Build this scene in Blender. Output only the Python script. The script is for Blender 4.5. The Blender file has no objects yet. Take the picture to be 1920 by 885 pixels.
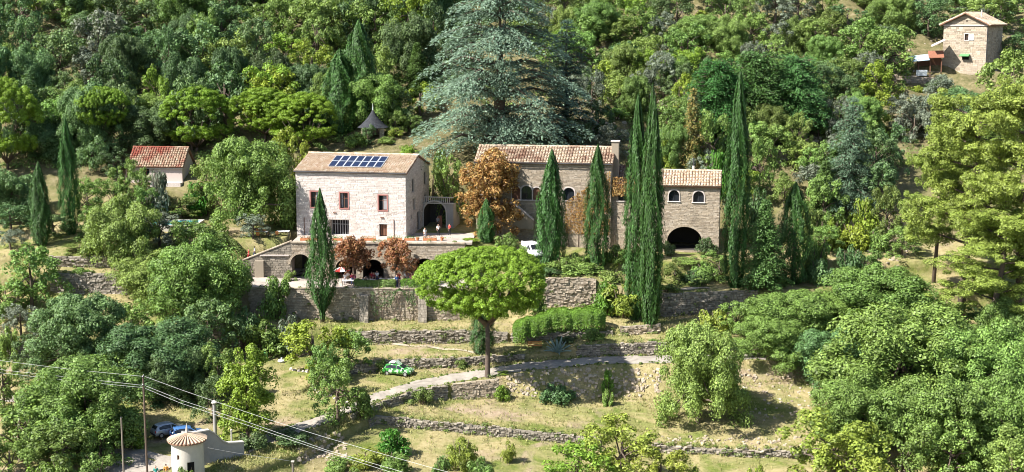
import bpy, bmesh, math, random
import numpy as np
from mathutils import Vector, Matrix

R = math.radians
C = bpy.context.scene.collection
scene = bpy.context.scene

# ------------------------------------------------------------------ camera
F, CAMZ, PITCH = 2600.0, 32.0, R(9.0)
cam_d = bpy.data.cameras.new("camera")
cam_d.sensor_width = 36.0
cam_d.lens = 36.0 * F / 1920.0
cam_d.clip_start, cam_d.clip_end = 1.0, 4000.0
cam = bpy.data.objects.new("camera", cam_d)
C.objects.link(cam)
cam.location = (0, 0, CAMZ)
cam.rotation_euler = (R(90) - PITCH, 0, 0)
scene.camera = cam

# ------------------------------------------------------------------ daylight
SUN_EL, SUN_AZ = R(46.0), R(66.0)      # azimuth: swung to the left of straight behind the camera
sun_dir = Vector((-math.sin(SUN_AZ) * math.cos(SUN_EL), -math.cos(SUN_AZ) * math.cos(SUN_EL), math.sin(SUN_EL)))
sl = bpy.data.lights.new("sun", 'SUN')
sl.energy, sl.angle, sl.color = 5.0, R(0.53), (1.0, 0.965, 0.90)
so = bpy.data.objects.new("sun", sl)
C.objects.link(so)
so.rotation_euler = sun_dir.to_track_quat('Z', 'Y').to_euler()
so.location = (-200, -60, 250)
world = bpy.data.worlds.new("World")
scene.world = world
world.use_nodes = True
wn = world.node_tree
sky = wn.nodes.new("ShaderNodeTexSky")
sky.sky_type = 'NISHITA'
sky.sun_disc = False
sky.sun_elevation = SUN_EL
sky.sun_rotation = math.atan2(sun_dir.x, sun_dir.y)
bg = wn.nodes["Background"]
bg.inputs["Strength"].default_value = 0.074
wn.links.new(sky.outputs[0], bg.inputs["Color"])
vs = scene.view_settings
vs.view_transform, vs.look = 'Standard', 'None'
vs.exposure, vs.gamma = 1.32, 1.0
vs.use_curve_mapping = False
scene.cycles.filter_width = 1.0
scene.cycles.max_bounces = 6
scene.cycles.diffuse_bounces = 3
scene.cycles.transmission_bounces = 3
scene.cycles.glossy_bounces = 2
scene.cycles.sample_clamp_indirect = 4.0

rng = np.random.default_rng(7)
rnd = random.Random(11)

# ------------------------------------------------------------------ names and tags
def tag(o, label=None, cat=None, group=None, kind=None):
    if label: o["label"] = label
    if cat: o["category"] = cat; o["kind"] = 'thing'
    if group: o["group"] = group
    if kind: o["kind"] = kind
    return o

def empty(name, loc=(0, 0, 0), rz=0.0, label=None, cat=None, group=None):
    o = bpy.data.objects.new(name, None)
    o.empty_display_size = 0.2
    C.objects.link(o)
    o.location = loc
    o.rotation_euler = (0, 0, rz)
    return tag(o, label, cat, group)

def link(name, me, mat=None, parent=None, kind=None):
    o = bpy.data.objects.new(name, me)
    C.objects.link(o)
    if mat is not None and len(me.materials) == 0:
        me.materials.append(mat)
    if parent: o.parent = parent
    if kind: o["kind"] = kind
    return o

def mesh_np(name, V, Q, mat=None, smooth=False):
    """mesh from numpy: V (n,3), Q (m,k) all faces with k corners"""
    V = np.asarray(V, dtype=np.float32); Q = np.asarray(Q, dtype=np.int32)
    me = bpy.data.meshes.new(name)
    m, k = Q.shape
    me.vertices.add(len(V)); me.vertices.foreach_set("co", V.ravel())
    me.loops.add(m * k); me.loops.foreach_set("vertex_index", Q.ravel())
    me.polygons.add(m)
    me.polygons.foreach_set("loop_start", np.arange(0, m * k, k, dtype=np.int32))
    me.polygons.foreach_set("loop_total", np.full(m, k, dtype=np.int32))
    me.polygons.foreach_set("use_smooth", np.full(m, bool(smooth)))
    me.update(calc_edges=True)
    if mat is not None: me.materials.append(mat)
    return me

class MB:
    """collects simple shapes, builds one mesh"""
    def __init__(self): self.v, self.f = [], []
    def add(self, vs, fs):
        n = len(self.v); self.v += [tuple(p) for p in vs]; self.f += [tuple(n + i for i in f) for f in fs]; return self
    def box(self, x0, x1, y0, y1, z0, z1):
        return self.add([(x0,y0,z0),(x1,y0,z0),(x1,y1,z0),(x0,y1,z0),(x0,y0,z1),(x1,y0,z1),(x1,y1,z1),(x0,y1,z1)],
                        [(0,3,2,1),(4,5,6,7),(0,1,5,4),(1,2,6,5),(2,3,7,6),(3,0,4,7)])
    def prism(self, poly, axis, a, b):
        """poly of 2D points extruded along axis 'x','y' or 'z'"""
        def P(p, t):
            return (t, p[0], p[1]) if axis == 'x' else (p[0], t, p[1]) if axis == 'y' else (p[0], p[1], t)
        n = len(poly)
        vs = [P(p, a) for p in poly] + [P(p, b) for p in poly]
        fs = [tuple(range(n))[::-1], tuple(range(n, 2 * n))] + [(i, (i + 1) % n, n + (i + 1) % n, n + i) for i in range(n)]
        return self.add(vs, fs)
    def tube(self, pts, rads, n=8, cap=True):
        rings = []
        pts = [Vector(p) for p in pts]
        for i, p in enumerate(pts):
            d = (pts[min(i + 1, len(pts) - 1)] - pts[max(i - 1, 0)])
            if d.length < 1e-6: d = Vector((0, 0, 1))
            d.normalize()
            a = d.cross(Vector((0, 0, 1)) if abs(d.z) < .9 else Vector((1, 0, 0))).normalized(); b = d.cross(a)
            r = rads[i] if hasattr(rads, '__len__') else rads
            rings.append([p + a * (r * math.cos(2 * math.pi * j / n)) + b * (r * math.sin(2 * math.pi * j / n)) for j in range(n)])
        base = len(self.v)
        for rg in rings: self.v += [tuple(q) for q in rg]
        for i in range(len(rings) - 1):
            for j in range(n):
                k = (j + 1) % n
                self.f.append((base + i * n + j, base + i * n + k, base + (i + 1) * n + k, base + (i + 1) * n + j))
        if cap:
            self.f.append(tuple(base + j for j in range(n))[::-1])
            self.f.append(tuple(base + (len(rings) - 1) * n + j for j in range(n)))
        return self
    def lathe(self, prof, n=16, cx=0, cy=0):
        base = len(self.v)
        for r, z in prof:
            for j in range(n):
                a = 2 * math.pi * j / n
                self.v.append((cx + r * math.cos(a), cy + r * math.sin(a), z))
        for i in range(len(prof) - 1):
            for j in range(n):
                k = (j + 1) % n
                self.f.append((base + i*n + j, base + i*n + k, base + (i+1)*n + k, base + (i+1)*n + j))
        self.f.append(tuple(base + j for j in range(n))[::-1]); self.f.append(tuple(base + (len(prof)-1)*n + j for j in range(n)))
        return self
    def mesh(self, name, mat=None, smooth=False, fix=True):
        me = bpy.data.meshes.new(name)
        me.from_pydata(self.v, [], self.f)
        if fix:
            bm = bmesh.new(); bm.from_mesh(me); bmesh.ops.recalc_face_normals(bm, faces=bm.faces); bm.to_mesh(me); bm.free()
        if smooth:
            for p in me.polygons: p.use_smooth = True
        me.update()
        if mat: me.materials.append(mat)
        return me
    def build(self, name, mat, parent=None, kind=None, smooth=False, bevel=0.0):
        me = self.mesh(name, mat, smooth)
        if bevel:
            bm = bmesh.new(); bm.from_mesh(me)
            bmesh.ops.bevel(bm, geom=[e for e in bm.edges if len(e.link_faces) == 2 and e.calc_face_angle(0) > .5], offset=bevel, segments=2, affect='EDGES', profile=.5)
            bm.to_mesh(me); bm.free()
        return link(name, me, None, parent, kind)

# ------------------------------------------------------------------ materials
def new_mat(name):
    m = bpy.data.materials.new(name); m.use_nodes = True
    nt = m.node_tree; b = nt.nodes["Principled BSDF"]
    b.inputs["Specular IOR Level"].default_value = 0.25
    return m, nt, b

def ramp(nt, stops, fac=None):
    r = nt.nodes.new("ShaderNodeValToRGB")
    e = r.color_ramp.elements
    while len(e) < len(stops): e.new(0.5)
    for i, (p, c) in enumerate(stops): e[i].position = p; e[i].color = (*c, 1)
    if fac is not None: nt.links.new(fac, r.inputs[0])
    return r

def mixc(nt, fac, a, b, mode='MIX'):
    m = nt.nodes.new("ShaderNodeMix"); m.data_type = 'RGBA'; m.blend_type = mode
    for sock, v in ((m.inputs[0], fac), (m.inputs[6], a), (m.inputs[7], b)):
        if isinstance(v, (int, float)): sock.default_value = v
        elif isinstance(v, tuple): sock.default_value = (*v, 1)
        else: nt.links.new(v, sock)
    return m.outputs[2]

def noise(nt, scale, detail=4, rough=.55, coord=None, dist=0.0):
    n = nt.nodes.new("ShaderNodeTexNoise")
    n.inputs["Scale"].default_value = scale; n.inputs["Detail"].default_value = detail
    n.inputs["Roughness"].default_value = rough; n.inputs["Distortion"].default_value = dist
    if coord is not None: nt.links.new(coord, n.inputs["Vector"])
    return n.outputs["Fac"]

def mrange(nt, v, a, b, c=0.0, d=1.0):
    m = nt.nodes.new("ShaderNodeMapRange"); nt.links.new(v, m.inputs[0])
    for i, x in enumerate((a, b, c, d)): m.inputs[i + 1].default_value = x
    return m.outputs[0]

def geo(nt, out): 
    return nt.nodes.new("ShaderNodeNewGeometry").outputs[out]

def mat_plain(name, col, rough=.7, metal=0.0, var=.12, scale=3.0, spec=.3):
    m, nt, b = new_mat(name)
    n = noise(nt, scale, 5, .6, geo(nt, "Position"))
    c = mixc(nt, n, tuple(x * (1 - var) for x in col), tuple(min(1, x * (1 + var)) for x in col))
    nt.links.new(c, b.inputs["Base Color"])
    b.inputs["Roughness"].default_value = rough; b.inputs["Metallic"].default_value = metal
    b.inputs["Specular IOR Level"].default_value = spec
    return m

def mat_leaf(name, cols, objvar=.22, trans=.25, rough=.5, spec=.3, hue=.02):
    m, nt, b = new_mat(name)
    isl = geo(nt, "Random Per Island")
    r = ramp(nt, [(i / (len(cols) - 1), c) for i, c in enumerate(cols)], isl)
    oi = nt.nodes.new("ShaderNodeObjectInfo")
    hs = nt.nodes.new("ShaderNodeHueSaturation")
    nt.links.new(r.outputs[0], hs.inputs["Color"])
    nt.links.new(mrange(nt, oi.outputs["Random"], 0, 1, 1 - objvar, 1 + objvar), hs.inputs["Value"])
    mul = nt.nodes.new("ShaderNodeMath"); mul.operation = 'MULTIPLY'; mul.inputs[1].default_value = 7.31
    nt.links.new(oi.outputs["Random"], mul.inputs[0])
    fr = nt.nodes.new("ShaderNodeMath"); fr.operation = 'FRACT'; nt.links.new(mul.outputs[0], fr.inputs[0])
    nt.links.new(mrange(nt, fr.outputs[0], 0, 1, .5 - hue, .5 + hue), hs.inputs["Hue"])
    tc = nt.nodes.new("ShaderNodeTexCoord")
    spray = mrange(nt, noise(nt, .75, 3, .6, tc.outputs["Object"]), .3, .7, .72, 1.28)     # sprays of older and younger leaves
    hs_out = mixc(nt, 1.0, hs.outputs[0], spray, 'MULTIPLY')
    nt.links.new(hs_out, b.inputs["Base Color"])
    b.inputs["Roughness"].default_value = rough; b.inputs["Specular IOR Level"].default_value = spec
    t = nt.nodes.new("ShaderNodeBsdfTranslucent")
    nt.links.new(mixc(nt, 1.0, hs_out, (1.0, 1.0, .55), 'MULTIPLY'), t.inputs[0])
    mx = nt.nodes.new("ShaderNodeMixShader"); mx.inputs[0].default_value = trans
    nt.links.new(b.outputs[0], mx.inputs[1]); nt.links.new(t.outputs[0], mx.inputs[2])
    nt.links.new(mx.outputs[0], nt.nodes["Material Output"].inputs[0])
    return m

def mat_island(name, cols, rough=.85, grain=6.0, amt=.25, spec=.2, patch=None):
    """random colour per separate piece (stone, tile), plus fine grain and large stains"""
    m, nt, b = new_mat(name)
    r = ramp(nt, [(i / (len(cols) - 1), c) for i, c in enumerate(cols)], geo(nt, "Random Per Island"))
    p = geo(nt, "Position")
    g = mrange(nt, noise(nt, grain, 5, .65, p), .25, .75, 1 - amt, 1 + amt)
    c = mixc(nt, 1.0, r.outputs[0], g, 'MULTIPLY')
    if patch:
        col, sc, lo, hi = patch
        c = mixc(nt, mrange(nt, noise(nt, sc, 6, .65, p), lo, hi), c, col)
    nt.links.new(c, b.inputs["Base Color"])
    b.inputs["Roughness"].default_value = rough; b.inputs["Specular IOR Level"].default_value = spec
    return m

M = {}
M['stone_pale'] = mat_island('limewashed_stone', [(0.442,0.383,0.349),(0.589,0.531,0.488),(0.515,0.451,0.419),(0.652,0.595,0.547)], amt=.2, patch=((0.420,0.340,0.290), .45, .54, .8))
M['mortar_pale'] = mat_plain('lime_mortar', (0.436,0.386,0.347), .9)
M['stone_tan'] = mat_island('tan_stone', [(0.265,0.213,0.158),(0.424,0.348,0.260),(0.339,0.281,0.219),(0.466,0.395,0.311)], patch=((0.201,0.161,0.117), .5, .54, .8))
M['mortar_tan'] = mat_plain('tan_mortar', (.30,.25,.19), .9)
M['stone_grey'] = mat_island('grey_dry_stone', [(.16,.14,.115),(.32,.28,.225),(.24,.205,.165),(.40,.35,.285)], patch=((.11,.10,.07), .6, .52, .78))
M['mortar_grey'] = mat_plain('wall_core', (.25,.22,.175), .95)
M['tile'] = mat_island('clay_canal_tile', [(0.391,0.270,0.177),(0.511,0.414,0.309),(0.451,0.334,0.233),(0.561,0.486,0.392)], patch=((0.340,0.181,0.103), .35, .6, .75))
M['tile_brown'] = mat_island('weathered_canal_tile', [(0.365,0.278,0.201),(0.487,0.395,0.287),(0.331,0.242,0.174),(0.540,0.457,0.357)], patch=((0.191,0.108,0.073), .30, .5, .66))
M['tile_red'] = mat_island('red_canal_tile', [(0.270,0.180,0.120),(0.342,0.260,0.180),(0.243,0.130,0.085),(0.378,0.300,0.220)], patch=((0.216,0.060,0.040), .22, .5, .6))
M['tile_under'] = mat_plain('tile_channel', (.22,.12,.08), .9)
M['plaster'] = mat_plain('pale_plaster', (0.464,0.432,0.384), .9, var=.15, scale=1.5)
M['plaster_pink'] = mat_plain('pinkish_plaster', (0.480,0.400,0.360), .9, var=.08)
M['render_grey'] = mat_plain('grey_render', (0.320,0.304,0.288), .9, var=.2, scale=1.2)
M['pink_trim'] = mat_plain('rose_painted_trim', (.36,.16,.14), .7, var=.1)
M['vault_shade'] = mat_plain('painted_vault_shade', (.06,.052,.045), .95)  # near-black colour standing in for the deep shade inside the arches
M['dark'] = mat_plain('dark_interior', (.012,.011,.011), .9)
M['glass'] = mat_plain('window_glass', (.02,.024,.03), .08, spec=.6)
M['curtain'] = mat_plain('grey_curtain', (.30,.31,.32), .9)
M['wood'] = mat_plain('brown_wood', (.16,.075,.045), .7, var=.25)
M['wood_grey'] = mat_plain('weathered_pole_wood', (.20,.17,.14), .85, var=.25)
M['iron'] = mat_plain('dark_iron', (.04,.04,.045), .5)
M['white'] = mat_plain('white_paint', (.78,.78,.78), .5, var=.04)
M['green_paint'] = mat_plain('green_paint', (.12,.34,.12), .6)
M['blue_tarp'] = mat_plain('pale_blue_sheet', (.42,.55,.62), .5)
M['rust'] = mat_plain('rusty_sheet', (.24,.10,.06), .8, var=.35)
M['slate'] = mat_island('slate_shingle', [(0.025,0.028,0.035),(0.052,0.056,0.063),(0.035,0.035,0.042)], amt=.2)
M['terracotta'] = mat_plain('terracotta', (.45,.18,.08), .8)
M['panel'] = mat_plain('solar_cell', (.012,.020,.050), .4, spec=.2, var=.3, scale=1.0)
M['alu'] = mat_plain('aluminium', (.62,.64,.66), .4, metal=.3)
M['wire'] = mat_plain('pale_cable', (0.440,0.440,0.432), .5, var=.03)
M['bark'] = mat_plain('grey_brown_bark', (.115,.085,.065), .95, var=.4, scale=5)
M['bark_pine'] = mat_plain('pine_bark', (.105,.078,.062), .95, var=.4, scale=4)
M['rubber'] = mat_plain('tyre_rubber', (.02,.02,.02), .85)
M['rim'] = mat_plain('wheel_rim', (.45,.45,.46), .35, metal=.5)
M['red_light'] = mat_plain('red_lens', (.4,.02,.02), .3)
M['clear_lens'] = mat_plain('clear_lens', (.65,.66,.66), .15)
M['silver'] = mat_plain('silver_paint', (.40,.44,.50), .3, metal=.4, var=.03, spec=.5)
M['blue_car'] = mat_plain('blue_paint', (.05,.13,.30), .25, var=.03, spec=.6)
M['orange'] = mat_plain('orange_wood', (.50,.20,.06), .6)
M['skin'] = mat_plain('skin', (.50,.30,.21), .6, var=.05)
M['hair'] = mat_plain('dark_hair', (.035,.024,.018), .7)
M['hair_grey'] = mat_plain('grey_hair', (.32,.30,.28), .8)
for n, c in dict(white=(.75,.75,.75), red=(.45,.04,.04), navy=(.03,.05,.13), black=(.02,.02,.022), blue=(.06,.16,.42), pink=(.5,.12,.22),
                 teal=(.03,.25,.22), grey=(.3,.3,.32), khaki=(.32,.27,.18), lilac=(.45,.40,.55), wine=(.2,.02,.04), orange=(.55,.25,.05), cream=(.6,.52,.4)).items():
    M['cloth_' + n] = mat_plain(n + '_cloth', c, .9, var=.06)

# leaves (real leaf reflectance)
def ramp4(c, lo=.5, hi=1.5):
    return [tuple(x * k for x in c) for k in (lo, .92, 1.08, hi)]
def leafm(key, name, c, lo=.5, hi=1.5, **kw): M[key] = mat_leaf(name, ramp4(c, lo, hi), **kw)
leafm('oak_dark', 'evergreen_oak_leaf', (.105,.174,.062), objvar=.3)
leafm('oak_mid', 'oak_leaf', (.168,.252,.060), objvar=.28)
leafm('lush', 'lush_leaf', (.165,.255,.058), objvar=.18, hue=.009)
leafm('lime', 'lime_leaf', (.195,.275,.034), objvar=.2)
leafm('yellow', 'yellow_green_leaf', (.225,.285,.046), objvar=.12)
leafm('grey_olive', 'olive_leaf', (.175,.205,.145), objvar=.15)
leafm('stone_pine', 'stone_pine_needles', (.190,.300,.030), .5, 1.45, objvar=.06, trans=.32, hue=.006)
leafm('cypress', 'cypress_leaf', (.044,.110,.021), .5, 1.45, objvar=.12, trans=.15, hue=.008)
leafm('cedar', 'blue_cedar_needles', (.158,.235,.162), .45, 1.5, objvar=.05, hue=.005, trans=.25)
leafm('cedar_dark', 'dark_cedar_needles', (.070,.125,.098), objvar=.1)
leafm('conifer', 'bright_conifer_leaf', (.078,.180,.046), objvar=.1)
leafm('cedar_green', 'green_cedar_needles', (.125,.205,.125), .5, 1.4, objvar=.05)
leafm('conifer_olive', 'olive_conifer_leaf', (.105,.175,.045), objvar=.1)
leafm('aleppo', 'aleppo_pine_needles', (.245,.305,.060), .5, 1.4, objvar=.1, hue=.01, trans=.3)
M['rust_leaf'] = mat_leaf('rust_chestnut_leaf', [(.11,.05,.018),(.32,.15,.045),(.41,.24,.08),(.47,.33,.13)], objvar=.06, hue=.006)
M['red_leaf'] = mat_leaf('red_brown_leaf', [(.12,.045,.022),(.27,.105,.05),(.33,.15,.07),(.25,.17,.07)], objvar=.06, hue=.006)
M['spruce_rust'] = mat_leaf('browning_spruce_needles', [(.06,.09,.025),(.15,.16,.045),(.25,.19,.055),(.30,.20,.07)], objvar=.06)
leafm('hedge', 'hedge_leaf', (.095,.215,.026), .65, 1.3, objvar=.08)
M['agave'] = mat_leaf('agave_leaf', [(.14,.21,.20),(.21,.29,.27),(.28,.36,.32)], objvar=.05, trans=.05)
M['straw'] = mat_leaf('dry_weeds', [(.17,.20,.05),(.32,.29,.12),(.42,.36,.17),(.14,.20,.04)], objvar=.05)

# ------------------------------------------------------------------ picture ray helpers
cP, sP = math.cos(PITCH), math.sin(PITCH)
def ray(px, py):
    u, v = (px - 960) / F, (442.5 - py) / F
    return u, cP + v * sP, -sP + v * cP
def at(px, py, Y):
    u, dy, dz = ray(px, py); s = Y / dy
    return Vector((u * s, Y, CAMZ + dz * s))
def xat(px, Y, z):
    return (px - 960) / F * (Y * cP + (CAMZ - z) * sP)

# ------------------------------------------------------------------ terrain (profiles of terraces, interpolated sideways)
def tab(rows): return np.array(rows, dtype=float)
A = tab([(-900,135,-17.5,-17.2),(0,135,-17.4,-17.2),(330,133,-17.3,-17.1),(450,144,-17.2,-16.6),(560,150,-17.6,-16.4),(700,160.3,-16.1,-15.1),(850,159.5,-16.9,-15.9),(960,159,-17.4,-16.4),(1100,158,-18.0,-17.1),(1250,157,-18.5,-17.7),(1400,156,-18.7,-17.9),(1600,155,-18.9,-18),(2820,155,-19,-18)])
B = tab([(-900,164,-15,-14.4),(0,160,-15,-14.4),(150,151,-16,-15.7),(330,143.5,-16.3,-16.2),(450,147,-16.1,-15.9),(560,153.5,-15.9,-15.4),(650,158.2,-15.1,-14.6),(700,162.2,-14.9,-14.3),(770,166,-15.0,-13.8),(850,168.3,-15.3,-13.4),(960,168.9,-15.4,-12.8),(1100,168.4,-15.5,-12.1),(1250,168.6,-15.4,-11.9),(1400,172,-14.4,-12),(1600,174,-14,-12.1),(2820,175,-14,-12)])
BW = tab([(-900,.3,0,0),(850,.3,0,0),(930,1.4,0,0),(1000,3.0,0,0),(1100,3.8,0,0),(1250,4.0,0,0),(1400,2.5,0,0),(1600,1,0,0),(2820,1,0,0)])
CC = tab([(-900,174,-13.6,-13.4),(0,172,-13.5,-13.3),(200,168,-13.8,-13.6),(330,160,-14.6,-14.4),(450,163,-14.2,-14.0),(560,166,-14.0,-13.6),(650,174,-13.6,-12.6),(740,176,-13.5,-12.2),(850,176.2,-13.3,-12.1),(960,177.2,-12.7,-11.9),(1050,177.4,-12.2,-11.6),(1090,176.9,-12.0,-10.5),(1230,177.2,-11.85,-10.2),(1400,179,-12,-10.6),(1600,180,-12,-11),(2820,180,-12,-11)])
D = tab([(-900,180,-12.8,-11.2),(0,180,-12.8,-11.2),(200,181,-12.8,-11),(330,183,-12.5,-9.2),(450,183,-12.2,-8.8),(540,183.5,-12.3,-9.6),(650,184,-12.0,-10.3),(850,184,-11.9,-10.2),(960,183.4,-11.7,-10.3),(1100,182.3,-10.7,-10.0),(1180,182.5,-10.4,-9.7),(1250,182.5,-10.1,-9.3),(1400,185,-10,-9),(1600,186,-10.4,-9.4),(2820,186,-10.4,-9.4)])
E = tab([(-900,191,-6.1,-3.5),(0,191,-6.1,-3.5),(200,191,-6.3,-3.5),(330,191,-7,-4.5),(450,190.3,-8.6,-5.4),(480,190,-9.4,-5.5),(560,190,-9.9,-5.6),(850,189.4,-10,-5.6),(960,189.4,-9.3,-5),(1030,190,-8,-4),(1110,190,-8,-4),(1180,189,-8.6,-5.5),(1250,188,-9.1,-5.8),(1400,190,-8.4,-5.8),(1600,192,-8.5,-6),(2820,192,-8.5,-6)])
FF = tab([(-900,195,-3.4,-1.8),(0,195,-3.4,-1.8),(200,195,-3.4,-1.8),(330,197,-4.3,-0.9),(430,199.6,-5,-0.3),(541,200.2,-5.6,-0.1),(547,206.6,-5.6,-0.1),(868,205.6,-5.6,-0.2),(875,199.2,-5.6,-0.2),(960,198,-4.8,-1.5),(1030,197,-3.9,-3.0),(1110,197,-3.9,-3.2),(1250,197,-5.2,-3.3),(1400,199,-5.4,-3.2),(1600,200,-5.6,-3.6),(2820,200,-5.6,-3.6)])
G = tab([(-900,214,1.2,2.4),(0,214,1.2,2.4),(200,215,1.8,3.0),(330,217,1.5,4.6),(450,216,0.6,5),(560,217,0.3,6),(850,219.5,0.3,7),(960,219.5,-1,7.5),(1250,218,-2,6),(1360,216,-2.4,3),(1500,214,-2.2,1.2),(1600,211,-1.6,1),(2820,210,-1,1.5)])
HL = tab([(-900,228,8,0),(0,228,8,0),(330,230,9,0),(560,228,10,0),(850,227,10.3,0),(960,226,10.8,0),(1250,227,10,0),(1360,227,9.2,0),(1500,228,8.6,0),(2820,228,8.5,0)])

def nodes(s):
    """arrays (k, len(s)) of y and z for terrain columns s"""
    s = np.atleast_1d(np.asarray(s, dtype=float))
    one = np.ones_like(s)
    ip = lambda t, c: np.interp(s, t[:, 0], t[:, c])
    Y, Z, nm = [], [], []
    def put(n, y, z): nm.append(n); Y.append(y); Z.append(z)
    put('v0', 5 * one, -36 * one); put('v1', 30 * one, -35 * one); put('v2', 70 * one, -30 * one); put('v3', 115 * one, -22 * one)
    put('A0', ip(A,1), ip(A,2)); put('A1', ip(A,1) + .3, ip(A,3))
    bt = ip(B,1) + ip(BW,1)
    put('B0', ip(B,1), ip(B,2)); put('B1', bt, ip(B,3))
    put('R0', bt + .5, ip(B,3) + .02); put('R1', bt + 4.4, ip(B,3) + .06)
    cy = np.maximum(ip(CC,1), bt + 4.6)
    put('C0', cy, ip(CC,2)); put('C1', cy + .3, ip(CC,3))
    put('D0', ip(D,1), ip(D,2)); put('D1', ip(D,1) + .3, ip(D,3))
    put('E0', ip(E,1), ip(E,2)); put('E1', ip(E,1) + .3, ip(E,3))
    put('F0', ip(FF,1), ip(FF,2)); put('F1', ip(FF,1) + .3, ip(FF,3))
    put('G0', ip(G,1), ip(G,2)); put('G1', ip(G,1) + .5, ip(G,3))
    put('H1', ip(HL,1), ip(HL,2))
    for y, z in ((245,15),(264,22.3),(300,38),(400,78),(600,120),(1500,165)): put('h%d' % y, y * one, z * one)
    return nm, np.array(Y), np.array(Z)
NM = nodes([0])[0]
def bump(x, y):
    w = np.clip((y - 222) / 20, 0, 1)
    big = .55 * np.sin(x * .31 + y * .17) + .5 * np.sin(x * .13 - y * .29 + 1.3) + .35 * np.sin(x * .71 + y * .53 + .4)
    terr = .45 * np.sin(y * 1.15 + np.sin(x * .12) * 2)
    small = .05 * np.sin(x * 1.7 + y * .6) + .05 * np.sin(x * .6 - y * 1.9 + 2)
    v = np.clip((y - 125) / 15, 0, 1)
    return w * (big + terr) + small * v
KX = 1.02 / F
def H(x, y):
    """ground height at one point"""
    s = x / max(y, 70) / KX + 960
    _, Y, Z = nodes([s])
    return float(np.interp(y, Y[:, 0], Z[:, 0]) + bump(x, y))
def wall_point(s, k):
    nm, Y, Z = nodes([s]); i = nm.index(k)
    y = Y[i, 0]; x = (s - 960) * KX * max(y, 70)
    return Vector((x, y, Z[i, 0]))
def ground(px, py, y0=120.0, y1=420.0):
    """where the sight line through a picture point meets the ground"""
    u, dy, dz = ray(px, py); prev = y0
    y = y0
    while y < y1:
        s = y / dy
        if CAMZ + dz * s <= H(u * s, y):
            lo, hi = prev, y
            for _ in range(14):
                m = .5 * (lo + hi); s = m / dy
                if CAMZ + dz * s <= H(u * s, m): hi = m
                else: lo = m
            s = hi / dy; return Vector((u * s, hi, H(u * s, hi)))
        prev = y; y += .5
    s = y1 / dy
    return Vector((u * s, y1, H(u * s, y1)))

s_grid = np.concatenate([np.arange(-900, -60, 60), np.arange(-60, 1980, 7), np.arange(1980, 2821, 60)]).astype(float)
_, NY, NZ = nodes(s_grid)
seg = []
for k in range(len(NM) - 1):
    L = float(np.max(NY[k + 1] - NY[k]))
    n = 2 if L < .8 else int(min(max(math.ceil(L / (1.0 if NY[k].max() > 120 and NY[k].max() < 300 else 8.0)), 2), 40))
    seg.append(n)
rowsY, rowsZ, rowk = [], [], []
for k, n in enumerate(seg):
    for i in range(n):
        t = i / n
        rowsY.append(NY[k] * (1 - t) + NY[k + 1] * t); rowsZ.append(NZ[k] * (1 - t) + NZ[k + 1] * t); rowk.append(k + t)
rowsY.append(NY[-1]); rowsZ.append(NZ[-1]); rowk.append(len(NM) - 1)
GY, GZ = np.array(rowsY), np.array(rowsZ)
GX = (s_grid[None, :] - 960) * KX * np.maximum(GY, 70)
GZ = GZ + bump(GX, GY)
rowk = np.array(rowk)
def grid_mesh(name, i0, i1, j0, j1, lift, mat):
    X_, Y_, Z_ = GX[i0:i1, j0:j1], GY[i0:i1, j0:j1], GZ[i0:i1, j0:j1] + lift
    nr, nc = X_.shape
    V = np.stack([X_, Y_, Z_], -1).reshape(-1, 3)
    a = (np.arange(nr - 1)[:, None] * nc + np.arange(nc - 1)[None, :]).ravel()
    Q = np.stack([a, a + 1, a + nc + 1, a + nc], 1)
    return mesh_np(name, V, Q, mat, smooth=True)

def mat_ground():
    m, nt, b = new_mat('dry_meadow_ground')
    p = geo(nt, "Position")
    sep = nt.nodes.new("ShaderNodeSeparateXYZ"); nt.links.new(p, sep.inputs[0])
    fine = noise(nt, 1.6, 8, .7, p)
    straw = ramp(nt, [(.25,(0.192,0.160,0.068)),(.5,(0.320,0.268,0.132)),(.75,(0.416,0.348,0.196))], fine).outputs[0]
    green = ramp(nt, [(.3,(0.080,0.120,0.024)),(.7,(0.208,0.224,0.060))], noise(nt, 2.4, 6, .7, p)).outputs[0]
    patch = mrange(nt, noise(nt, .16, 6, .62, p, .6), .43, .62)
    c = mixc(nt, patch, straw, green)
    earth = ramp(nt, [(.3,(0.240,0.172,0.112)),(.7,(0.416,0.328,0.232))], noise(nt, 1.1, 8, .7, p)).outputs[0]
    em = mrange(nt, noise(nt, .11, 6, .6, p, .8), .56, .68)
    c = mixc(nt, em, c, earth)
    scrub = ramp(nt, [(.3,(0.072,0.076,0.028)),(.55,(0.176,0.152,0.076)),(.8,(0.336,0.264,0.184))], noise(nt, .9, 8, .7, p)).outputs[0]
    hm = mrange(nt, sep.outputs[1], 206, 224)
    c = mixc(nt, hm, c, scrub)
    nt.links.new(c, b.inputs["Base Color"])
    b.inputs["Roughness"].default_value = .95; b.inputs["Specular IOR Level"].default_value = .1
    bp = nt.nodes.new("ShaderNodeBump"); bp.inputs["Strength"].default_value = .9; bp.inputs["Distance"].default_value = .25
    nt.links.new(noise(nt, 3.5, 8, .75, p), bp.inputs["Height"]); nt.links.new(bp.outputs[0], b.inputs["Normal"])
    return m
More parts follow.
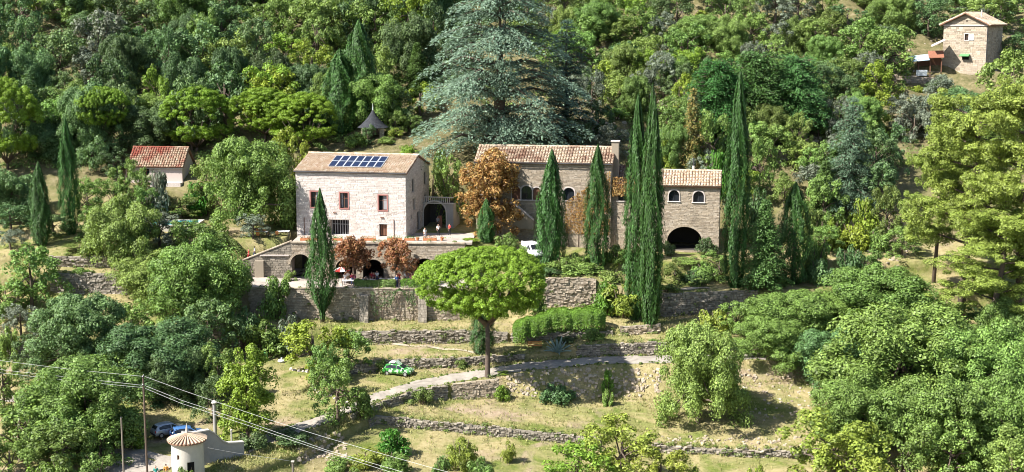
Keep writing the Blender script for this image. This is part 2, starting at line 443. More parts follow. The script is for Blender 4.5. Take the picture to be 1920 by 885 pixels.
def mat_gravel(name, a, bcol):
    m, nt, b = new_mat(name)
    p = geo(nt, "Position")
    c = ramp(nt, [(.3, a), (.7, bcol)], noise(nt, 1.3, 8, .7, p)).outputs[0]
    st = mrange(nt, noise(nt, .35, 5, .6, p, 1.0), .5, .7)
    c = mixc(nt, st, c, tuple(x * .72 for x in a))
    nt.links.new(c, b.inputs["Base Color"]); b.inputs["Roughness"].default_value = .95
    bp = nt.nodes.new("ShaderNodeBump"); bp.inputs["Strength"].default_value = .5; bp.inputs["Distance"].default_value = .1
    nt.links.new(noise(nt, 6, 6, .7, p), bp.inputs["Height"]); nt.links.new(bp.outputs[0], b.inputs["Normal"])
    return m
M['ground'] = mat_ground()
M['gravel'] = mat_gravel('pale_gravel', (.245,.215,.18), (.355,.315,.27))
M['track'] = mat_gravel('trodden_earth', (0.336,0.272,0.192), (0.448,0.384,0.288))
M['paving'] = mat_gravel('terrace_paving', (0.336,0.288,0.248), (0.432,0.376,0.328))
tag(link('ground', grid_mesh('ground', 0, len(rowk), 0, len(s_grid), 0, M['ground'])), kind='structure')

kR0, kR1 = NM.index('R0'), NM.index('R1')
ri = np.where((rowk >= kR0) & (rowk <= kR1))[0]
j0, j1 = np.searchsorted(s_grid, 452), np.searchsorted(s_grid, 1800)
tag(link('driveway', grid_mesh('driveway', ri[0], ri[-1] + 1, j0, j1, .05, M['gravel'])), 'pale gravel driveway climbing across the slope below the terraces', kind='structure')
kE1, kF0 = NM.index('E1'), NM.index('F0')
ri = np.where((rowk >= kE1) & (rowk <= kF0))[0]
j0, j1 = np.searchsorted(s_grid, 470), np.searchsorted(s_grid, 880)
tag(link('terrace_pavement', grid_mesh('terrace_pavement', ri[0], ri[-1] + 1, j0, j1, .04, M['paving'])), 'pale gravel terrace below the arches of the white house', kind='structure')

def drape(name, pts, width, mat, label, lift=.07):
    """strip of ground surface following the terrain"""
    pts = [Vector((p[0], p[1])) for p in pts]
    P = []
    for a, b in zip(pts, pts[1:]):
        n = max(1, int((b - a).length / .5))
        for i in range(n): P.append(a.lerp(b, i / n))
    P.append(pts[-1])
    m = 5; V = []; Q = []
    for i, p in enumerate(P):
        t = (P[min(i + 1, len(P) - 1)] - P[max(i - 1, 0)]).normalized(); nrm = Vector((-t.y, t.x))
        w = width * (1 + .12 * math.sin(i * .9) + .1 * math.sin(i * .37) + .08 * math.sin(i * 2.3))
        for j in range(m):
            q = p + nrm * (w * (j / (m - 1) - .5)); V.append((q.x, q.y, H(q.x, q.y) + lift))
    for i in range(len(P) - 1):
        for j in range(m - 1): a = i * m + j; Q.append((a, a + 1, a + m + 1, a + m))
    return tag(link(name, mesh_np(name, V, Q, mat, True)), label, kind='structure')
drape('footpath', [ground(690, 640).xy, ground(760, 648).xy, ground(830, 655).xy, ground(905, 662).xy], .7, M['track'], 'narrow trodden footpath along the middle terrace')
drape('courtyard', [(-46, 137), (-42.5, 142.5), (-39.5, 148.5)], 8.0, M['gravel'], 'gravel entrance yard beside the round gate tower', .09)
drape('lane', [ground(0, 748).xy, ground(60, 750).xy], 2.4, M['gravel'], 'short stretch of pale lane among the trees')
drape('garden_path', [(xat(1235, 189.5, -5.8), 189.6), (xat(1330, 191, -5.7), 191.4)], 1.4, M['track'], 'pale path above the shaded rubble wall')

# ------------------------------------------------------------------ stone, tile and wall builders
JF = 1.0
def jit(a): return rnd.uniform(-a, a)
def stone_box(V, Q, o, a, up, n, u0, u1, v0, v1, d, back=.03, gap=.005):
    """one stone on a wall: o origin, a along, up, n outward; irregular front face"""
    b = len(V)
    u0 += gap; u1 -= gap; v0 += gap; v1 -= gap
    gap *= JF
    ju, jv = min(.04, (u1 - u0) * .1, d * .9 + .008), min(.03, (v1 - v0) * .14, d * .9 + .008) * 1.0
    for k, (u, v) in enumerate(((u0, v0), (u1, v0), (u1, v1), (u0, v1))):
        V.append(o + a * u + up * v - n * back)
    for k, (u, v) in enumerate(((u0, v0), (u1, v0), (u1, v1), (u0, v1))):
        su = 1 if k in (0, 3) else -1; sv = 1 if k in (0, 1) else -1
        V.append(o + a * (u + su * JF * rnd.uniform(0, ju)) + up * (v + sv * JF * rnd.uniform(0, jv)) + n * (d * (1 + JF * rnd.uniform(-.4, .25))))
    Q += [(b+4,b+5,b+6,b+7),(b,b+1,b+5,b+4),(b+1,b+2,b+6,b+5),(b+2,b+3,b+7,b+6),(b+3,b,b+4,b+7)]

def stones_flat(o, a, n, width, top, sw, sh, depth0, skip=None, v_from=0.0):
    """courses of stones on a flat wall; top(u) = height there"""
    o, a, n = Vector(o), Vector(a).normalized(), Vector(n).normalized(); up = Vector((0, 0, 1))
    V, Q = [], []; depth = depth0 * .7
    mx = max(top(width * i / 40) for i in range(41)); v = v_from
    while v < mx - .05:
        h = sh * rnd.uniform(.7, 1.35); u = -rnd.uniform(0, sw)
        while u < width:
            w = sw * rnd.uniform(.5, 1.7)
            a0, a1 = max(u, 0), min(u + w, width); c = .5 * (a0 + a1)
            if a1 - a0 > .12:
                v1 = min(v + h, top(a0), top(a1), top(c))
                if v1 - v > .07 and not (skip and any(skip(uu, vv) for uu in (a0, c, a1) for vv in (v + .02, .5 * (v + v1), v1))):
                    stone_box(V, Q, o, a, up, n, a0, a1, v, v1, depth * rnd.uniform(.5, 1.5))
            u += w
        v += h
    return V, Q

def obj_vq(name, V, Q, mat, parent=None, kind=None):
    return link(name, mesh_np(name, [tuple(v) for v in V], Q, mat), None, parent, kind)

def terrace_wall(label, k, s0, s1, sw=.5, sh=.24, depth=.14, extra=0.0, mat='stone_grey', group=None, coping=None, mat_core='mortar_grey', ruin=0.12):
    """dry stone retaining wall following a terrain step from profile point k+'0' to k+'1'"""
    n = max(2, int((s1 - s0) / 8)); ss = [s0 + (s1 - s0) * i / n for i in range(n + 1)]
    bot = [wall_point(s, k + '0') for s in ss]; top = [wall_point(s, k + '1') for s in ss]
    bot = [Vector((p.x, p.y, p.z + float(bump(p.x, p.y)))) for p in bot]
    hts = [max(.25, t.z - b.z + extra) for b, t in zip(bot, top)]
    lens = [0]
    for p, q in zip(bot, bot[1:]): lens.append(lens[-1] + (q.xy - p.xy).length)
    t = empty('terrace_wall', bot[len(bot) // 2], 0, label, 'stone wall', group)
    inv = Vector(t.location)
    def P(u):
        u = min(max(u, 0), lens[-1]); i = min(int(np.searchsorted(lens, u, 'right')) - 1, n - 1); f = (u - lens[i]) / (lens[i+1] - lens[i])
        return bot[i].lerp(bot[i+1], f), hts[i] * (1 - f) + hts[i+1] * f, (bot[i+1] - bot[i]).xy.normalized()
    # core
    mb = MB()
    for i in range(n):
        for q in (0,):
            b0, b1 = bot[i] - inv, bot[i+1] - inv; dy = Vector((0, .45, 0))
            z = Vector((0, 0, 1)); f = Vector((0, -.05, 0))
            mb.add([b0 + f - z*.3, b1 + f - z*.3, b1 + f + z*(hts[i+1]-.06), b0 + f + z*(hts[i]-.06), b0 + dy - z*.3, b1 + dy - z*.3, b1 + dy + z*(hts[i+1]-.06), b0 + dy + z*(hts[i]-.06)],
                   [(0,1,2,3),(3,2,6,7),(4,7,6,5),(0,3,7,4),(1,5,6,2)])
    mb.build('wall_core', M[mat_core], t)
    V, Q = [], []; L = lens[-1]; mxh = max(hts); v = -.15
    up = Vector((0, 0, 1))
    while v < mxh:
        h = sh * rnd.uniform(.7, 1.4); u = -rnd.uniform(0, sw)
        while u < L:
            w = sw * rnd.uniform(.5, 1.6); c = min(max(u + w / 2, 0), L)
            p, hh, tg = P(c)
            hh += jit(ruin) * (1 if coping is None else 0)
            if v + h * .5 < hh:
                nrm = Vector((tg.y, -tg.x, 0)); a = Vector((tg.x, tg.y, 0)) 
                # follow the slope of the wall's foot
                stone_box(V, Q, p - inv + nrm * .06 - a * (w / 2), a, up, nrm, 0, min(w, max(.15, L - u)), v, min(v + h, hh + .05), depth * rnd.uniform(.4, 1.5), back=.1, gap=.012)
            u += w
        v += h
    obj_vq('stonework', V, Q, M[mat], t, 'stuff')
    if coping:
        V, Q = [], []; u = 0
        while u < L - .2:
            w = rnd.uniform(.5, 1.1); c = min(u + w / 2, L); p, hh, tg = P(c)
            nrm = Vector((tg.y, -tg.x, 0)); a = Vector((tg.x, tg.y, 0))
            b = len(V); o = p - inv - a * (w / 2 - .01); z0, z1 = hh - .02, hh + .1 + jit(.02)
            for z in (z0, z1):
                for uu, d in ((0, .2), (w - .02, .2), (w - .02, -.42), (0, -.42)): V.append(o + a * uu + nrm * d + up * z)
            Q += [(b,b+3,b+2,b+1),(b+4,b+5,b+6,b+7),(b,b+1,b+5,b+4),(b+1,b+2,b+6,b+5),(b+2,b+3,b+7,b+6),(b+3,b,b+4,b+7)]
            u += w
        obj_vq('coping', V, Q, M[coping], t, 'stuff')
    return t

def cut(name, me, cutters, mat, parent):
    """solid wall mesh with its openings really cut out"""
    o = link(name, me, mat, None)
    tmp = []
    for cme in cutters:
        c = bpy.data.objects.new('cutter', cme); C.objects.link(c); tmp.append(c)
        md = o.modifiers.new('cut', 'BOOLEAN'); md.operation = 'DIFFERENCE'; md.solver = 'EXACT'; md.object = c
    dg = bpy.context.evaluated_depsgraph_get(); dg.update()
    out = bpy.data.meshes.new_from_object(o.evaluated_get(dg))
    o.modifiers.clear(); o.data = out
    out.materials.clear(); out.materials.append(mat)
    for c in tmp: bpy.data.objects.remove(c)
    for p in out.polygons: p.material_index = 0
    o.parent = parent
    return o

def arch_poly(cx, z0, w, h, n=12, rise=None):
    """opening outline (x,z): straight sides then an arch; h total height"""
    r = w / 2; rise = r if rise is None else rise
    pts = [(cx - r, z0), (cx + r, z0)]
    for i in range(n + 1):
        a = math.pi * i / n
        pts.append((cx + r * math.cos(a), z0 + h - rise + rise * math.sin(a)))
    return pts
def in_poly(poly, x, z):
    c = False; j = len(poly) - 1
    for i in range(len(poly)):
        (xi, zi), (xj, zj) = poly[i], poly[j]
        if (zi > z) != (zj > z) and x < (xj - xi) * (z - zi) / (zj - zi) + xi: c = not c
        j = i
    return c
def rect(x0, x1, z0, z1): return [(x0, z0), (x1, z0), (x1, z1), (x0, z1)]
def grow(poly, d):
    cx = sum(p[0] for p in poly) / len(poly); cz = sum(p[1] for p in poly) / len(poly)
    return [(p[0] + d * (1 if p[0] > cx else -1), p[1] + d * (1 if p[1] > cz else -1)) for p in poly]
def prism_y(poly, y0, y1): return MB().prism(poly, 'y', y0, y1).mesh('cutter')
def prism_x(poly, x0, x1): return MB().prism(poly, 'x', x0, x1).mesh('cutter')

def roof_slope(name, parent, eL, eR, rR, rL, mat, pitchw=.36, course=.45, under='tile_under', thick=.16, r=.5):
    """sloping roof: slab as the named part with half-round clay tiles lying on it"""
    eL, eR, rR, rL = (Vector(p) for p in (eL, eR, rR, rL))
    up = ((eR - eL).cross(rL - eL)).normalized()
    if up.z < 0: up = -up
    mb = MB(); d = up * thick
    mb.add([eL, eR, rR, rL, eL - d, eR - d, rR - d, rL - d], [(0,1,2,3),(4,7,6,5),(0,4,5,1),(1,5,6,2),(2,6,7,3),(3,7,4,0)])
    slab = mb.build(name, M[under], parent)
    W = .5 * ((eR - eL).length + (rR - rL).length); L = (rL - eL).length
    nc, nr = max(2, int(W / pitchw)), max(1, int(L / course))
    V, Q = [], []; seg = 4
    for i in range(nc):
        for j in range(nr):
            t0, t1 = j / nr, min((j + 1.12) / nr, 1.0)
            f = (i + .5) / nc
            def pt(ff, t): return (eL.lerp(eR, ff)).lerp(rL.lerp(rR, ff), t)
            a0, a1 = pt(f, t0), pt(f, t1); wv = (eR - eL).normalized()
            base = len(V); w0, w1 = W / nc * r * rnd.uniform(.92, 1.04), W / nc * r * .82
            l0 = rnd.uniform(.01, .06); off = wv * jit(.04)
            for (c, w, lift) in ((a0 + off, w0, .035 + l0), (a1 + off, w1, .0)):
                for q in range(seg + 1):
                    an = math.pi * q / seg
                    V.append(c + wv * (w * math.cos(an)) + up * (w * .85 * math.sin(an) + lift))
            for q in range(seg): Q.append((base + q, base + q + 1, base + seg + 2 + q, base + seg + 1 + q))
            Q.append((base, base + 1, base + 3, base + 4)) if seg == 4 else None
    obj_vq('roof_tiles', V, Q, M[mat], slab, 'stuff')
    return slab
def ridge_tiles(parent, a, b, mat, rr=.17):
    a, b = Vector(a), Vector(b); n = int((b - a).length / .45); V, Q = [], []
    d = (b - a).normalized(); s = Vector((-d.y, d.x, 0)).normalized(); up = Vector((0, 0, 1))
    for i in range(n):
        p, q = a.lerp(b, i / n), a.lerp(b, min((i + 1.1) / n, 1)); base = len(V); w = rr * rnd.uniform(.9, 1.1)
        for c, k in ((p, 1.05), (q, .95)):
            for j in range(5): V.append(c + s * (w * k * math.cos(math.pi * j / 4)) + up * (w * k * math.sin(math.pi * j / 4) + .02))
        for j in range(4): Q.append((base + j, base + j + 1, base + 6 + j, base + 5 + j))
        Q.append((base, base + 1, base + 3, base + 4)); Q.append((base + 5, base + 6, base + 8, base + 9))
    obj_vq('ridge_tiles', V, Q, M[mat], parent, 'stuff')

def poly_ring(poly, d, y0, y1):
    """frame that follows an opening outline, d wide"""
    out = grow(poly, d); n = len(poly); mb = MB()
    vs = [(p[0], y0, p[1]) for p in poly] + [(p[0], y0, p[1]) for p in out] + [(p[0], y1, p[1]) for p in poly] + [(p[0], y1, p[1]) for p in out]
    fs = []
    for i in range(n):
        j = (i + 1) % n
        fs += [(i, j, n + j, n + i), (2*n + i, 3*n + i, 3*n + j, 2*n + j), (i, 2*n + i, 2*n + j, j), (n + i, n + j, 3*n + j, 3*n + i)]
    return mb.add(vs, fs)
def voussoirs(poly, d, y0, y1, mat, parent):
    """ring of arch stones over an opening (arch points of the outline)"""
    arch = poly[2:]; V, Q = [], []
    cx = sum(p[0] for p in arch) / len(arch); cz = min(p[1] for p in arch)
    for p, q in zip(arch, arch[1:]):
        def o(pt, k):
            l = math.hypot(pt[0] - cx, pt[1] - cz) or 1; return (pt[0] + (pt[0] - cx) / l * k, pt[1] + (pt[1] - cz) / l * k)
        b = len(V); dd = d * rnd.uniform(.85, 1.15); f = y0 + jit(.02)
        m = .94
        q2 = (p[0] + (q[0] - p[0]) * m, p[1] + (q[1] - p[1]) * m)
        for y in (f, y1):
            for pt in (o(p, .0), o(q2, .0), o(q2, dd), o(p, dd)): V.append(Vector((pt[0], y, pt[1])))
        Q += [(b,b+1,b+2,b+3),(b+4,b+7,b+6,b+5),(b,b+4,b+5,b+1),(b+1,b+5,b+6,b+2),(b+2,b+6,b+7,b+3),(b+3,b+7,b+4,b)]
    obj_vq('arch_stones', V, Q, M[mat], parent, 'stuff')

def window(parent, x0, x1, z0, z1, frame_mat, surround=None, sw=.2, curtain=None, y=.28, bars=1, sill=None, arched=False, name='window'):
    """recessed window on a front wall (facing -y): frame part with pane, mullion; optional surround and sill"""
    poly = arch_poly((x0+x1)/2, z0, x1-x0, z1-z0) if arched else rect(x0, x1, z0, z1)
    inner = grow(poly, -.07)
    w = poly_ring(inner, .09, y - .05, y + .03).build(name, M[frame_mat], parent)
    MB().prism(inner, 'y', y, y + .02).build('pane', M['glass'], w)
    if bars:
        mb = MB(); mb.box((x0+x1)/2 - .035, (x0+x1)/2 + .035, y - .045, y + .01, z0 + .05, z1 - .06)
        if not arched: mb.box(x0 + .06, x1 - .06, y - .04, y + .008, z0 + (z1-z0)*.62, z0 + (z1-z0)*.62 + .05)
        mb.build('mullion', M[frame_mat], w)
    if curtain:
        mb = MB(); n = 8; a, b = curtain
        xs = [x0 + (x1 - x0) * (a + (b - a) * i / n) for i in range(n + 1)]
        for i in range(n):
            d = .03 * (-1) ** i
            mb.add([(xs[i], y - .02 - .01 + d * .3, z0 + .1), (xs[i+1], y - .03 - d * .3, z0 + .1), (xs[i+1], y - .03 - d * .3, z1 - .1), (xs[i], y - .03 + d * .3, z1 - .1)], [(0,1,2,3)])
        mb.build('curtain', M['curtain'], w)
    if surround:
        poly_ring(poly, sw, -.075, y).build('surround', M[surround], w)
    if sill:
        MB().box(x0 - .22, x1 + .22, -.16, y, z0 - .14 - (sw if surround and not arched else 0), z0 - .015 - (sw if surround and not arched else 0)).build('sill', M[sill], w, bevel=.02)
    return w

YAW = -R(9.0)
JF = .9
# ------------------------------------------------------------------ the white stone house with solar panels
cx_r = at(762, 452, 201.5)                      # nearest corner
YAW1 = -R(11.0)
W1, D1, H1, RZ1 = 16.9, 13.5, 9.52, 11.45
vx1 = Vector((math.cos(YAW1), math.sin(YAW1), 0)); vy1 = Vector((-math.sin(YAW1), math.cos(YAW1), 0))
ux = Vector((math.cos(YAW), math.sin(YAW), 0)); uy = Vector((-math.sin(YAW), math.cos(YAW), 0))
o1 = Vector((cx_r.x, 201.5, -.15)) - vx1 * W1
house = empty('stone_house', o1, YAW1, 'tall whitewashed stone house with solar panels on its tiled roof', 'house')
def fx(px): return (px - 552) / 210 * W1       # facade position from picture column
def fz(py): return (450 - py) / 125 * H1
w_open = [rect(fx(580.5), fx(596.5), fz(395.5), fz(365)), rect(fx(637), fx(652), fz(396), fz(366)), rect(fx(710.5), fx(726), fz(398), fz(369))]
barn = rect(fx(615), fx(653), fz(449.5), fz(419))
door = rect(fx(711), fx(725.5), .05, fz(425.5))
s_open = [(3.6, 4.7, 6.3, 8.2), (10.6, 11.8, 6.6, 8.5), (4.2, 5.2, 3.5, 5.2), (10.7, 11.8, 3.2, 5.0), (9.6, 10.5, 2.2, 3.1), (6.4, 7.8, .1, 2.9), (2.8, 3.4, 2.4, 2.9)]
gable = [(0, -.6), (D1, -.6), (D1, H1), (D1 / 2, RZ1 - .1), (0, H1)]
solid = MB().prism([(p[0], p[1]) for p in gable], 'x', 0, W1).mesh('wall')
cuts = [prism_y(p, -.5, .42) for p in w_open] + [prism_y(barn, -.5, 1.6), prism_y(door, -.5, .6)]
cuts += [prism_x([(a, c), (b, c), (b, d), (a, d)], W1 - .4, W1 + .5) for a, b, c, d in s_open]
cut('wall', solid, cuts, M['mortar_pale'], house)
g = [grow(p, .2) for p in w_open] + [barn, door]
V, Q = stones_flat((0, 0, 0), (1, 0, 0), (0, -1, 0), W1, lambda u: H1 - .05, .55, .22, .045, lambda u, v: any(in_poly(p, u, v) for p in g))
obj_vq('facade_stones', V, Q, M['stone_pale'], house, 'stuff')
V, Q = stones_flat((W1, 0, 0), (0, 1, 0), (1, 0, 0), D1, lambda u: H1 + (RZ1 - H1 - .1) * (1 - abs(u - D1/2) / (D1/2)) - .1, .55, .22, .045, lambda u, v: any(a - .06 < u < b + .06 and c - .06 < v < d + .06 for a, b, c, d in s_open))
obj_vq('gable_stones', V, Q, M['stone_pale'], house, 'stuff')
for i, p in enumerate(w_open):
    window(house, p[0][0], p[1][0], p[0][1], p[2][1], 'wood', 'pink_trim', .16, curtain=((.55, .95), (.1, .32), (.45, .95))[i])
for a, b, c, d in s_open:
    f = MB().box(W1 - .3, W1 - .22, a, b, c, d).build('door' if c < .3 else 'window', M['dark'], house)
    MB().box(W1 - .215, W1 - .19, (a+b)/2 - .03, (a+b)/2 + .03, c, d).build('mullion', M['iron'], f)
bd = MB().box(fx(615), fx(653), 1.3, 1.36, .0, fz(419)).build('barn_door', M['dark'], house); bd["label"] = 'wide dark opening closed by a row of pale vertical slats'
for i in range(8):
    x = fx(616.5 + i * 4.9); MB().box(x, x + .09, 1.12, 1.2, .05, fz(419.5)).build('slat', M['curtain'], bd)
MB().box(fx(615), fx(653), 1.1, 1.18, fz(430), fz(429)).build('rail', M['curtain'], bd)
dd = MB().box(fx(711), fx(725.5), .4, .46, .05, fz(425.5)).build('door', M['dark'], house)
for i in range(3): MB().box(fx(711) + .1 + i * .36, fx(711) + .38 + i * .36, .36, .41, .15, fz(425.5) - .12).build('board', M['wood'], dd)
ov = .22
roof = roof_slope('roof', house, (-.25, -ov, H1 - .02), (W1 + .25, -ov, H1 - .02), (W1 + .25, D1/2, RZ1 + .05), (-.25, D1/2, RZ1 + .05), 'tile')
roof_slope('roof', house, (W1 + .25, D1 + ov, H1 - .02), (-.25, D1 + ov, H1 - .02), (-.25, D1/2 + .01, RZ1 + .05), (W1 + .25, D1/2 + .01, RZ1 + .05), 'tile')
ridge_tiles(roof, (-.25, D1/2, RZ1 + .1), (W1 + .25, D1/2, RZ1 + .1), 'tile')
MB().tube([(-.2, -ov - .09, H1 - .06), (W1 + .2, -ov - .09, H1 - .06)], .075, 8).build('gutter', M['iron'], house)
for px in (567, 739): MB().tube([(fx(px), -.1, 0), (fx(px), -.1, 2.6)], .05, 6).build('drain_pipe', M['wood'], house)
for px, py in ((627, 406), (717.5, 413)):
    MB().box(fx(px) - .3, fx(px) + .2, -.16, -.03, fz(py), fz(py) + .13).build('wall_lamp', M['wood'], house)
# solar array lying on the front slope
arr = empty('solar_array', o1 + Vector((0, 0, 0)), YAW1, 'dark blue solar array of fourteen panels on the tiled roof', 'solar panel')
e0 = Vector((0, -ov, H1 - .02)); r0 = Vector((0, D1/2, RZ1 + .05)); sv = (r0 - e0); sn = Vector((0, -sv.z, sv.y)).normalized()
x0, x1 = fx(609.5), fx(712); n = 7; t0, t1 = .20, .80
pw = (x1 - x0) / n
for j in range(2):
    for i in range(n):
        mb = MB(); tt0 = t0 + (t1 - t0) / 2 * j + .006; tt1 = t0 + (t1 - t0) / 2 * (j + 1) - .006
        xa, xb = x0 + pw * i + .03 + j * .0, x0 + pw * (i + 1) - .03
        q = [e0 + sv * tt0, e0 + sv * tt1]; lo, hi = sn * .26, sn * .31
        pts = [Vector((xa,0,0)) + q[0], Vector((xb,0,0)) + q[0], Vector((xb,0,0)) + q[1], Vector((xa,0,0)) + q[1]]
        mb.add([p + lo for p in pts] + [p + hi for p in pts], [(0,3,2,1),(4,5,6,7),(0,1,5,4),(1,2,6,5),(2,3,7,6),(3,0,4,7)])
        pn = mb.build('panel', M['alu'], arr)
        ins = .07; f = ins / sv.length
        cells = [Vector((xa + ins,0,0)) + q[0] + sv * f, Vector((xb - ins,0,0)) + q[0] + sv * f, Vector((xb - ins,0,0)) + q[1] - sv * f, Vector((xa + ins,0,0)) + q[1] - sv * f]
        MB().add([p + sn * .305 for p in cells] + [p + sn * .318 for p in cells], [(0,3,2,1),(4,5,6,7),(0,1,5,4),(1,2,6,5),(2,3,7,6),(3,0,4,7)]).build('cells', M['panel'], pn)

JF = 1.0
# ------------------------------------------------------------------ arched terrace in front of the house
YF = -R(2.0)
aL = at(548, 520, 197.4)
FX0 = aL.x
terr = empty('arched_terrace', (FX0, 197.4, -5.7), YF, 'grey stone terrace front with dark round arches under the white house', 'terrace')
TW = xat(872, 196.6, -3) - FX0; TH = 5.55
def tx(px): return xat(px, 197.2, -3) - FX0
t_arch = [arch_poly(tx(563.5), 0.1, 3.0, 3.7, 14), arch_poly(tx(797), .1, 3.1, 3.2, 14), arch_poly(tx(845), .1, 3.0, 3.0, 14), arch_poly(tx(700), .1, 3.0, 3.0, 14), arch_poly(tx(648), .1, 3.0, 3.0, 14)]
tw_ = cut('wall', MB().box(0, TW, 0, 9.0, -.5, TH).mesh('wall'), [prism_y(p, -.5, 8.0) for p in t_arch], M['mortar_grey'], terr)
def paint_vault_shade(o, openings, depth):  # colours the inner faces of arch recesses with painted shade
    me = o.data; me.materials.append(M['vault_shade'])
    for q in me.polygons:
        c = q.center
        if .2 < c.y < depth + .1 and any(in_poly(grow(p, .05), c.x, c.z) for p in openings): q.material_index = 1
paint_vault_shade(tw_, t_arch, 8.0)
gg = [grow(p, .18) for p in t_arch]
V, Q = stones_flat((0, 0, 0), (1, 0, 0), (0, -1, 0), TW, lambda u: TH - .16, .45, .2, .05, lambda u, v: any(in_poly(p, u, v) for p in gg))
obj_vq('stonework', V, Q, M['stone_tan'], terr, 'stuff')
for p in t_arch: voussoirs(p, .35, -.1, .2, 'stone_tan', terr)
V, Q = [], []
u = -.1
mbp = 0
while u < TW:
    w = rnd.uniform(.6, 1.2)
    c = MB().box(u, min(u + w - .02, TW), -.18, .35, TH - .14, TH + .06 + jit(.012)); b = len(V); V += [Vector(p) for p in c.v]; Q += [tuple(b + i for i in f) for f in c.f]; u += w
obj_vq('coping', V, Q, M['stone_tan'], terr, 'stuff')
# paved top between the parapet and the house, reaching behind
tag(link('pavement', MB().box(0, TW + 1.0, .36, 9.2, TH - .3, TH + .02).mesh('pavement', M['paving']), None, terr))

# stair ramp walls left of the arches
ramp = empty('stair_wall', (FX0, 197.6, -5.7), 0, 'grey stone stair wall sloping down beside the left arch', 'stone wall')
RL = FX0 - xat(436, 197.6, -3)
def rtop(u): return 2.25 + (TH + .1 - 2.25) * (u / RL)
MB().prism([(-RL, -.8), (.0, -.8), (0, rtop(RL) - .02), (-RL, rtop(0) - .02)], 'y', 0, .5).build('wall_core', M['mortar_grey'], ramp)
V, Q = stones_flat((-RL, 0, 0), (1, 0, 0), (0, -1, 0), RL, lambda u: rtop(u) - .05, .5, .26, .07, v_from=-.5)
obj_vq('stonework', V, Q, M['stone_grey'], ramp, 'stuff')
n = 9; V, Q = [], []
for i in range(n):
    u0, u1 = RL * i / n + .02, RL * (i + 1) / n; b = len(V)
    for u in (u0, u1):
        for y, z in ((-.14, -.02), (.62, -.02), (.62, .12), (-.14, .12)): V.append(Vector((-RL + u, y, rtop(u) + z)))
    Q += [(b,b+1,b+2,b+3),(b+4,b+7,b+6,b+5),(b,b+4,b+5,b+1),(b+1,b+5,b+6,b+2),(b+2,b+6,b+7,b+3),(b+3,b+7,b+4,b)]
obj_vq('coping', V, Q, M['stone_tan'], ramp, 'stuff')
MB().box(-RL * .62, -RL * .62 + 1.3, -.5, .1, -.6, rtop(RL * .38) - .7).build('buttress', M['mortar_tan'], ramp, bevel=.05)
MB().box(-4.6, -.4, -.25, .0, TH - 2.05, TH - 1.9).build('ledge', M['stone_pale'], ramp)
# steps behind the stair wall
for i in range(14):
    f = i / 14
    MB().box(-RL + RL * f, -RL + RL * (f + 1/14) - .01, .52, 2.6, -.5, rtop(RL * f) - .75).build('step', M['paving'], ramp)

# ------------------------------------------------------------------ terrace walls on the slope
ew = terrace_wall('high buttressed stone retaining wall below the dining terrace', 'E', 470, 862, .46, .21, .09, .1, 'stone_tan', None, 'stone_tan', 'mortar_tan')
for px in (684, 793):
    p = at(px, 600, 189.6)
    b = MB().add([(-.62,-1.35,-.4),(.62,-1.35,-.4),(.62,.4,-.4),(-.62,.4,-.4),(-.58,-.5,3.6),(.58,-.5,3.6),(.58,.4,3.75),(-.58,.4,3.75)],
                 [(0,3,2,1),(4,5,6,7),(0,1,5,4),(1,2,6,5),(2,3,7,6),(3,0,4,7)]).build('buttress', M['mortar_grey'], ew, bevel=.06)
    b.location = Vector((p.x, 189.6, H(p.x, 189.0))) - ew.location
    V, Q = [], []
    for i in range(11):
        z = -.3 + i * .35; x = -.62
        while x < .55:
            w = rnd.uniform(.3, .6); stone_box(V, Q, Vector((0, -1.265, 0)), Vector((1,0,0)), Vector((0,.2125,1)), Vector((0,-1,0)), x, min(x + w, .62), z, z + .35, .05); x += w
    so2 = obj_vq('buttress_stones', V, Q, M['stone_grey'], b, 'stuff')
terrace_wall('rough stone wall in the sun below the white van', 'E', 1022, 1118, .5, .25, .16, 0, 'stone_tan')
terrace_wall('shaded rubble wall below the garden path by the tallest cypress', 'E', 1236, 1420, .5, .26, .2, 0)
terrace_wall('low dry stone wall along the grass just below the high buttressed wall', 'D', 645, 952, .45, .22, .2, .08, ruin=.25)
terrace_wall('dry stone wall under the clipped hedge', 'D', 960, 1150, .45, .22, .2, 0, ruin=.2)
terrace_wall('short pale stone wall between the hedge and the tallest cypress', 'D', 1165, 1240, .45, .22, .18, .5, 'stone_tan')
terrace_wall('tall shaded dry stone wall behind the yellow-green tree', 'D', 330, 545, .5, .25, .18, 0, ruin=.2)
terrace_wall('long low dry stone wall right behind the green car', 'C', 640, 985, .45, .22, .2, .05, ruin=.25)
terrace_wall('dry stone wall above the driveway right of the agave', 'C', 1084, 1400, .42, .22, .18, .05, ruin=.15)
terrace_wall('dark low wall edging the driveway by the small bush', 'B', 655, 838, .5, .25, .18, .1, ruin=.15)
terrace_wall('pale stone retaining wall at the foot of the umbrella pine', 'B', 848, 935, .5, .26, .14, .1, 'stone_tan', ruin=.1)
terrace_wall('dry stone wall crossing the lowest meadow', 'A', 690, 1130, .42, .2, .18, .06, ruin=.2)
terrace_wall('tumbled stone wall along the lowest meadow between the yellow-green trees', 'A', 1230, 1560, .42, .2, .26, -.1, ruin=.4)
terrace_wall('stone wall below the upper grass strip by the tall left cypresses', 'F', 100, 215, .5, .25, .18, 0)
terrace_wall('stone wall below the middle grass strip beside the left bushes', 'E', 100, 240, .5, .25, .18, 0)
terrace_wall('crumbling stone wall under the dry grass near the grey olive', 'D', -20, 130, .5, .25, .22, 0, ruin=.3)
terrace_wall('weathered stone wall in the sun left of the yellow pines', 'G', 1590, 1720, .6, .3, .2, 0, 'stone_tan', ruin=.3)

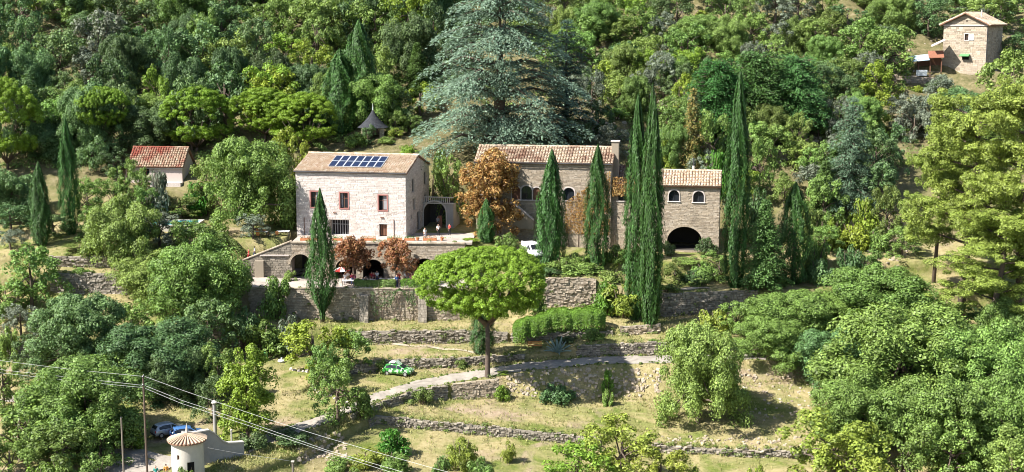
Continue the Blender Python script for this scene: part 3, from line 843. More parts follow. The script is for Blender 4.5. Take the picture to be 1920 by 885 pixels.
def hill_wall(px0, py0, px1, py1, h, label):
    a, b = ground(px0, py0), ground(px1, py1); n = max(2, int((b - a).length / 2))
    t = empty('hillside_wall', a, 0, label, 'stone wall')
    V, Q = [], []; mb = MB()
    for i in range(n):
        p, q = a.lerp(b, i / n), a.lerp(b, (i + 1) / n); d = (q - p).xy; L = d.length; d.normalize(); al = Vector((d.x, d.y, 0)); nr = Vector((d.y, -d.x, 0))
        if nr.y > 0: nr = -nr
        z = H(p.x, p.y); p = Vector((p.x, p.y, z)) - a
        hh = h * rnd.uniform(.7, 1.15)
        mb.box(min(p.x, p.x + d.x * L), max(p.x, p.x + d.x * L), p.y - .1, p.y + .9, p.z - .6, p.z + hh * .9)
        v = -.4
        while v < hh:
            s = rnd.uniform(.2, .4); u = 0
            while u < L:
                w = rnd.uniform(.35, .9); stone_box(V, Q, p + nr * .2, al, Vector((0,0,1)), nr, u, min(u + w, L + .1), v, v + s, rnd.uniform(.05, .3), back=.3); u += w
            v += s
    mb.build('wall_core', M['mortar_grey'], t); obj_vq('stonework', V, Q, M['stone_tan'], t, 'stuff')
hill_wall(1085, 75, 1150, 72, 1.2, 'broken stone wall high on the hillside right of the big cedar')
hill_wall(1092, 130, 1150, 128, 1.3, 'layered stone wall on the slope beside the cedar top')
hill_wall(1455, 297, 1545, 292, 1.4, 'sunlit stone terrace wall on the slope behind the small rounded shrubs')
hill_wall(835, 105, 870, 108, 1.4, 'pale rock wall showing left of the cedar crown')
hill_wall(1540, 175, 1600, 172, 1.8, 'dark craggy rock wall between the green conifers and the hill house')
hill_wall(1240, 200, 1290, 205, 1.0, 'low stone wall in dry grass above the browning spruce')
hill_wall(1640, 150, 1760, 148, 1.2, 'low terrace wall on the slope below the hill house')

JF = .9
# ------------------------------------------------------------------ long stone house in the middle
c0 = at(890, 445, 209.0)
W2 = xat(1145, 206.5, 5) - xat(893, 209, 5); W2 /= math.cos(YAW); D2, Hh2 = 8.5, 0
base2 = -1.9
o2 = Vector((xat(893, 209, 3), 209.0, base2))
mid = empty('long_house', o2, YAW, 'long stone house with brown tiled roof half hidden by the rust-coloured tree', 'house')
def mx(px): return (px - 893) / (1145 - 893) * W2
Z2 = at(1050, 304, 208).z - base2
RZ2 = at(1010, 274, 212.5).z - base2
def mz(py): return at(1030, py, 208).z - base2
m_arch = [(arch_poly(mx(988), mz(374), 1.65, 2.1, 10), 'glass'), (arch_poly(mx(968.5), mz(374), 1.3, 2.0, 10), 'shutter'), (arch_poly(mx(1007), mz(374), 1.1, 1.9, 10), 'shutter'), (arch_poly(mx(1067), mz(374), 1.7, 1.95, 10), 'glass')]
low_open = [rect(mx(1105), mx(1114), .1, 2.6)]
cut('wall', MB().prism([(0, -1.5), (D2, -1.5), (D2, Z2), (D2/2, RZ2 - .1), (0, Z2)], 'x', 0, W2).mesh('wall'), [prism_y(p, -.5, .4) for p, _ in m_arch] + [prism_y(p, -.5, .4) for p in low_open], M['mortar_tan'], mid)
gg = [grow(p, .16) for p, _ in m_arch] + low_open
V, Q = stones_flat((0, 0, 0), (1, 0, 0), (0, -1, 0), W2, lambda u: Z2 - .05, .5, .21, .06, lambda u, v: any(in_poly(p, u, v) for p in gg), v_from=-1)
obj_vq('facade_stones', V, Q, M['stone_tan'], mid, 'stuff')
V, Q = stones_flat((W2, 0, 0), (0, 1, 0), (1, 0, 0), D2, lambda u: Z2 + (RZ2 - Z2 - .1) * (1 - abs(u - D2/2) / (D2/2)) - .1, .6, .27, .05)
obj_vq('gable_stones', V, Q, M['stone_tan'], mid, 'stuff')
for p, k in m_arch:
    x0, x1, z0, z1 = p[0][0], p[1][0], p[0][1], max(q[1] for q in p)
    if k == 'glass': window(mid, x0, x1, z0, z1, 'iron', 'stone_pale', .16, arched=True, sill='stone_pale')
    else:
        f = MB().prism(grow(p, -.03), 'y', .12, .2).build('shutter', M['wood'], mid); poly_ring(p, .14, -.06, .3).build('surround', M['stone_pale'], f)
MB().box(low_open[0][0][0], low_open[0][1][0], .25, .32, .1, 2.6).build('door', M['wood'], mid)
rf = roof_slope('roof', mid, (-.3, -.4, Z2 - .05), (W2 + .3, -.4, Z2 - .05), (W2 + .3, D2/2, RZ2), (-.3, D2/2, RZ2), 'tile_brown', pitchw=.42)
roof_slope('roof', mid, (W2 + .3, D2 + .4, Z2 - .05), (-.3, D2 + .4, Z2 - .05), (-.3, D2/2 + .01, RZ2), (W2 + .3, D2/2 + .01, RZ2), 'tile_brown', pitchw=.42)
ridge_tiles(rf, (-.3, D2/2, RZ2 + .06), (W2 + .3, D2/2, RZ2 + .06), 'tile_brown')
ch = MB().box(W2 - .2, W2 + .9, 2.3, 3.5, Z2 - 2.5, RZ2 + 1.05).build('chimney', M['mortar_tan'], mid, bevel=.04)
MB().box(W2 - .32, W2 + 1.02, 2.18, 3.62, RZ2 + 1.06, RZ2 + 1.2).build('chimney_cap', M['stone_pale'], ch)
MB().tube([(-.2, -.5, Z2 - .08), (W2 + .2, -.5, Z2 - .08)], .08, 6).build('gutter', M['iron'], mid)
# sloping stair parapet on the front
MB().prism([(mx(955), mz(400)), (mx(960), mz(378)), (mx(968), mz(378)), (mx(1005), mz(408)), (mx(1005), mz(425)), (mx(955), mz(425))], 'y', -2.2, -1.9).build('stair_parapet', M['mortar_tan'], mid, bevel=.03)
MB().prism([(mx(955), mz(379)), (mx(968), mz(379)), (mx(1005), mz(409)), (mx(1005), mz(406)), (mx(968.5), mz(376)), (mx(955), mz(376))], 'y', -2.3, -1.8).build('stair_coping', M['stone_pale'], mid)

# low linking range with creeper, then the right wing
base3 = -2.75
o3 = o2 + ux * (W2 + .02) + uy * .6; o3.z = base3
linkb = empty('linking_range', o3, YAW, 'low stone range under orange creeper joining the long house and the arched wing', 'house')
W3 = (xat(1232, 206, 2) - xat(1146, 207, 2)) / math.cos(YAW); Z3 = at(1180, 345, 207).z - base3; D3 = 6
RZ3 = Z3 + 1.6
lw = rect(1.0, 2.5, at(1160, 375, 207).z - base3, at(1160, 357, 207).z - base3)
cut('wall', MB().prism([(0, -1), (D3, -1), (D3, RZ3 + .6), (0, Z3)], 'x', 0, W3).mesh('wall'), [prism_y(lw, -.5, .4)], M['mortar_tan'], linkb)
V, Q = stones_flat((0, 0, 0), (1, 0, 0), (0, -1, 0), W3, lambda u: Z3 - .05, .5, .21, .06, lambda u, v: in_poly(grow(lw, .05), u, v), v_from=-.8)
obj_vq('facade_stones', V, Q, M['stone_tan'], linkb, 'stuff')
window(linkb, lw[0][0], lw[1][0], lw[0][1], lw[2][1], 'iron', None, sill='stone_pale')
roof_slope('roof', linkb, (0, -.3, Z3), (W3, -.3, Z3), (W3, D3, RZ3 + .7), (0, D3, RZ3 + .7), 'tile_red', pitchw=.42)

o4 = at(1232, 468, 205.6); o4.z = base3
W4 = (xat(1349, 204, 2) - o4.x) / math.cos(YAW); Z4 = at(1290, 348, 205).z - base3; D4 = 7.5; RZ4 = at(1290, 320.5, 208.5).z - base3
wing = empty('arched_wing', o4, YAW, 'stone wing with two round-topped windows over a wide dark arch', 'house')
def gx(px): return (px - 1232) / (1349 - 1232) * W4
def gz(py): return at(1290, py, 205).z - base3
big = arch_poly(gx(1284), .15, 5.2, 3.55, 18, 2.2)
w4 = [arch_poly(gx(1262.5), gz(377.5), 1.55, 1.65, 12), arch_poly(gx(1309), gz(378.5), 1.6, 1.65, 12)]
wg_ = cut('wall', MB().prism([(0, -1), (D4, -1), (D4, Z4), (D4/2, RZ4 - .1), (0, Z4)], 'x', 0, W4).mesh('wall'), [prism_y(big, -.5, 6.5)] + [prism_y(p, -.5, .45) for p in w4], M['mortar_tan'], wing)
paint_vault_shade(wg_, [big], 6.6)
gg = [grow(big, .12)] + [grow(p, .16) for p in w4]
V, Q = stones_flat((0, 0, 0), (1, 0, 0), (0, -1, 0), W4, lambda u: Z4 - .08, .5, .21, .06, lambda u, v: any(in_poly(p, u, v) for p in gg), v_from=-.8)
obj_vq('facade_stones', V, Q, M['stone_tan'], wing, 'stuff')
V, Q = stones_flat((W4, 0, 0), (0, 1, 0), (1, 0, 0), D4, lambda u: Z4 + (RZ4 - Z4 - .1) * (1 - abs(u - D4/2) / (D4/2)) - .1, .58, .25, .05, v_from=-.8)
obj_vq('gable_stones', V, Q, M['stone_tan'], wing, 'stuff')
voussoirs(big, .32, -.08, .2, 'stone_tan', wing)
for p in w4: window(wing, p[0][0], p[1][0], p[0][1], max(q[1] for q in p), 'iron', 'stone_pale', .15, arched=True, sill='stone_pale')
rf = roof_slope('roof', wing, (-.2, -.45, Z4 - .05), (W4 + .2, -.45, Z4 - .05), (W4 + .2, D4/2, RZ4), (-.2, D4/2, RZ4), 'tile', pitchw=.42)
roof_slope('roof', wing, (W4 + .2, D4 + .4, Z4 - .05), (-.2, D4 + .4, Z4 - .05), (-.2, D4/2 + .01, RZ4), (W4 + .2, D4/2 + .01, RZ4), 'tile', pitchw=.42)
ridge_tiles(rf, (-.2, D4/2, RZ4 + .06), (W4 + .2, D4/2, RZ4 + .06), 'tile')
ch = MB().tube([(gx(1297), D4/2 + .8, RZ4 - .8), (gx(1297), D4/2 + .8, RZ4 + .7)], .22, 10).build('chimney', M['plaster'], wing)
MB().tube([(gx(1297), D4/2 + .8, RZ4 + .71), (gx(1297), D4/2 + .8, RZ4 + 1.9)], .09, 8).build('flue', M['iron'], ch)

# ------------------------------------------------------------------ archway between the white house and the long house
ob = o1 + vx1 * (W1 + .05) + vy1 * 9.6; ob.z = -.3
arw = empty('archway', ob, YAW1, 'plastered archway with balustrade above in the shade between two houses', 'archway')
WA = (xat(866, 210, 2) - xat(808, 210, 2)) / math.cos(YAW); ZA = at(840, 383, 210).z + .3
ap = arch_poly(1.85, .1, 3.5, 4.2, 14)
cut('wall', MB().box(0, WA, 0, 4.2, -.5, ZA).mesh('wall'), [prism_y(ap, -.5, 3.8)], M['render_grey'], arw); paint_vault_shade(arw.children[0], [ap], 3.9)
poly_ring(ap, .18, -.05, .1).build('arch_trim', M['plaster'], arw)
MB().box(-.05, WA + .1, -.14, .5, ZA + .01, ZA + .16).build('ledge', M['plaster'], arw)
bl = MB().box(0, WA, .05, .25, ZA + .95, ZA + 1.08).build('handrail', M['plaster'], arw)
for i in range(13):
    MB().lathe([(.05, ZA + .17), (.09, ZA + .4), (.05, ZA + .7), (.07, ZA + .94)], 8, .2 + i * .33, .15).build('baluster', M['plaster'], arw)
MB().box(2.35, 2.95, .15, .3, .1, 2.1).build('door_leaf', M['rust'], arw)

# ------------------------------------------------------------------ small red-roofed house on the left
o5 = at(244, 348, 221.5); o5.z = H(xat(300, 222, 5), 222) - .2
yaw5 = -R(6)
W5, D5 = (xat(350, 221, 8) - xat(248, 221, 8)), 5.5
Z5 = at(300, 312, 221.5).z - o5.z; RZ5 = at(300, 276, 224.5).z - o5.z
cot = empty('cottage', o5, yaw5, 'small pale cottage with red tiled roof among the trees', 'house')
win5 = rect(W5 * .25, W5 * .25 + 1.1, 1.0, 2.2)
cut('wall', MB().prism([(0, -1.5), (D5, -1.5), (D5, Z5), (D5/2, RZ5 - .15), (0, Z5)], 'x', 0, W5).mesh('wall'), [prism_y(win5, -.5, .3)], M['plaster_pink'], cot)
window(cot, win5[0][0], win5[1][0], win5[0][1], win5[2][1], 'wood', None)
rf = roof_slope('roof', cot, (-.3, -.4, Z5 - .05), (W5 + .35, -.4, Z5 - .05), (W5 + .35, D5/2, RZ5), (-.3, D5/2, RZ5), 'tile_red', pitchw=.4)
roof_slope('roof', cot, (W5 + .35, D5 + .4, Z5 - .05), (-.3, D5 + .4, Z5 - .05), (-.3, D5/2 + .01, RZ5), (W5 + .35, D5/2 + .01, RZ5), 'tile_red', pitchw=.4)
ridge_tiles(rf, (-.3, D5/2, RZ5 + .06), (W5 + .35, D5/2, RZ5 + .06), 'tile_red')
MB().box(-.2, W5 + .2, -.3, -.05, Z5 - .28, Z5 - .1).build('fascia', M['plaster'], cot)
MB().box(W5 * .45, W5 + .2, -1.6, -.02, -.6, .05).build('doorstep', M['stone_pale'], cot)

# ------------------------------------------------------------------ slate-roofed pavilion
pv = at(700, 268, 233.0); pv.z = H(pv.x, 233.0)
pav = empty('garden_pavilion', (pv.x, 233.0, pv.z), R(10), 'little stone pavilion with pointed dark slate roof under the trees', 'pavilion')
zt = at(700, 238, 233).z - pv.z
for i, (x, y) in enumerate(((-1.5,-1.5),(1.3,-1.5),(1.5,1.5),(-1.5,1.5))):
    pl = MB().box(x - .38, x + .38, y - .38, y + .38, -.4, zt).build('pillar', M['mortar_tan'], pav)
    V, Q = [], []
    for (o, a, nn) in (((x-.38, y-.38, 0), (1,0,0), (0,-1,0)), ((x+.38, y-.38, 0), (0,1,0), (1,0,0))):
        v2, q2 = stones_flat(o, a, nn, .76, lambda u: zt, .4, .22, .04); b = len(V); V += v2; Q += [tuple(b + i for i in f) for f in q2]
    obj_vq('pillar_stones', V, Q, M['stone_grey'], pl, 'stuff')
MB().box(-1.1, 1.0, 1.3, 1.5, -.3, zt).build('back_wall', M['mortar_grey'], pav)
zr = at(695, 207, 233).z - pv.z
prof = [(2.6, zt - .1), (2.0, zt + .35), (1.35, zt + 1.0), (.75, zt + (zr - zt) * .62), (.1, zr)]
slab = MB().lathe(prof, 8).build('roof', M['slate'], pav)
V, Q = [], []
for i in range(4):
    (ra, za), (rb, zb) = prof[i], prof[i + 1]; nr = 3
    for k in range(nr):
        r0_, z0_, r1_, z1_ = ra + (rb-ra)*k/nr, za + (zb-za)*k/nr, ra + (rb-ra)*(k+1.15)/nr, za + (zb-za)*(k+1.15)/nr
        m = 40
        for j in range(m):
            a0, a1 = 2*math.pi*j/m + .01, 2*math.pi*(j+1)/m - .01; b = len(V); e = .06 + rnd.uniform(0, .03)
            V += [Vector((r0_*1.0*math.cos(a0), r0_*math.sin(a0), z0_ + e)), Vector((r0_*math.cos(a1), r0_*math.sin(a1), z0_ + e)), Vector((r1_*math.cos(a1), r1_*math.sin(a1), z1_ + e - .02)), Vector((r1_*math.cos(a0), r1_*math.sin(a0), z1_ + e - .02))]
            Q.append((b, b+1, b+2, b+3))
obj_vq('slates', V, Q, M['slate'], slab, 'stuff')
MB().lathe([(.12, zr - .05), (.06, zr + .5), (.03, zr + 1.2)], 8).build('finial', M['alu'], pav)

# ------------------------------------------------------------------ hill house, upper right
o6 = at(1766, 128, 265.0); o6.z = H(o6.x + 4, 264) - .8
yaw6 = -R(34)
W6 = xat(1852, 259.5, 25) - xat(1767, 265, 25); W6 /= math.cos(yaw6); D6 = 10.5
Z6 = at(1810, 46, 262).z - o6.z; RZ6 = at(1810, 24.5, 262).z - o6.z
hill = empty('hill_house', o6, yaw6, 'grey stone house with low tiled gable standing high on the hillside', 'house')
def hx(px): return (px - 1767) / (1852 - 1767) * W6
def hz(py): return at(1810, py, 262).z - o6.z
wn6 = rect(hx(1809), hx(1816.5), hz(75.5), hz(63.5)); vent = rect(hx(1810.5), hx(1813), hz(41), hz(37))
cut('wall', MB().prism([(0, -5), (W6, -5), (W6, Z6), (W6/2, RZ6 - .2), (0, Z6)], 'y', 0, D6).mesh('wall'), [prism_y(wn6, -.5, .4), prism_y(vent, -.5, .4)], M['mortar_tan'], hill)
V, Q = stones_flat((0, 0, 0), (1, 0, 0), (0, -1, 0), W6, lambda u: Z6 + (RZ6 - Z6 - .2) * (1 - abs(u - W6/2) / (W6/2)) - .1, .7, .3, .05, lambda u, v: in_poly(grow(wn6, .1), u, v) or in_poly(vent, u, v) or Z6 - .25 < v < Z6 - .02, v_from=-3)
obj_vq('facade_stones', V, Q, M['stone_tan'], hill, 'stuff')
V, Q = stones_flat((W6, 0, 0), (0, 1, 0), (1, 0, 0), D6, lambda u: Z6 - .1, .7, .3, .05, v_from=-1)
obj_vq('side_stones', V, Q, M['stone_tan'], hill, 'stuff')
w = window(hill, wn6[0][0], wn6[1][0], wn6[0][1], wn6[2][1], 'wood', 'stone_pale', .12)
MB().box(wn6[1][0] + .05, wn6[1][0] + .95, -.14, -.06, wn6[0][1], wn6[2][1]).build('shutter', M['white'], w)
MB().prism([(0, hz(101)), (-1.0, hz(104)), (-1.0, hz(105.5)), (0, hz(102.5))], 'x', hx(1803), hx(1821)).build('awning', M['green_paint'], hill)
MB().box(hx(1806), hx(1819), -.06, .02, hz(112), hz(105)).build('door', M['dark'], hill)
MB().box(-.05, W6 + .05, -.16, .05, Z6 - .24, Z6 - .03).build('cornice', M['stone_pale'], hill)
e = .7
ra = roof_slope('roof', hill, (-e, D6 + .3, Z6 - .12), (-e, -e, Z6 - .12), (W6/2, -e, RZ6 + .05), (W6/2, D6 + .3, RZ6 + .05), 'tile', pitchw=.45)
roof_slope('roof', hill, (W6 + e, -e, Z6 - .12), (W6 + e, D6 + .3, Z6 - .12), (W6/2 + .01, D6 + .3, RZ6 + .05), (W6/2 + .01, -e, RZ6 + .05), 'tile', pitchw=.45)
ridge_tiles(ra, (W6/2, -e, RZ6 + .1), (W6/2, D6 + .3, RZ6 + .1), 'tile')
MB().tube([(W6 + .06, -.12, Z6 - .3), (W6 + .06, -.12, 1)], .07, 6).build('drain_pipe', M['iron'], hill)
MB().tube([(W6 * .75, 3, RZ6 - 1), (W6 * .75, 3, RZ6 + .6)], .12, 8).build('flue', M['plaster'], hill)
# lean-to shed beside it
sh0 = at(1722, 132, 262.5); sh0.z = H(sh0.x + 2, 262) - .1
shed = empty('lean_to_shed', sh0, R(-14), 'ramshackle wooden lean-to with pale blue sheet roof beside the hill house', 'shed')
for x in (0, 2.1, 4.1):
    for y in (0, 2.6): MB().box(x - .1, x + .1, y - .1, y + .1, -.8, 3.4 if y == 0 else 4.0).build('post', M['wood'], shed)
MB().box(-.2, 4.2, 2.62, 2.74, -.5, 3.8).build('back_wall', M['wood'], shed)
MB().add([(-1.9,-.7,2.75),(1.9,-.7,3.15),(1.9,2.8,4.1),(-1.9,2.8,3.7),(-1.9,-.7,2.84),(1.9,-.7,3.24),(1.9,2.8,4.19),(-1.9,2.8,3.79)], [(0,3,2,1),(4,5,6,7),(0,1,5,4),(1,2,6,5),(2,3,7,6),(3,0,4,7)]).build('sheet_roof', M['blue_tarp'], shed)
MB().add([(1.7,-.5,3.5),(4.5,-.5,3.6),(4.5,2.8,4.8),(1.7,2.8,4.7),(1.7,-.5,3.6),(4.5,-.5,3.7),(4.5,2.8,4.9),(1.7,2.8,4.8)], [(0,3,2,1),(4,5,6,7),(0,1,5,4),(1,2,6,5),(2,3,7,6),(3,0,4,7)]).build('rusty_roof', M['rust'], shed)
MB().add([(2.2,0,5.6),(4.6,0,6.8),(4.6,2.5,7.0),(2.2,2.5,5.8),(2.2,0,5.7),(4.6,0,6.9),(4.6,2.5,7.1),(2.2,2.5,5.9)], [(0,3,2,1),(4,5,6,7),(0,1,5,4),(1,2,6,5),(2,3,7,6),(3,0,4,7)]).build('upper_canopy', M['stone_pale'], shed)
MB().box(-.4, 1.6, -.35, -.2, .2, 1.3).build('rail_panel', M['alu'], shed)
for z in (.3, .9): MB().box(-.6, 4.1, -.2, -.12, z, z + .09).build('rail', M['wood_grey'], shed)
MB().box(-.8, 4.4, -.5, 2.9, -.6, .0).build('deck', M['mortar_tan'], shed)

# ================================================================== trees and plants
def unit(v): return v / np.maximum(np.linalg.norm(v, axis=-1, keepdims=True), 1e-9)
def rdirs(n): return unit(rng.normal(size=(n, 3)))
def leaf_quads(P, N, L, W, along=None, wob=.35):
    """quads: centres P, normals N, length L, width W (arrays or numbers); along = preferred long axis"""
    n = len(P)
    N = unit(N)
    if along is None: along = rdirs(n)
    T = along - N * np.sum(along * N, 1, keepdims=True)
    T = unit(T + 1e-6); S = np.cross(N, T)
    L = np.broadcast_to(np.asarray(L, float), (n,))[:, None] * rng.uniform(.7, 1.35, (n, 1)); W = np.broadcast_to(np.asarray(W, float), (n,))[:, None] * rng.uniform(.7, 1.35, (n, 1))
    a = P - T * L / 2; c = P + T * L / 2
    k = rng.uniform(-.15, .15, (n, 1)) * L
    b = P + S * W / 2 + T * k + N * W * wob * rng.uniform(-.5, .5, (n, 1)); d = P - S * W / 2 + T * k + N * W * wob * rng.uniform(-.5, .5, (n, 1))
    V = np.stack([a, b, c, d], 1).reshape(-1, 3)
    return V, np.arange(4 * n).reshape(-1, 4)
def join(parts):
    Vs, Qs, o = [], [], 0
    for V, Q in parts: Vs.append(V); Qs.append(Q + o); o += len(V)
    return np.concatenate(Vs), np.concatenate(Qs)

def clumps_to_leaves(cen, rad, n_each, L, W, up=.25, rough=.65, flat=1.0, along_up=0.0):
    k = len(cen)
    idx = np.repeat(np.arange(k), n_each)
    d = rdirs(len(idx)); d[:, 2] = np.where(rng.random(len(idx)) < .55, np.abs(d[:, 2]), d[:, 2])
    r = rad[idx] * rng.uniform(.62, 1.05, len(idx))
    P = cen[idx] + d * r[:, None] * np.array([1, 1, flat])
    Nn = d + rdirs(len(idx)) * rough + np.array([0, 0, up])
    al = None
    if along_up: al = rdirs(len(idx)) + np.array([0, 0, along_up])
    return leaf_quads(P, Nn, L, W, al)

def limbs(mb, base_r, h, tips, n=7, split=.45, lean=(0, 0)):
    """tapered trunk with limbs reaching out to the given tips"""
    top = Vector((lean[0], lean[1], h))
    pts = [Vector((0, 0, -.6)), Vector((lean[0]*.1, lean[1]*.1, h*.15)), Vector((lean[0]*.45 + jit(.1), lean[1]*.45 + jit(.1), h*.5)), top]
    mb.tube(pts, [base_r*1.25, base_r, base_r*.75, base_r*.3], n)
    for t in tips:
        t = Vector(t); f = rnd.uniform(split, .85); s = Vector((lean[0]*f, lean[1]*f, h*f)); m = s.lerp(t, .55) + Vector((jit(.2), jit(.2), abs(jit(.3))))
        mb.tube([s, m, t], [base_r*.38, base_r*.24, base_r*.08], 5)

def broadleaf(Rr, Ht, ncl, leaf=.32, crown_from=.06, dens=1.0, lobes=5, seed=0, squash=1.0, droop=0.0):
    """round-headed tree: lobes made of clumps of leaves, gaps between them"""
    cz = Ht * (crown_from + 1) / 2; hz = Ht * (1 - crown_from) / 2
    lob = [(np.array([0, 0, cz + hz * .25]), .62)]
    for i in range(lobes):
        a = 2 * math.pi * (i + rnd.uniform(-.3, .3)) / lobes; rr = rnd.uniform(.42, .62); z = (-.5, .3, -.15, .45)[i % 4] + rnd.uniform(-.15, .15)
        lob.append((np.array([math.cos(a) * rr * Rr, math.sin(a) * rr * Rr, cz + z * hz]), rnd.uniform(.38, .55)))
    C_, Rd = [], []
    per = max(3, ncl // len(lob))
    for c, s in lob:
        d = rdirs(per); d[:, 2] = np.where((d[:, 2] < -.2) & (rng.random(per) < .6), -d[:, 2], d[:, 2])
        r = rng.uniform(.55, 1.0, per)[:, None]
        p = c + d * r * np.array([Rr * s, Rr * s, hz * (s + .12) * squash])
        C_.append(p); Rd.append(rng.uniform(.11, .21, per) * Rr)
    cen, rad = np.concatenate(C_), np.concatenate(Rd)
    keep = cen[:, 2] > max(.15, Ht * crown_from * .6); cen, rad = cen[keep], rad[keep]
    cen[:, 2] *= min(1.0, (Ht - rad.mean()) / cen[:, 2].max())
    tz = np.clip((cen[:, 2] + rad * .6 - cz * .8) / (Ht - cz * .8), 0, .97)          # rounded head: draw the upper clumps in
    env = Rr * np.sqrt(1 - tz ** 2); hr = np.hypot(cen[:, 0], cen[:, 1]) + 1e-6
    cen[:, :2] *= np.minimum(1, env / hr)[:, None]
    area = 4 * math.pi * np.mean(rad ** 2)
    n_each = max(10, int(dens * area * .85 / (leaf * leaf * .6)))
    V, Q = clumps_to_leaves(cen, rad, n_each, leaf, leaf * .62)
    mb = MB(); limbs(mb, max(.12, Rr * .06), Ht * .72, [tuple(c) for c, _ in lob[1:]] + [tuple(cen[i]) for i in rng.integers(0, len(cen), 6)])
    return V, Q, mb

def bush(Rr, Ht, ncl, leaf=.25, dens=1.0, spiky=0.0):
    d = rdirs(ncl); d[:, 2] = np.abs(d[:, 2])
    cen = d * rng.uniform(.35, .85, (ncl, 1)) * np.array([Rr, Rr, Ht * .85]) + np.array([0, 0, Ht * .08])
    rad = rng.uniform(.2, .34, ncl) * Rr
    n_each = max(8, int(dens * 4 * math.pi * np.mean(rad ** 2) * .8 / (leaf * leaf * .55)))
    V, Q = clumps_to_leaves(cen, rad, n_each, leaf * (1 + spiky), leaf * .58 * (1 - .4 * min(spiky, 1)), along_up=spiky * 1.2)
    mb = MB()
    for i in range(5):
        a = i * 1.257; mb.tube([(0, 0, -.4), (math.cos(a) * Rr * .25, math.sin(a) * Rr * .25, Ht * .4), (math.cos(a) * Rr * .5, math.sin(a) * Rr * .5, Ht * .75)], [.06, .045, .015], 5)
    return V, Q, mb

def umbrella(Rr, Ht, crown_h, ncl, leaf=.26, low=.4, cr=(.055, .095)):
    """stone pine: domed umbrella of puffy needle clumps on radiating limbs"""
    u = np.sqrt(rng.random(ncl)) * .97; th = rng.random(ncl) * 2 * math.pi
    zb = Ht - crown_h
    lob = 1 + .10 * np.sin(3 * th + 1) + .07 * np.sin(5 * th + 2.2)
    dome = np.sqrt(np.maximum(0, 1 - u ** 2.3))
    zm = zb + crown_h * low                                  # widest level
    upper = rng.random(ncl) < .68
    zc = np.where(upper, zm + (Ht - zm) * dome * (1 - .35 * rng.random(ncl) ** 2), zm - (zm - zb) * dome * rng.random(ncl) ** .7 * .95) - Rr * .05
    cen = np.stack([u * lob * Rr * np.cos(th), u * lob * Rr * np.sin(th), zc], 1)
    rad = rng.uniform(cr[0], cr[1], ncl) * Rr
    n_each = max(16, int(4 * math.pi * np.mean(rad ** 2) * 1.1 / (leaf * leaf * .42)))
    V, Q = clumps_to_leaves(cen, rad, n_each, leaf, leaf * .42, up=.35, rough=.42, flat=.9, along_up=.5)
    mb = MB()
    fork = zb - crown_h * .12
    mb.tube([(0, 0, -.6), (0, 0, .2), (.1, 0, fork * .5), (0, 0, fork)], [Rr * .052, Rr * .043, Rr * .037, Rr * .034], 9)
    for i in range(9):
        a = i * 2 * math.pi / 9 + jit(.25); rr = rnd.uniform(.45, .85) * Rr
        mb.tube([(0, 0, fork * rnd.uniform(.88, 1)), (math.cos(a) * rr * .45, math.sin(a) * rr * .45, zb + crown_h * .0), (math.cos(a) * rr, math.sin(a) * rr, zb + crown_h * .42)], [Rr * .03, Rr * .02, Rr * .006], 6)
    return V, Q, mb

def cypress(Rr, Ht, n, leaf=.45, prof=None, tops=1, width=.3):
    prof = prof or [(0, .35), (.06, .8), (.2, .98), (.45, 1.0), (.65, .82), (.82, .52), (.93, .25), (1, .03)]
    parts = []
    for k in range(tops):
        t = rng.random(n // tops) ** .9; th = rng.random(n // tops) * 2 * math.pi
        r = np.interp(t, [p[0] for p in prof], [p[1] for p in prof]) * Rr
        ph = k * 2.1
        rip = 1 + .14 * np.sin(7 * th + 3 * np.sin(t * 8 + ph)) + .08 * np.sin(11 * th + 17 * t + ph) + .07 * np.sin(t * 38 + th * 3 + ph) + .06 * np.sin(t * 15 + 2 * th)
        depth = np.where(rng.random(len(t)) < .06, rng.uniform(1.04, 1.2, len(t)), rng.uniform(.76, 1.04, len(t)))
        ox, oy, sc, hh = 0, 0, 1, 1
        if tops > 1:
            a = k * 2 * math.pi / tops + .5; ox, oy, sc, hh = math.cos(a) * Rr * .3, math.sin(a) * Rr * .25, .8, 1 - .05 * k
        R2 = r * rip * depth * sc
        P = np.stack([ox * (1 - .5 * t) + R2 * np.cos(th), oy + R2 * np.sin(th), t * Ht * hh], 1)
        N = np.stack([np.cos(th), np.sin(th), .3 + 0 * t], 1) + rdirs(len(t)) * .34 + np.stack([-np.sin(th), np.cos(th), 0 * t], 1) * (.5 * np.cos(7 * th + 3 * np.sin(t * 8 + ph)))[:, None]
        al = np.stack([.25 * np.cos(th), .25 * np.sin(th), 1 + 0 * t], 1) + rdirs(len(t)) * .25
        parts.append(leaf_quads(P, N, leaf, leaf * width, al))
    V, Q = join(parts)
    mb = MB().tube([(0, 0, -.6), (0, 0, Ht * .3), (0, 0, Ht * .93)], [Rr * .17, Rr * .12, .02], 7)
    return V, Q, mb

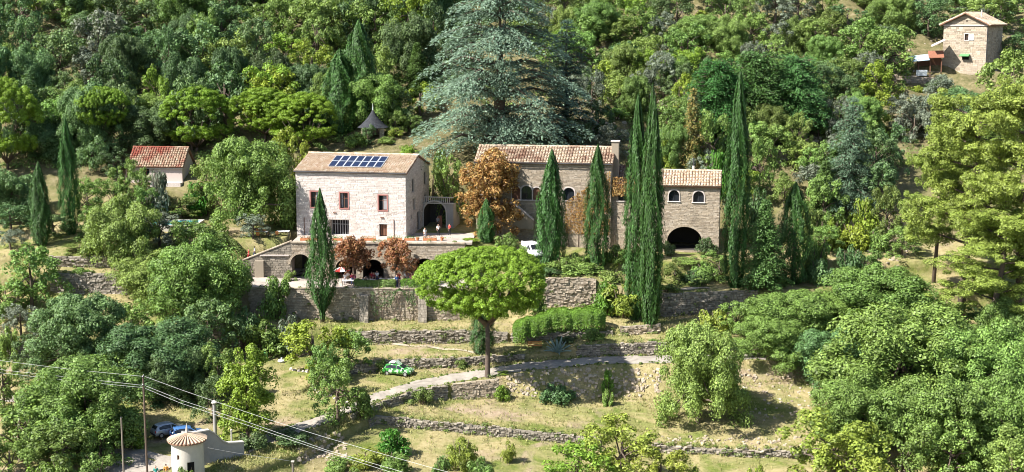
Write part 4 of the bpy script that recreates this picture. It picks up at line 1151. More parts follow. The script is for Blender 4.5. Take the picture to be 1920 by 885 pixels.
def cedar(Ht, Rr, levels, per, leaf=.4, lo=.06, shape=.8, droop=.1, plate=1.5, nl=150, pw=.6, rise=.12, top_r=.1):
    """tiered conifer: flat sprays carried on branches"""
    parts = []; mb = MB()
    mb.tube([(0, 0, -.8), (0, 0, Ht * .3), (.15, .1, Ht * .7), (0, 0, Ht * .98)], [Rr * .055 + .12, Rr * .045 + .1, .18, .03], 9)
    for i in range(levels):
        t = lo + (1 - lo) * (i + rnd.uniform(-.3, .3)) / levels; t = min(max(t, lo), .985)
        z = t * Ht; Lm = Rr * (top_r + (1 - top_r) * (1 - t) ** shape)
        a0 = rnd.uniform(0, 6.28)
        for j in range(per):
            a = a0 + 2 * math.pi * j / per + jit(.35); L = Lm * rnd.uniform(.5, 1.12)
            if L < .4: L = .4
            d = np.array([math.cos(a), math.sin(a), 0]); s = np.array([-math.sin(a), math.cos(a), 0])
            m = max(14, int(nl * (L / Rr) ** 1.1))
            f = rng.random(m) ** .65; side = rng.normal(size=m) * .38
            wid = np.minimum(plate, .25 * L + .35) * (1.15 - .6 * np.abs(f - .6))
            zz = z + rise * L * np.sin(f * 2.6) - droop * L * f ** 2 + rng.normal(size=m) * .2 - np.abs(side) * wid * .45
            P = d[None] * (f * L)[:, None] + s[None] * (side * wid)[:, None]; P[:, 2] = zz
            N = np.array([0, -.15, 1.0]) + rdirs(m) * .7 + d * .3
            al = d[None] + s[None] * side[:, None] * 1.2 + rdirs(m) * .3
            parts.append(leaf_quads(P, N, leaf, leaf * pw, al))
            if L > 1.5:
                e = d * L * .85
                mb.tube([(0, 0, z - .2), (e[0]*.5, e[1]*.5, z + rise * L * .8 - .1), (e[0], e[1], z + rise * L * .75 - droop * L * .7 - .08)], [.05 + .018 * L, .04 + .01 * L, .02], 5)
    V, Q = join(parts)
    return V, Q, mb

def aleppo(Rr, Ht, ncl, leaf=.3, lean=(1.5, 0)):
    """loose pine with open crown, visible limbs"""
    cen, rad = [], []; mb = MB()
    mb.tube([(0, 0, -.6), (lean[0]*.3, lean[1]*.3, Ht*.3), (lean[0]*.8, lean[1]*.8, Ht*.65), (lean[0], lean[1], Ht*.95)], [.42, .34, .22, .05], 8)
    nb = 16
    for i in range(nb):
        t = .28 + .7 * (i + .5) / nb; a = i * 2.4 + jit(.4); L = Rr * (1.05 - .55 * t) * rnd.uniform(.75, 1.15)
        s = Vector((lean[0]*t, lean[1]*t, Ht*t)); e = s + Vector((math.cos(a)*L, math.sin(a)*L, Ht*.06 + jit(.6)))
        mb.tube([s, s.lerp(e, .5) + Vector((0, 0, jit(.4))), e], [.15, .09, .03], 5)
        k = max(3, ncl // nb)
        f = rng.uniform(.45, 1.08, k)[:, None]
        p = np.array(s)[None] * (1 - f) + np.array(e)[None] * f + rng.normal(size=(k, 3)) * np.array([.13, .13, .09]) * Rr
        cen.append(p); rad.append(rng.uniform(.07, .125, k) * Rr)
    cen, rad = np.concatenate(cen), np.concatenate(rad)
    n_each = max(14, int(4 * math.pi * np.mean(rad ** 2) * .8 / (leaf * leaf * .42)))
    V, Q = clumps_to_leaves(cen, rad, n_each, leaf, leaf * .42, up=.4, rough=.6, flat=.75, along_up=.5)
    return V, Q, mb

PROTO = {}
def proto(kind, makers, crown_mat, bark, Rr, Ht):
    out = []
    for mk in makers:
        V, Q, mb = mk()
        out.append((mesh_np(kind + '_crown', V, Q, M[crown_mat]), mb.mesh(kind + '_trunk', M[bark], True, False)))
    PROTO[kind] = (out, Rr, Ht)
VMAT = {}
def variant(kind, src, crown_mat):
    """same shapes, other foliage: shared meshes, the material set on each crown"""
    PROTO[kind] = PROTO[src]; VMAT[kind] = crown_mat

proto('oak', [lambda: broadleaf(3.6, 7.5, 60, .26, lobes=5), lambda: broadleaf(3.6, 7.5, 66, .26, lobes=6), lambda: broadleaf(3.6, 7.5, 54, .28, lobes=4), lambda: broadleaf(3.6, 7.5, 60, .25, lobes=7)], 'oak_dark', 'bark', 3.6, 7.5)
variant('oak_mid', 'oak', 'oak_mid'); variant('oak_lush', 'oak', 'lush'); variant('oak_lime', 'oak', 'lime'); variant('oak_grey', 'oak', 'grey_olive'); variant('oak_yellow', 'oak', 'yellow')
proto('big', [lambda: broadleaf(7.5, 13, 200, .30, lobes=8), lambda: broadleaf(7.5, 13, 200, .30, lobes=9), lambda: broadleaf(7.5, 13, 190, .30, lobes=7)], 'lush', 'bark', 7.5, 13)
variant('big_mid', 'big', 'oak_mid'); variant('big_dark', 'big', 'oak_dark'); variant('big_lime', 'big', 'lime'); variant('big_yellow', 'big', 'yellow')
proto('tallcrown', [lambda: broadleaf(3.5, 11, 190, .26, crown_from=.06, lobes=6, squash=1.1)], 'lime', 'bark', 3.5, 11)
proto('chestnut', [lambda: broadleaf(4.6, 13, 200, .32, crown_from=.02, lobes=10)], 'rust_leaf', 'bark', 4.6, 13)
proto('redtree', [lambda: broadleaf(3.2, 6, 100, .28, crown_from=.3, lobes=7, dens=1), lambda: broadleaf(3.2, 6, 100, .28, crown_from=.3, lobes=6, dens=1)], 'red_leaf', 'bark', 3.2, 6)
proto('olive', [lambda: broadleaf(2.5, 4.4, 60, .19, crown_from=.2, lobes=5, dens=.8), lambda: broadleaf(2.5, 4.4, 60, .19, crown_from=.15, lobes=6, dens=.8)], 'grey_olive', 'bark', 2.5, 4.4)
proto('shrub', [lambda: bush(1.5, 1.9, 26, .17), lambda: bush(1.5, 1.9, 30, .17), lambda: bush(1.5, 1.9, 22, .18)], 'oak_mid', 'bark', 1.5, 1.9)
for k, m in (('shrub_dark', 'oak_dark'), ('shrub_lush', 'lush'), ('shrub_lime', 'lime'), ('shrub_grey', 'grey_olive'), ('shrub_yellow', 'yellow'), ('shrub_hedge', 'hedge'), ('shrub_rust', 'rust_leaf')): variant(k, 'shrub', m)
proto('tuft', [lambda: bush(1.3, 2.2, 24, .19, spiky=.8), lambda: bush(1.3, 2.2, 28, .18, spiky=.8)], 'lime', 'bark', 1.3, 2.2)
variant('tuft_lush', 'tuft', 'lush'); variant('tuft_pale', 'tuft', 'yellow')
proto('umbrella', [lambda: umbrella(8.2, 17.0, 8.4, 1200, .25, .44, (.045, .075))], 'stone_pine', 'bark_pine', 8.2, 17.0)
proto('roundpine', [lambda: umbrella(5.6, 12.5, 9.4, 420, .24, .3, (.07, .12)), lambda: umbrella(5.6, 12.5, 10.2, 420, .24, .3, (.07, .12))], 'stone_pine', 'bark_pine', 5.6, 12.5)
proto('cypress', [lambda: cypress(2.0, 30, 26000, .42, width=.26), lambda: cypress(2.0, 30, 28000, .42, tops=2, width=.26)], 'cypress', 'bark', 2.0, 30)
proto('cypress_mid', [lambda: cypress(2.0, 16, 18000, .34, width=.27), lambda: cypress(2.0, 16, 20000, .34, tops=2, width=.27)], 'cypress', 'bark', 2.0, 16)
proto('cypress_flame', [lambda: cypress(2.0, 18, 19000, .34, width=.27, prof=[(0, .08), (.1, .2), (.17, .55), (.27, .95), (.4, 1.0), (.6, .8), (.8, .45), (.93, .2), (1, .02)])], 'cypress', 'bark', 2.0, 18)
proto('cedar', [lambda: cedar(26, 15.5, 15, 8, .42, lo=.07, shape=.55, nl=1050, plate=3.4, rise=.14, droop=.18, pw=.4, top_r=.16)], 'cedar', 'bark', 15.5, 26)
proto('cedar_dark', [lambda: cedar(22, 8, 22, 7, .36, lo=.08, shape=.7, nl=320, plate=1.9, pw=.4)], 'cedar_dark', 'bark', 8, 22)
proto('cedar_slim', [lambda: cedar(16, 5, 22, 8, .32, lo=.04, shape=.7, nl=260, plate=1.4, droop=.22, pw=.4, top_r=.15)], 'cedar_green', 'bark', 5, 16)
proto('spruce', [lambda: cedar(12, 3.4, 22, 7, .34, lo=.05, shape=.9, nl=150, plate=.9, droop=.22, rise=.05, pw=.45)], 'spruce_rust', 'bark', 3.4, 12)
proto('fir', [lambda: cedar(14, 4.2, 30, 9, .36, lo=.03, shape=.85, nl=170, plate=1.1, droop=.1, rise=.3, pw=.45)], 'conifer', 'bark', 4.2, 14)
proto('plume', [lambda: cedar(11, 6, 22, 10, .32, lo=.03, shape=.5, nl=260, plate=1.5, droop=-.05, rise=.38, pw=.45, top_r=.22), lambda: cedar(11, 6, 22, 10, .32, lo=.03, shape=.45, nl=260, plate=1.5, droop=-.05, rise=.34, pw=.45, top_r=.26)], 'conifer', 'bark', 6, 11)
variant('fir_olive', 'fir', 'conifer_olive')
proto('aleppo', [lambda: aleppo(7, 22, 420, .25, (1.6, .5)), lambda: aleppo(7, 22, 420, .25, (-1.2, .8))], 'aleppo', 'bark', 7, 22)

SPECIES = {  # object name, category
 'oak': ('evergreen_oak', 'tree'), 'oak_mid': ('oak_tree', 'tree'), 'oak_lush': ('leafy_tree', 'tree'), 'oak_lime': ('light_green_tree', 'tree'), 'oak_grey': ('grey_leaved_tree', 'tree'), 'oak_yellow': ('yellow_green_tree', 'tree'),
 'big': ('large_leafy_tree', 'tree'), 'big_mid': ('large_oak_tree', 'tree'), 'big_dark': ('large_evergreen_oak', 'tree'), 'big_lime': ('large_light_green_tree', 'tree'), 'big_yellow': ('large_yellow_green_tree', 'tree'),
 'tallcrown': ('upright_tree', 'tree'), 'chestnut': ('chestnut_tree', 'tree'), 'redtree': ('autumn_tree', 'tree'), 'olive': ('olive_tree', 'tree'),
 'umbrella': ('stone_pine', 'tree'), 'roundpine': ('stone_pine', 'tree'), 'cypress': ('cypress_tree', 'tree'), 'cypress_mid': ('cypress_tree', 'tree'), 'cypress_flame': ('cypress_tree', 'tree'),
 'cedar': ('cedar_tree', 'tree'), 'cedar_dark': ('cedar_tree', 'tree'), 'cedar_slim': ('cedar_tree', 'tree'), 'spruce': ('spruce_tree', 'tree'), 'fir': ('conifer_tree', 'tree'), 'plume': ('conifer_tree', 'tree'), 'fir_olive': ('conifer_tree', 'tree'), 'aleppo': ('pine_tree', 'tree')}
for k in list(PROTO):
    if k.startswith('shrub') or k.startswith('tuft'): SPECIES[k] = ('shrub', 'shrub')
placed = []
def plant(kind, px, top, w, Y, label, group=None, var=None, base_z=None, hmin=.5, rz=None, sink=None):
    """tree whose crown stands at picture column px and reaches row top, w wide in picture units, at distance Y"""
    protos, Rr, Ht = PROTO[kind]
    x = xat(px, Y, 0); z = H(x, Y); x = xat(px, Y, z); z = H(x, Y) if base_z is None else base_z
    zt = at(px, top, Y).z
    if sink is None: sink = min(2.2, .16 * max(0, zt - z)) if (kind.startswith(('oak', 'big', 'tallcrown'))) else .15
    h = max(hmin, zt - z + sink)
    depth = Y * cP + (CAMZ - z) * sP
    r = w / 2 * depth / F
    crown, trunk = protos[(var if var is not None else rnd.randrange(len(protos))) % len(protos)]
    name, cat = SPECIES[kind]
    t = empty(name, (x, Y, z - sink), rz if rz is not None else rnd.uniform(0, 6.28), label, cat, group)
    a = bpy.data.objects.new('crown' if cat == 'tree' else 'foliage', crown); C.objects.link(a); a.parent = t
    if kind in VMAT: a.material_slots[0].link = 'OBJECT'; a.material_slots[0].material = M[VMAT[kind]]
    b = bpy.data.objects.new('trunk' if cat == 'tree' else 'stem', trunk); C.objects.link(b); b.parent = t
    t.scale = (r / Rr, r / Rr, h / Ht)
    placed.append((px, top, w, Y, kind))
    return t

# --- named, individually placed plants ----------------------------------------------------------
P_ = plant
P_('umbrella', 914, 463, 238, 170.3, 'big umbrella-shaped stone pine with bare trunk standing beside the driveway', rz=.8)
P_('cypress', 1219, 158, 50, 183.5, 'tallest cypress, its tip highest of the joined pair before the arched wing', 'cypresses in front of the stone houses', 1, rz=1.2)
P_('cypress', 1191, 176, 44, 186.5, 'cypress pressed against the tallest one, the left of the joined pair', 'cypresses in front of the stone houses', 0, rz=.4)
P_('cypress', 1378, 132, 46, 192, 'very tall thin cypress right of the arched wing', 'cypresses in front of the stone houses', 0)
P_('cypress_mid', 1033, 281, 62, 197, 'broad cypress standing before the middle of the long house', 'cypresses in front of the stone houses', 1)
P_('cypress_mid', 1119, 272, 47, 196.6, 'slender cypress in front of the creeper at the end of the long house', 'cypresses in front of the stone houses', 0)
P_('cypress_mid', 912, 372, 40, 200.8, 'small pointed cypress in front of the rust-coloured chestnut', 'cypresses in front of the stone houses', 1)
P_('cypress_flame', 605, 354, 54, 188.2, 'flame-shaped cypress in front of the white house and arches', 'cypresses in front of the stone houses', 0)
P_('cypress_mid', 1487, 343, 64, 195, 'stout cypress with blunt top beside the green conifer', 'cypresses in front of the stone houses', 0)
P_('cypress_mid', 905, 566, 44, 178.5, 'small dark cypress tucked behind the trunk of the umbrella pine', None, 0)
P_('cypress_mid', 78, 302, 44, 200, 'multi-stemmed dark cypress, the left of the pair on the grass strip', 'cypress pair by the left grass strip', 1)
P_('cypress_mid', 133, 222, 36, 205, 'tall narrow cypress, the right and taller of the pair on the grass strip', 'cypress pair by the left grass strip', 0)
P_('cypress_mid', 640, 92, 80, 237.5, 'loose green cypress in the shade left of the pavilion', 'cypresses near the pavilion', 1)
P_('cypress_mid', 676, 38, 66, 239.5, 'tall green cypress rising straight behind the pavilion roof', 'cypresses near the pavilion', 0)
P_('fir_olive', 783, 78, 70, 252, 'olive-green conifer between the pavilion and the big cedar')
P_('roundpine', 14, 146, 125, 226, 'bright stone pine cut off by the left picture edge', 'bright round stone pines in a row', 1)
P_('umbrella', 191, 161, 108, 228, 'lone bright stone pine with thin bare trunk left of the cottage', 'bright round stone pines in a row', 0)
P_('roundpine', 370, 159, 138, 231, 'bright stone pine rising behind the cottage roof', 'bright round stone pines in a row', 1)
P_('roundpine', 497, 164, 126, 233, 'bright stone pine, left of the joined pair behind the white house', 'bright round stone pines in a row', 0)
P_('roundpine', 574, 173, 128, 229, 'bright stone pine, right of the joined pair and nearest the pavilion', 'bright round stone pines in a row', 1)
P_('cedar', 937, -55, 410, 224.5, 'huge blue-green cedar with flat tiers above the long house', rz=.4)
P_('cedar_dark', 1062, 30, 150, 233, 'darker cedar standing close behind the huge blue cedar')
P_('cedar_slim', 1592, 178, 128, 215, 'pale blue-green drooping cedar on the slope below the hill house')
P_('plume', 1345, 118, 150, 233, 'bright green bushy conifer, left of three above the browning spruce', 'bright green bushy conifers')
P_('plume', 1418, 104, 170, 235, 'bright green bushy conifer, the widest of three in the middle', 'bright green bushy conifers')
P_('plume', 1488, 110, 150, 236, 'bright green bushy conifer, right of three by the dark rock', 'bright green bushy conifers')
P_('spruce', 1297, 160, 78, 221, 'browning orange-green spruce in the dry slope behind the arched wing')
P_('fir_olive', 1432, 372, 112, 191, 'tapering green conifer between the thin and the stout cypress')
P_('chestnut', 920, 277, 126, 205, 'large rust-coloured chestnut tree hiding the end of the long house')
P_('redtree', 664, 440, 84, 193.6, 'red-brown tree shading the left half of the dining crowd', 'red-brown trees on the dining terrace', 0)
P_('redtree', 743, 447, 86, 193.6, 'red-brown tree shading the right half of the dining crowd', 'red-brown trees on the dining terrace', 1)
P_('oak_lush', 840, 276, 76, 214, 'dark glossy tree between the white house and the chestnut')
P_('oak_lush', 812, 300, 60, 218, 'green tree pressed against the back corner of the white house')
P_('big', 468, 249, 182, 207, 'broad dark-leaved tree filling the space left of the white house')
P_('oak_lime', 548, 236, 96, 216, 'light green tree peeping over the left end of the solar roof')
P_('oak_lime', 302, 120, 74, 239, 'pale yellow-green tree standing out of the dark wood above the cottage')
P_('shrub_grey', 302, 306, 54, 213, 'pale round bush in front of the cottage wall')
P_('olive', 475, 399, 74, 200.6, 'silvery olive tree on the terrace at the white house corner')
P_('big_mid', 232, 362, 150, 195, 'rounded grey-green oak below the cottage')
P_('oak_mid', 340, 366, 116, 214, 'leafy oak behind the turquoise pool')
P_('oak_mid', 352, 408, 130, 197, 'rounded oak just in front of the turquoise pool')
P_('oak_grey', 300, 398, 110, 198.5, 'pale grey-green oak before the left end of the turquoise pool')
P_('oak_mid', 405, 425, 80, 199, 'small oak between the pool and the olive tree')
P_('big_mid', 290, 470, 170, 190, 'wide oak on the middle terrace below the pool oaks')
P_('big', 372, 442, 205, 184.5, 'large lush tree whose crown reaches the stair wall')
P_('big_dark', 152, 548, 200, 171.5, 'dark tree with open branches in the left middle')
P_('oak_mid', 60, 452, 140, 187.5, 'bushy oak under the pair of left cypresses')
P_('oak_mid', 12, 520, 110, 186, 'grey-green oak at the left picture edge above the dry grass')
P_('big_dark', 300, 596, 235, 167, 'dark spreading tree left of the dry garden')
P_('big', 162, 668, 240, 151.5, 'broad leafy tree behind the cable pole')
P_('big_dark', 330, 640, 130, 163, 'dark tree shading the parked cars')
P_('oak', 392, 560, 130, 177, 'evergreen oak in front of the tall shaded stone wall')
P_('oak_lush', 40, 742, 190, 146.5, 'bright bushy tree in the bottom left corner')
P_('oak_mid', 120, 792, 150, 143.5, 'low leafy tree at the bottom left edge')
P_('oak_lush', 8, 660, 100, 160, 'bushy tree beside the short pale lane')
P_('oak_lime', 100, 690, 110, 156, 'light green tree under the slanting cables')
P_('tallcrown', 465, 648, 122, 152.5, 'conical yellow-green tree beside the driveway bend')
P_('oak_lime', 588, 594, 150, 172, 'bright yellow-green spreading tree in the dry garden')
P_('oak_mid', 655, 618, 92, 174, 'dusky round tree behind the bright spreading tree')
P_('oak_lush', 634, 672, 116, 157.5, 'dark young tree with slim trunk beside the driveway')
P_('oak_mid', 607, 640, 70, 166, 'pale leafed young tree in the dry garden')
P_('shrub_lush', 678, 722, 62, 159.5, 'dark round bush beside the slim-trunked young tree')
P_('shrub_lush', 520, 508, 84, 188.6, 'light bush growing against the left end of the buttressed wall')
P_('shrub_lush', 497, 585, 110, 181, 'dark bush mass above the tall shaded wall')
P_('shrub_grey', 548, 575, 60, 180.6, 'pale flowering bush below the buttressed wall')
P_('shrub_dark', 455, 560, 80, 181.5, 'dark shrub on top of the tall shaded wall')
P_('olive', 40, 568, 78, 181.5, 'grey olive tree above the dry grass strip', None)
P_('olive', 20, 428, 60, 198, 'small grey olive by the left edge below the dark trees')
P_('olive', 100, 595, 90, 178.5, 'grey-green olive leaning over the crumbling wall')
P_('big_dark', 20, 312, 120, 212, 'dark tree mass at the left picture edge')
P_('oak', 215, 275, 80, 224, 'dark tree left of the cottage')
P_('oak_lush', 165, 330, 90, 211, 'leafy tree right of the narrow cypress')
P_('oak_lush', 215, 335, 80, 214, 'light-dappled tree just left of the cottage')
P_('shrub_hedge', 372, 332, 60, 216, 'bright clipped-looking bush at the cottage corner')
P_('shrub_lush', 560, 330, 70, 209, 'dark leaves at the left wall of the white house')
P_('oak_lush', 250, 560, 130, 178, 'leafy tree between the shaded wall and the dark open-branched tree')
P_('oak_mid', 240, 640, 150, 165, 'olive-green tree at the middle of the lower left grove')
P_('oak', 75, 620, 110, 170, 'dark tree at the end of the crumbling left wall')
P_('oak_lush', 190, 762, 120, 146, 'leafy tree behind the short grey pole')
P_('big', 110, 730, 190, 150, 'broad leafy tree low in the left grove')
P_('oak_mid', 410, 640, 90, 164, 'leafy tree between the dark spreading tree and the thin grey post')
P_('oak', 400, 700, 80, 157, 'dark tree above the curved entrance wall')
P_('oak_lush', 20, 820, 120, 141.5, 'low leafy tree at the bottom left corner edge')
P_('oak', 20, 380, 100, 205, 'dark oak at the left edge beside the multi-stemmed cypress')
P_('oak_lush', 175, 385, 90, 203, 'leafy tree right of the tall narrow left cypress')
P_('oak_mid', 150, 455, 0.1 + 70, 197.5, 'young oak on the upper grass strip')
P_('oak_lush', 238, 296, 72, 217, 'dappled tree overlapping the left end of the cottage roof')
P_('oak_mid', 388, 292, 84, 216.5, 'oak crowding the right corner of the cottage')
P_('oak_mid', 270, 345, 66, 212, 'low oak in front of the cottage wall')
P_('oak_lush', 268, 312, 64, 214, 'leafy bush-like tree hiding the left part of the cottage wall')
P_('shrub_lush', 672, 250, 56, 230.4, 'dark bush at the foot of the pavilion, left')
P_('shrub_lush', 728, 252, 44, 230.2, 'dark bush at the foot of the pavilion, right')
P_('oak', 100, 400, 90, 204, 'dark oak between the two left cypresses')
P_('oak', 690, 232, 36, 229.8, 'young dark oak half hiding the pavilion pillars')
P_('oak_mid', 770, 215, 60, 236, 'olive-green tree between the pavilion and the cedar')
# right-hand side
P_('big_mid', 1310, 600, 176, 162.5, 'rounded grey-green tree alone in the lower meadow')
P_('big', 1478, 545, 190, 180, 'large pale-leaved tree at the foot of the green conifer')
P_('big', 1645, 498, 250, 184, 'large light green tree below the clipped dark bushes')
P_('big', 1690, 565, 330, 167, 'biggest spreading tree of the lower right grove')
P_('big', 1835, 600, 230, 163, 'large leafy tree in the lower right grove by the picture edge')
P_('big_dark', 1560, 610, 160, 172, 'dark-leaved tree at the left side of the lower right grove')
P_('big', 1600, 700, 190, 157, 'leafy tree hanging over the lower right meadow corner')
P_('big', 1760, 690, 240, 154, 'big tree low in the lower right grove')
P_('big', 1895, 700, 190, 152, 'leafy tree at the right picture edge')
P_('oak_lush', 1780, 785, 150, 147, 'rounded dark green tree at the bottom right')
P_('oak_lush', 1690, 800, 140, 146, 'dense green tree at the bottom edge of the right grove')
P_('oak_mid', 1895, 800, 150, 145, 'olive green tree in the bottom right corner')
P_('oak_yellow', 1562, 764, 220, 147, 'yellow-green tree at the bottom edge before the right grove')
P_('oak_yellow', 1600, 815, 150, 143.5, 'lower yellow-green tree at the bottom edge, right of the other')
P_('oak_yellow', 1165, 782, 190, 146.5, 'yellow-green tree at the bottom edge in front of the lowest wall')
P_('oak_lime', 1085, 822, 150, 144.5, 'low light green tree at the bottom edge')
P_('oak_yellow', 1238, 834, 130, 144.5, 'small yellow-green tree at the bottom edge right of its taller twin')
P_('shrub_lime', 1415, 858, 44, 146, 'small light green bush at the bottom edge of the meadow')
P_('shrub_lime', 1290, 862, 60, 145, 'low lime bush at the bottom edge between meadow trees')
P_('aleppo', 1800, 190, 270, 188, 'tall yellow-green pine with bare slanting limbs', 'yellow-green pines on the right slope', 0, rz=.3)
P_('aleppo', 1905, 146, 270, 185, 'tall yellow-green pine at the right picture edge', 'yellow-green pines on the right slope', 1, rz=2.0)
P_('aleppo', 1750, 246, 140, 196, 'shorter yellow-green pine left of the tall pair', 'yellow-green pines on the right slope', 1, rz=4.0)
P_('aleppo', 1850, 400, 260, 180, 'low yellow-green pine under the tall pair', 'yellow-green pines on the right slope', 0, rz=5.0)
P_('shrub_dark', 1588, 444, 72, 193, 'dark clipped dome-shaped bush beside the stout cypress', None, 0)
P_('shrub', 1530, 425, 70, 199.5, 'dull bush between the stout cypress and the dark dome bush')
P_('shrub_dark', 1535, 470, 70, 195, 'dark bush in the shade of the stout cypress')
P_('oak_mid', 1660, 345, 80, 208, 'olive-green tree left of the yellow pines')
P_('oak_lime', 1250, 240, 60, 222, 'light green small tree behind the tallest cypress')
P_('oak_lush', 1330, 200, 90, 221, 'white-dappled tree behind the very tall thin cypress')
P_('oak_lush', 1423, 248, 70, 218, 'bright rounded tree right of the thin cypress')
P_('shrub_hedge', 1345, 268, 50, 217, 'bright lime bush behind the arched wing roof')
P_('oak_mid', 1498, 208, 66, 228, 'rounded small tree with yellowing middle on the dry slope')
P_('fir_olive', 1575, 250, 110, 219, 'grey-green conifer left of the drooping cedar')
P_('oak', 1640, 240, 110, 221, 'grey-green oak right of the drooping cedar')
P_('oak_mid', 1662, 44, 140, 257, 'wide sunlit oak left of the hill house')
P_('oak_mid', 1885, 88, 150, 246, 'sunlit oak in front of the hill house corner')
P_('big_dark', 1810, 158, 150, 240, 'dark oak on the slope below the hill house')
P_('oak', 1900, 60, 90, 268, 'dark oak at the right picture edge beside the hill house')
P_('oak', 1740, -10, 90, 275, 'dark tree behind the hill house roof, left side')
P_('oak_mid', 1850, -15, 120, 278, 'green tree behind the hill house roof, right side')
P_('oak', 735, 158, 100, 239, 'dark oak directly behind the pavilion, right side')
P_('oak', 700, 150, 110, 242, 'dark oak directly behind the pavilion roof')
P_('oak_lush', 742, 205, 50, 234.5, 'small leafy tree right beside the pavilion')
P_('big', 1440, 590, 150, 176, 'leafy tree below the tapering green conifer')
P_('big', 1545, 540, 150, 186, 'leafy tree under the dark dome bush')
P_('big_mid', 1900, 560, 150, 175, 'olive-green tree under the yellow pine at the right edge')
P_('oak_mid', 1612, 26, 130, 262, 'tall sunlit oak further left of the hill house')
P_('oak_mid', 1542, 325, 96, 212, 'olive-green tree at the left foot of the drooping cedar')
P_('oak', 1648, 296, 104, 213.5, 'dark oak touching the drooping cedar on its right')
P_('oak_lush', 1690, 420, 92, 203, 'leafy tree between the weathered wall and the yellow pines')
P_('oak_mid', 1530, 262, 90, 221, 'olive tree above the sunlit stone terrace wall')
P_('oak_lush', 1348, 470, 84, 195, 'leafy young tree on the bank between the thin cypress and the path')
P_('oak_mid', 1265, 486, 60, 193.5, 'small bushy tree on the bank below the arched wing')
P_('oak_lush', 1545, 420, 80, 203, 'leafy tree rising behind the stout cypress')
P_('oak_mid', 1620, 465, 90, 194, 'olive-green tree right of the dark dome bush')
P_('oak_lush', 1380, 560, 90, 182, 'leafy tree at the foot of the very tall thin cypress')
P_('oak_mid', 1700, 500, 90, 190, 'small oak under the left yellow pine')
P_('fir_olive', 1545, 300, 80, 214, 'slim green conifer left of the drooping cedar foot')
P_('oak_lush', 1690, 545, 110, 187, 'leafy bush-like tree at the foot of the left yellow pine')
P_('oak_mid', 1775, 560, 120, 183.5, 'olive bush-like tree under the slanting pine limbs')
P_('oak', 1840, 575, 110, 182, 'dark bush-like tree under the tall yellow pines')
P_('shrub_dark', 1640, 520, 70, 190, 'dark shrub below the weathered stone wall')
P_('oak_lush', 362, 412, 62, 203, 'small leafy tree before the right half of the turquoise pool')
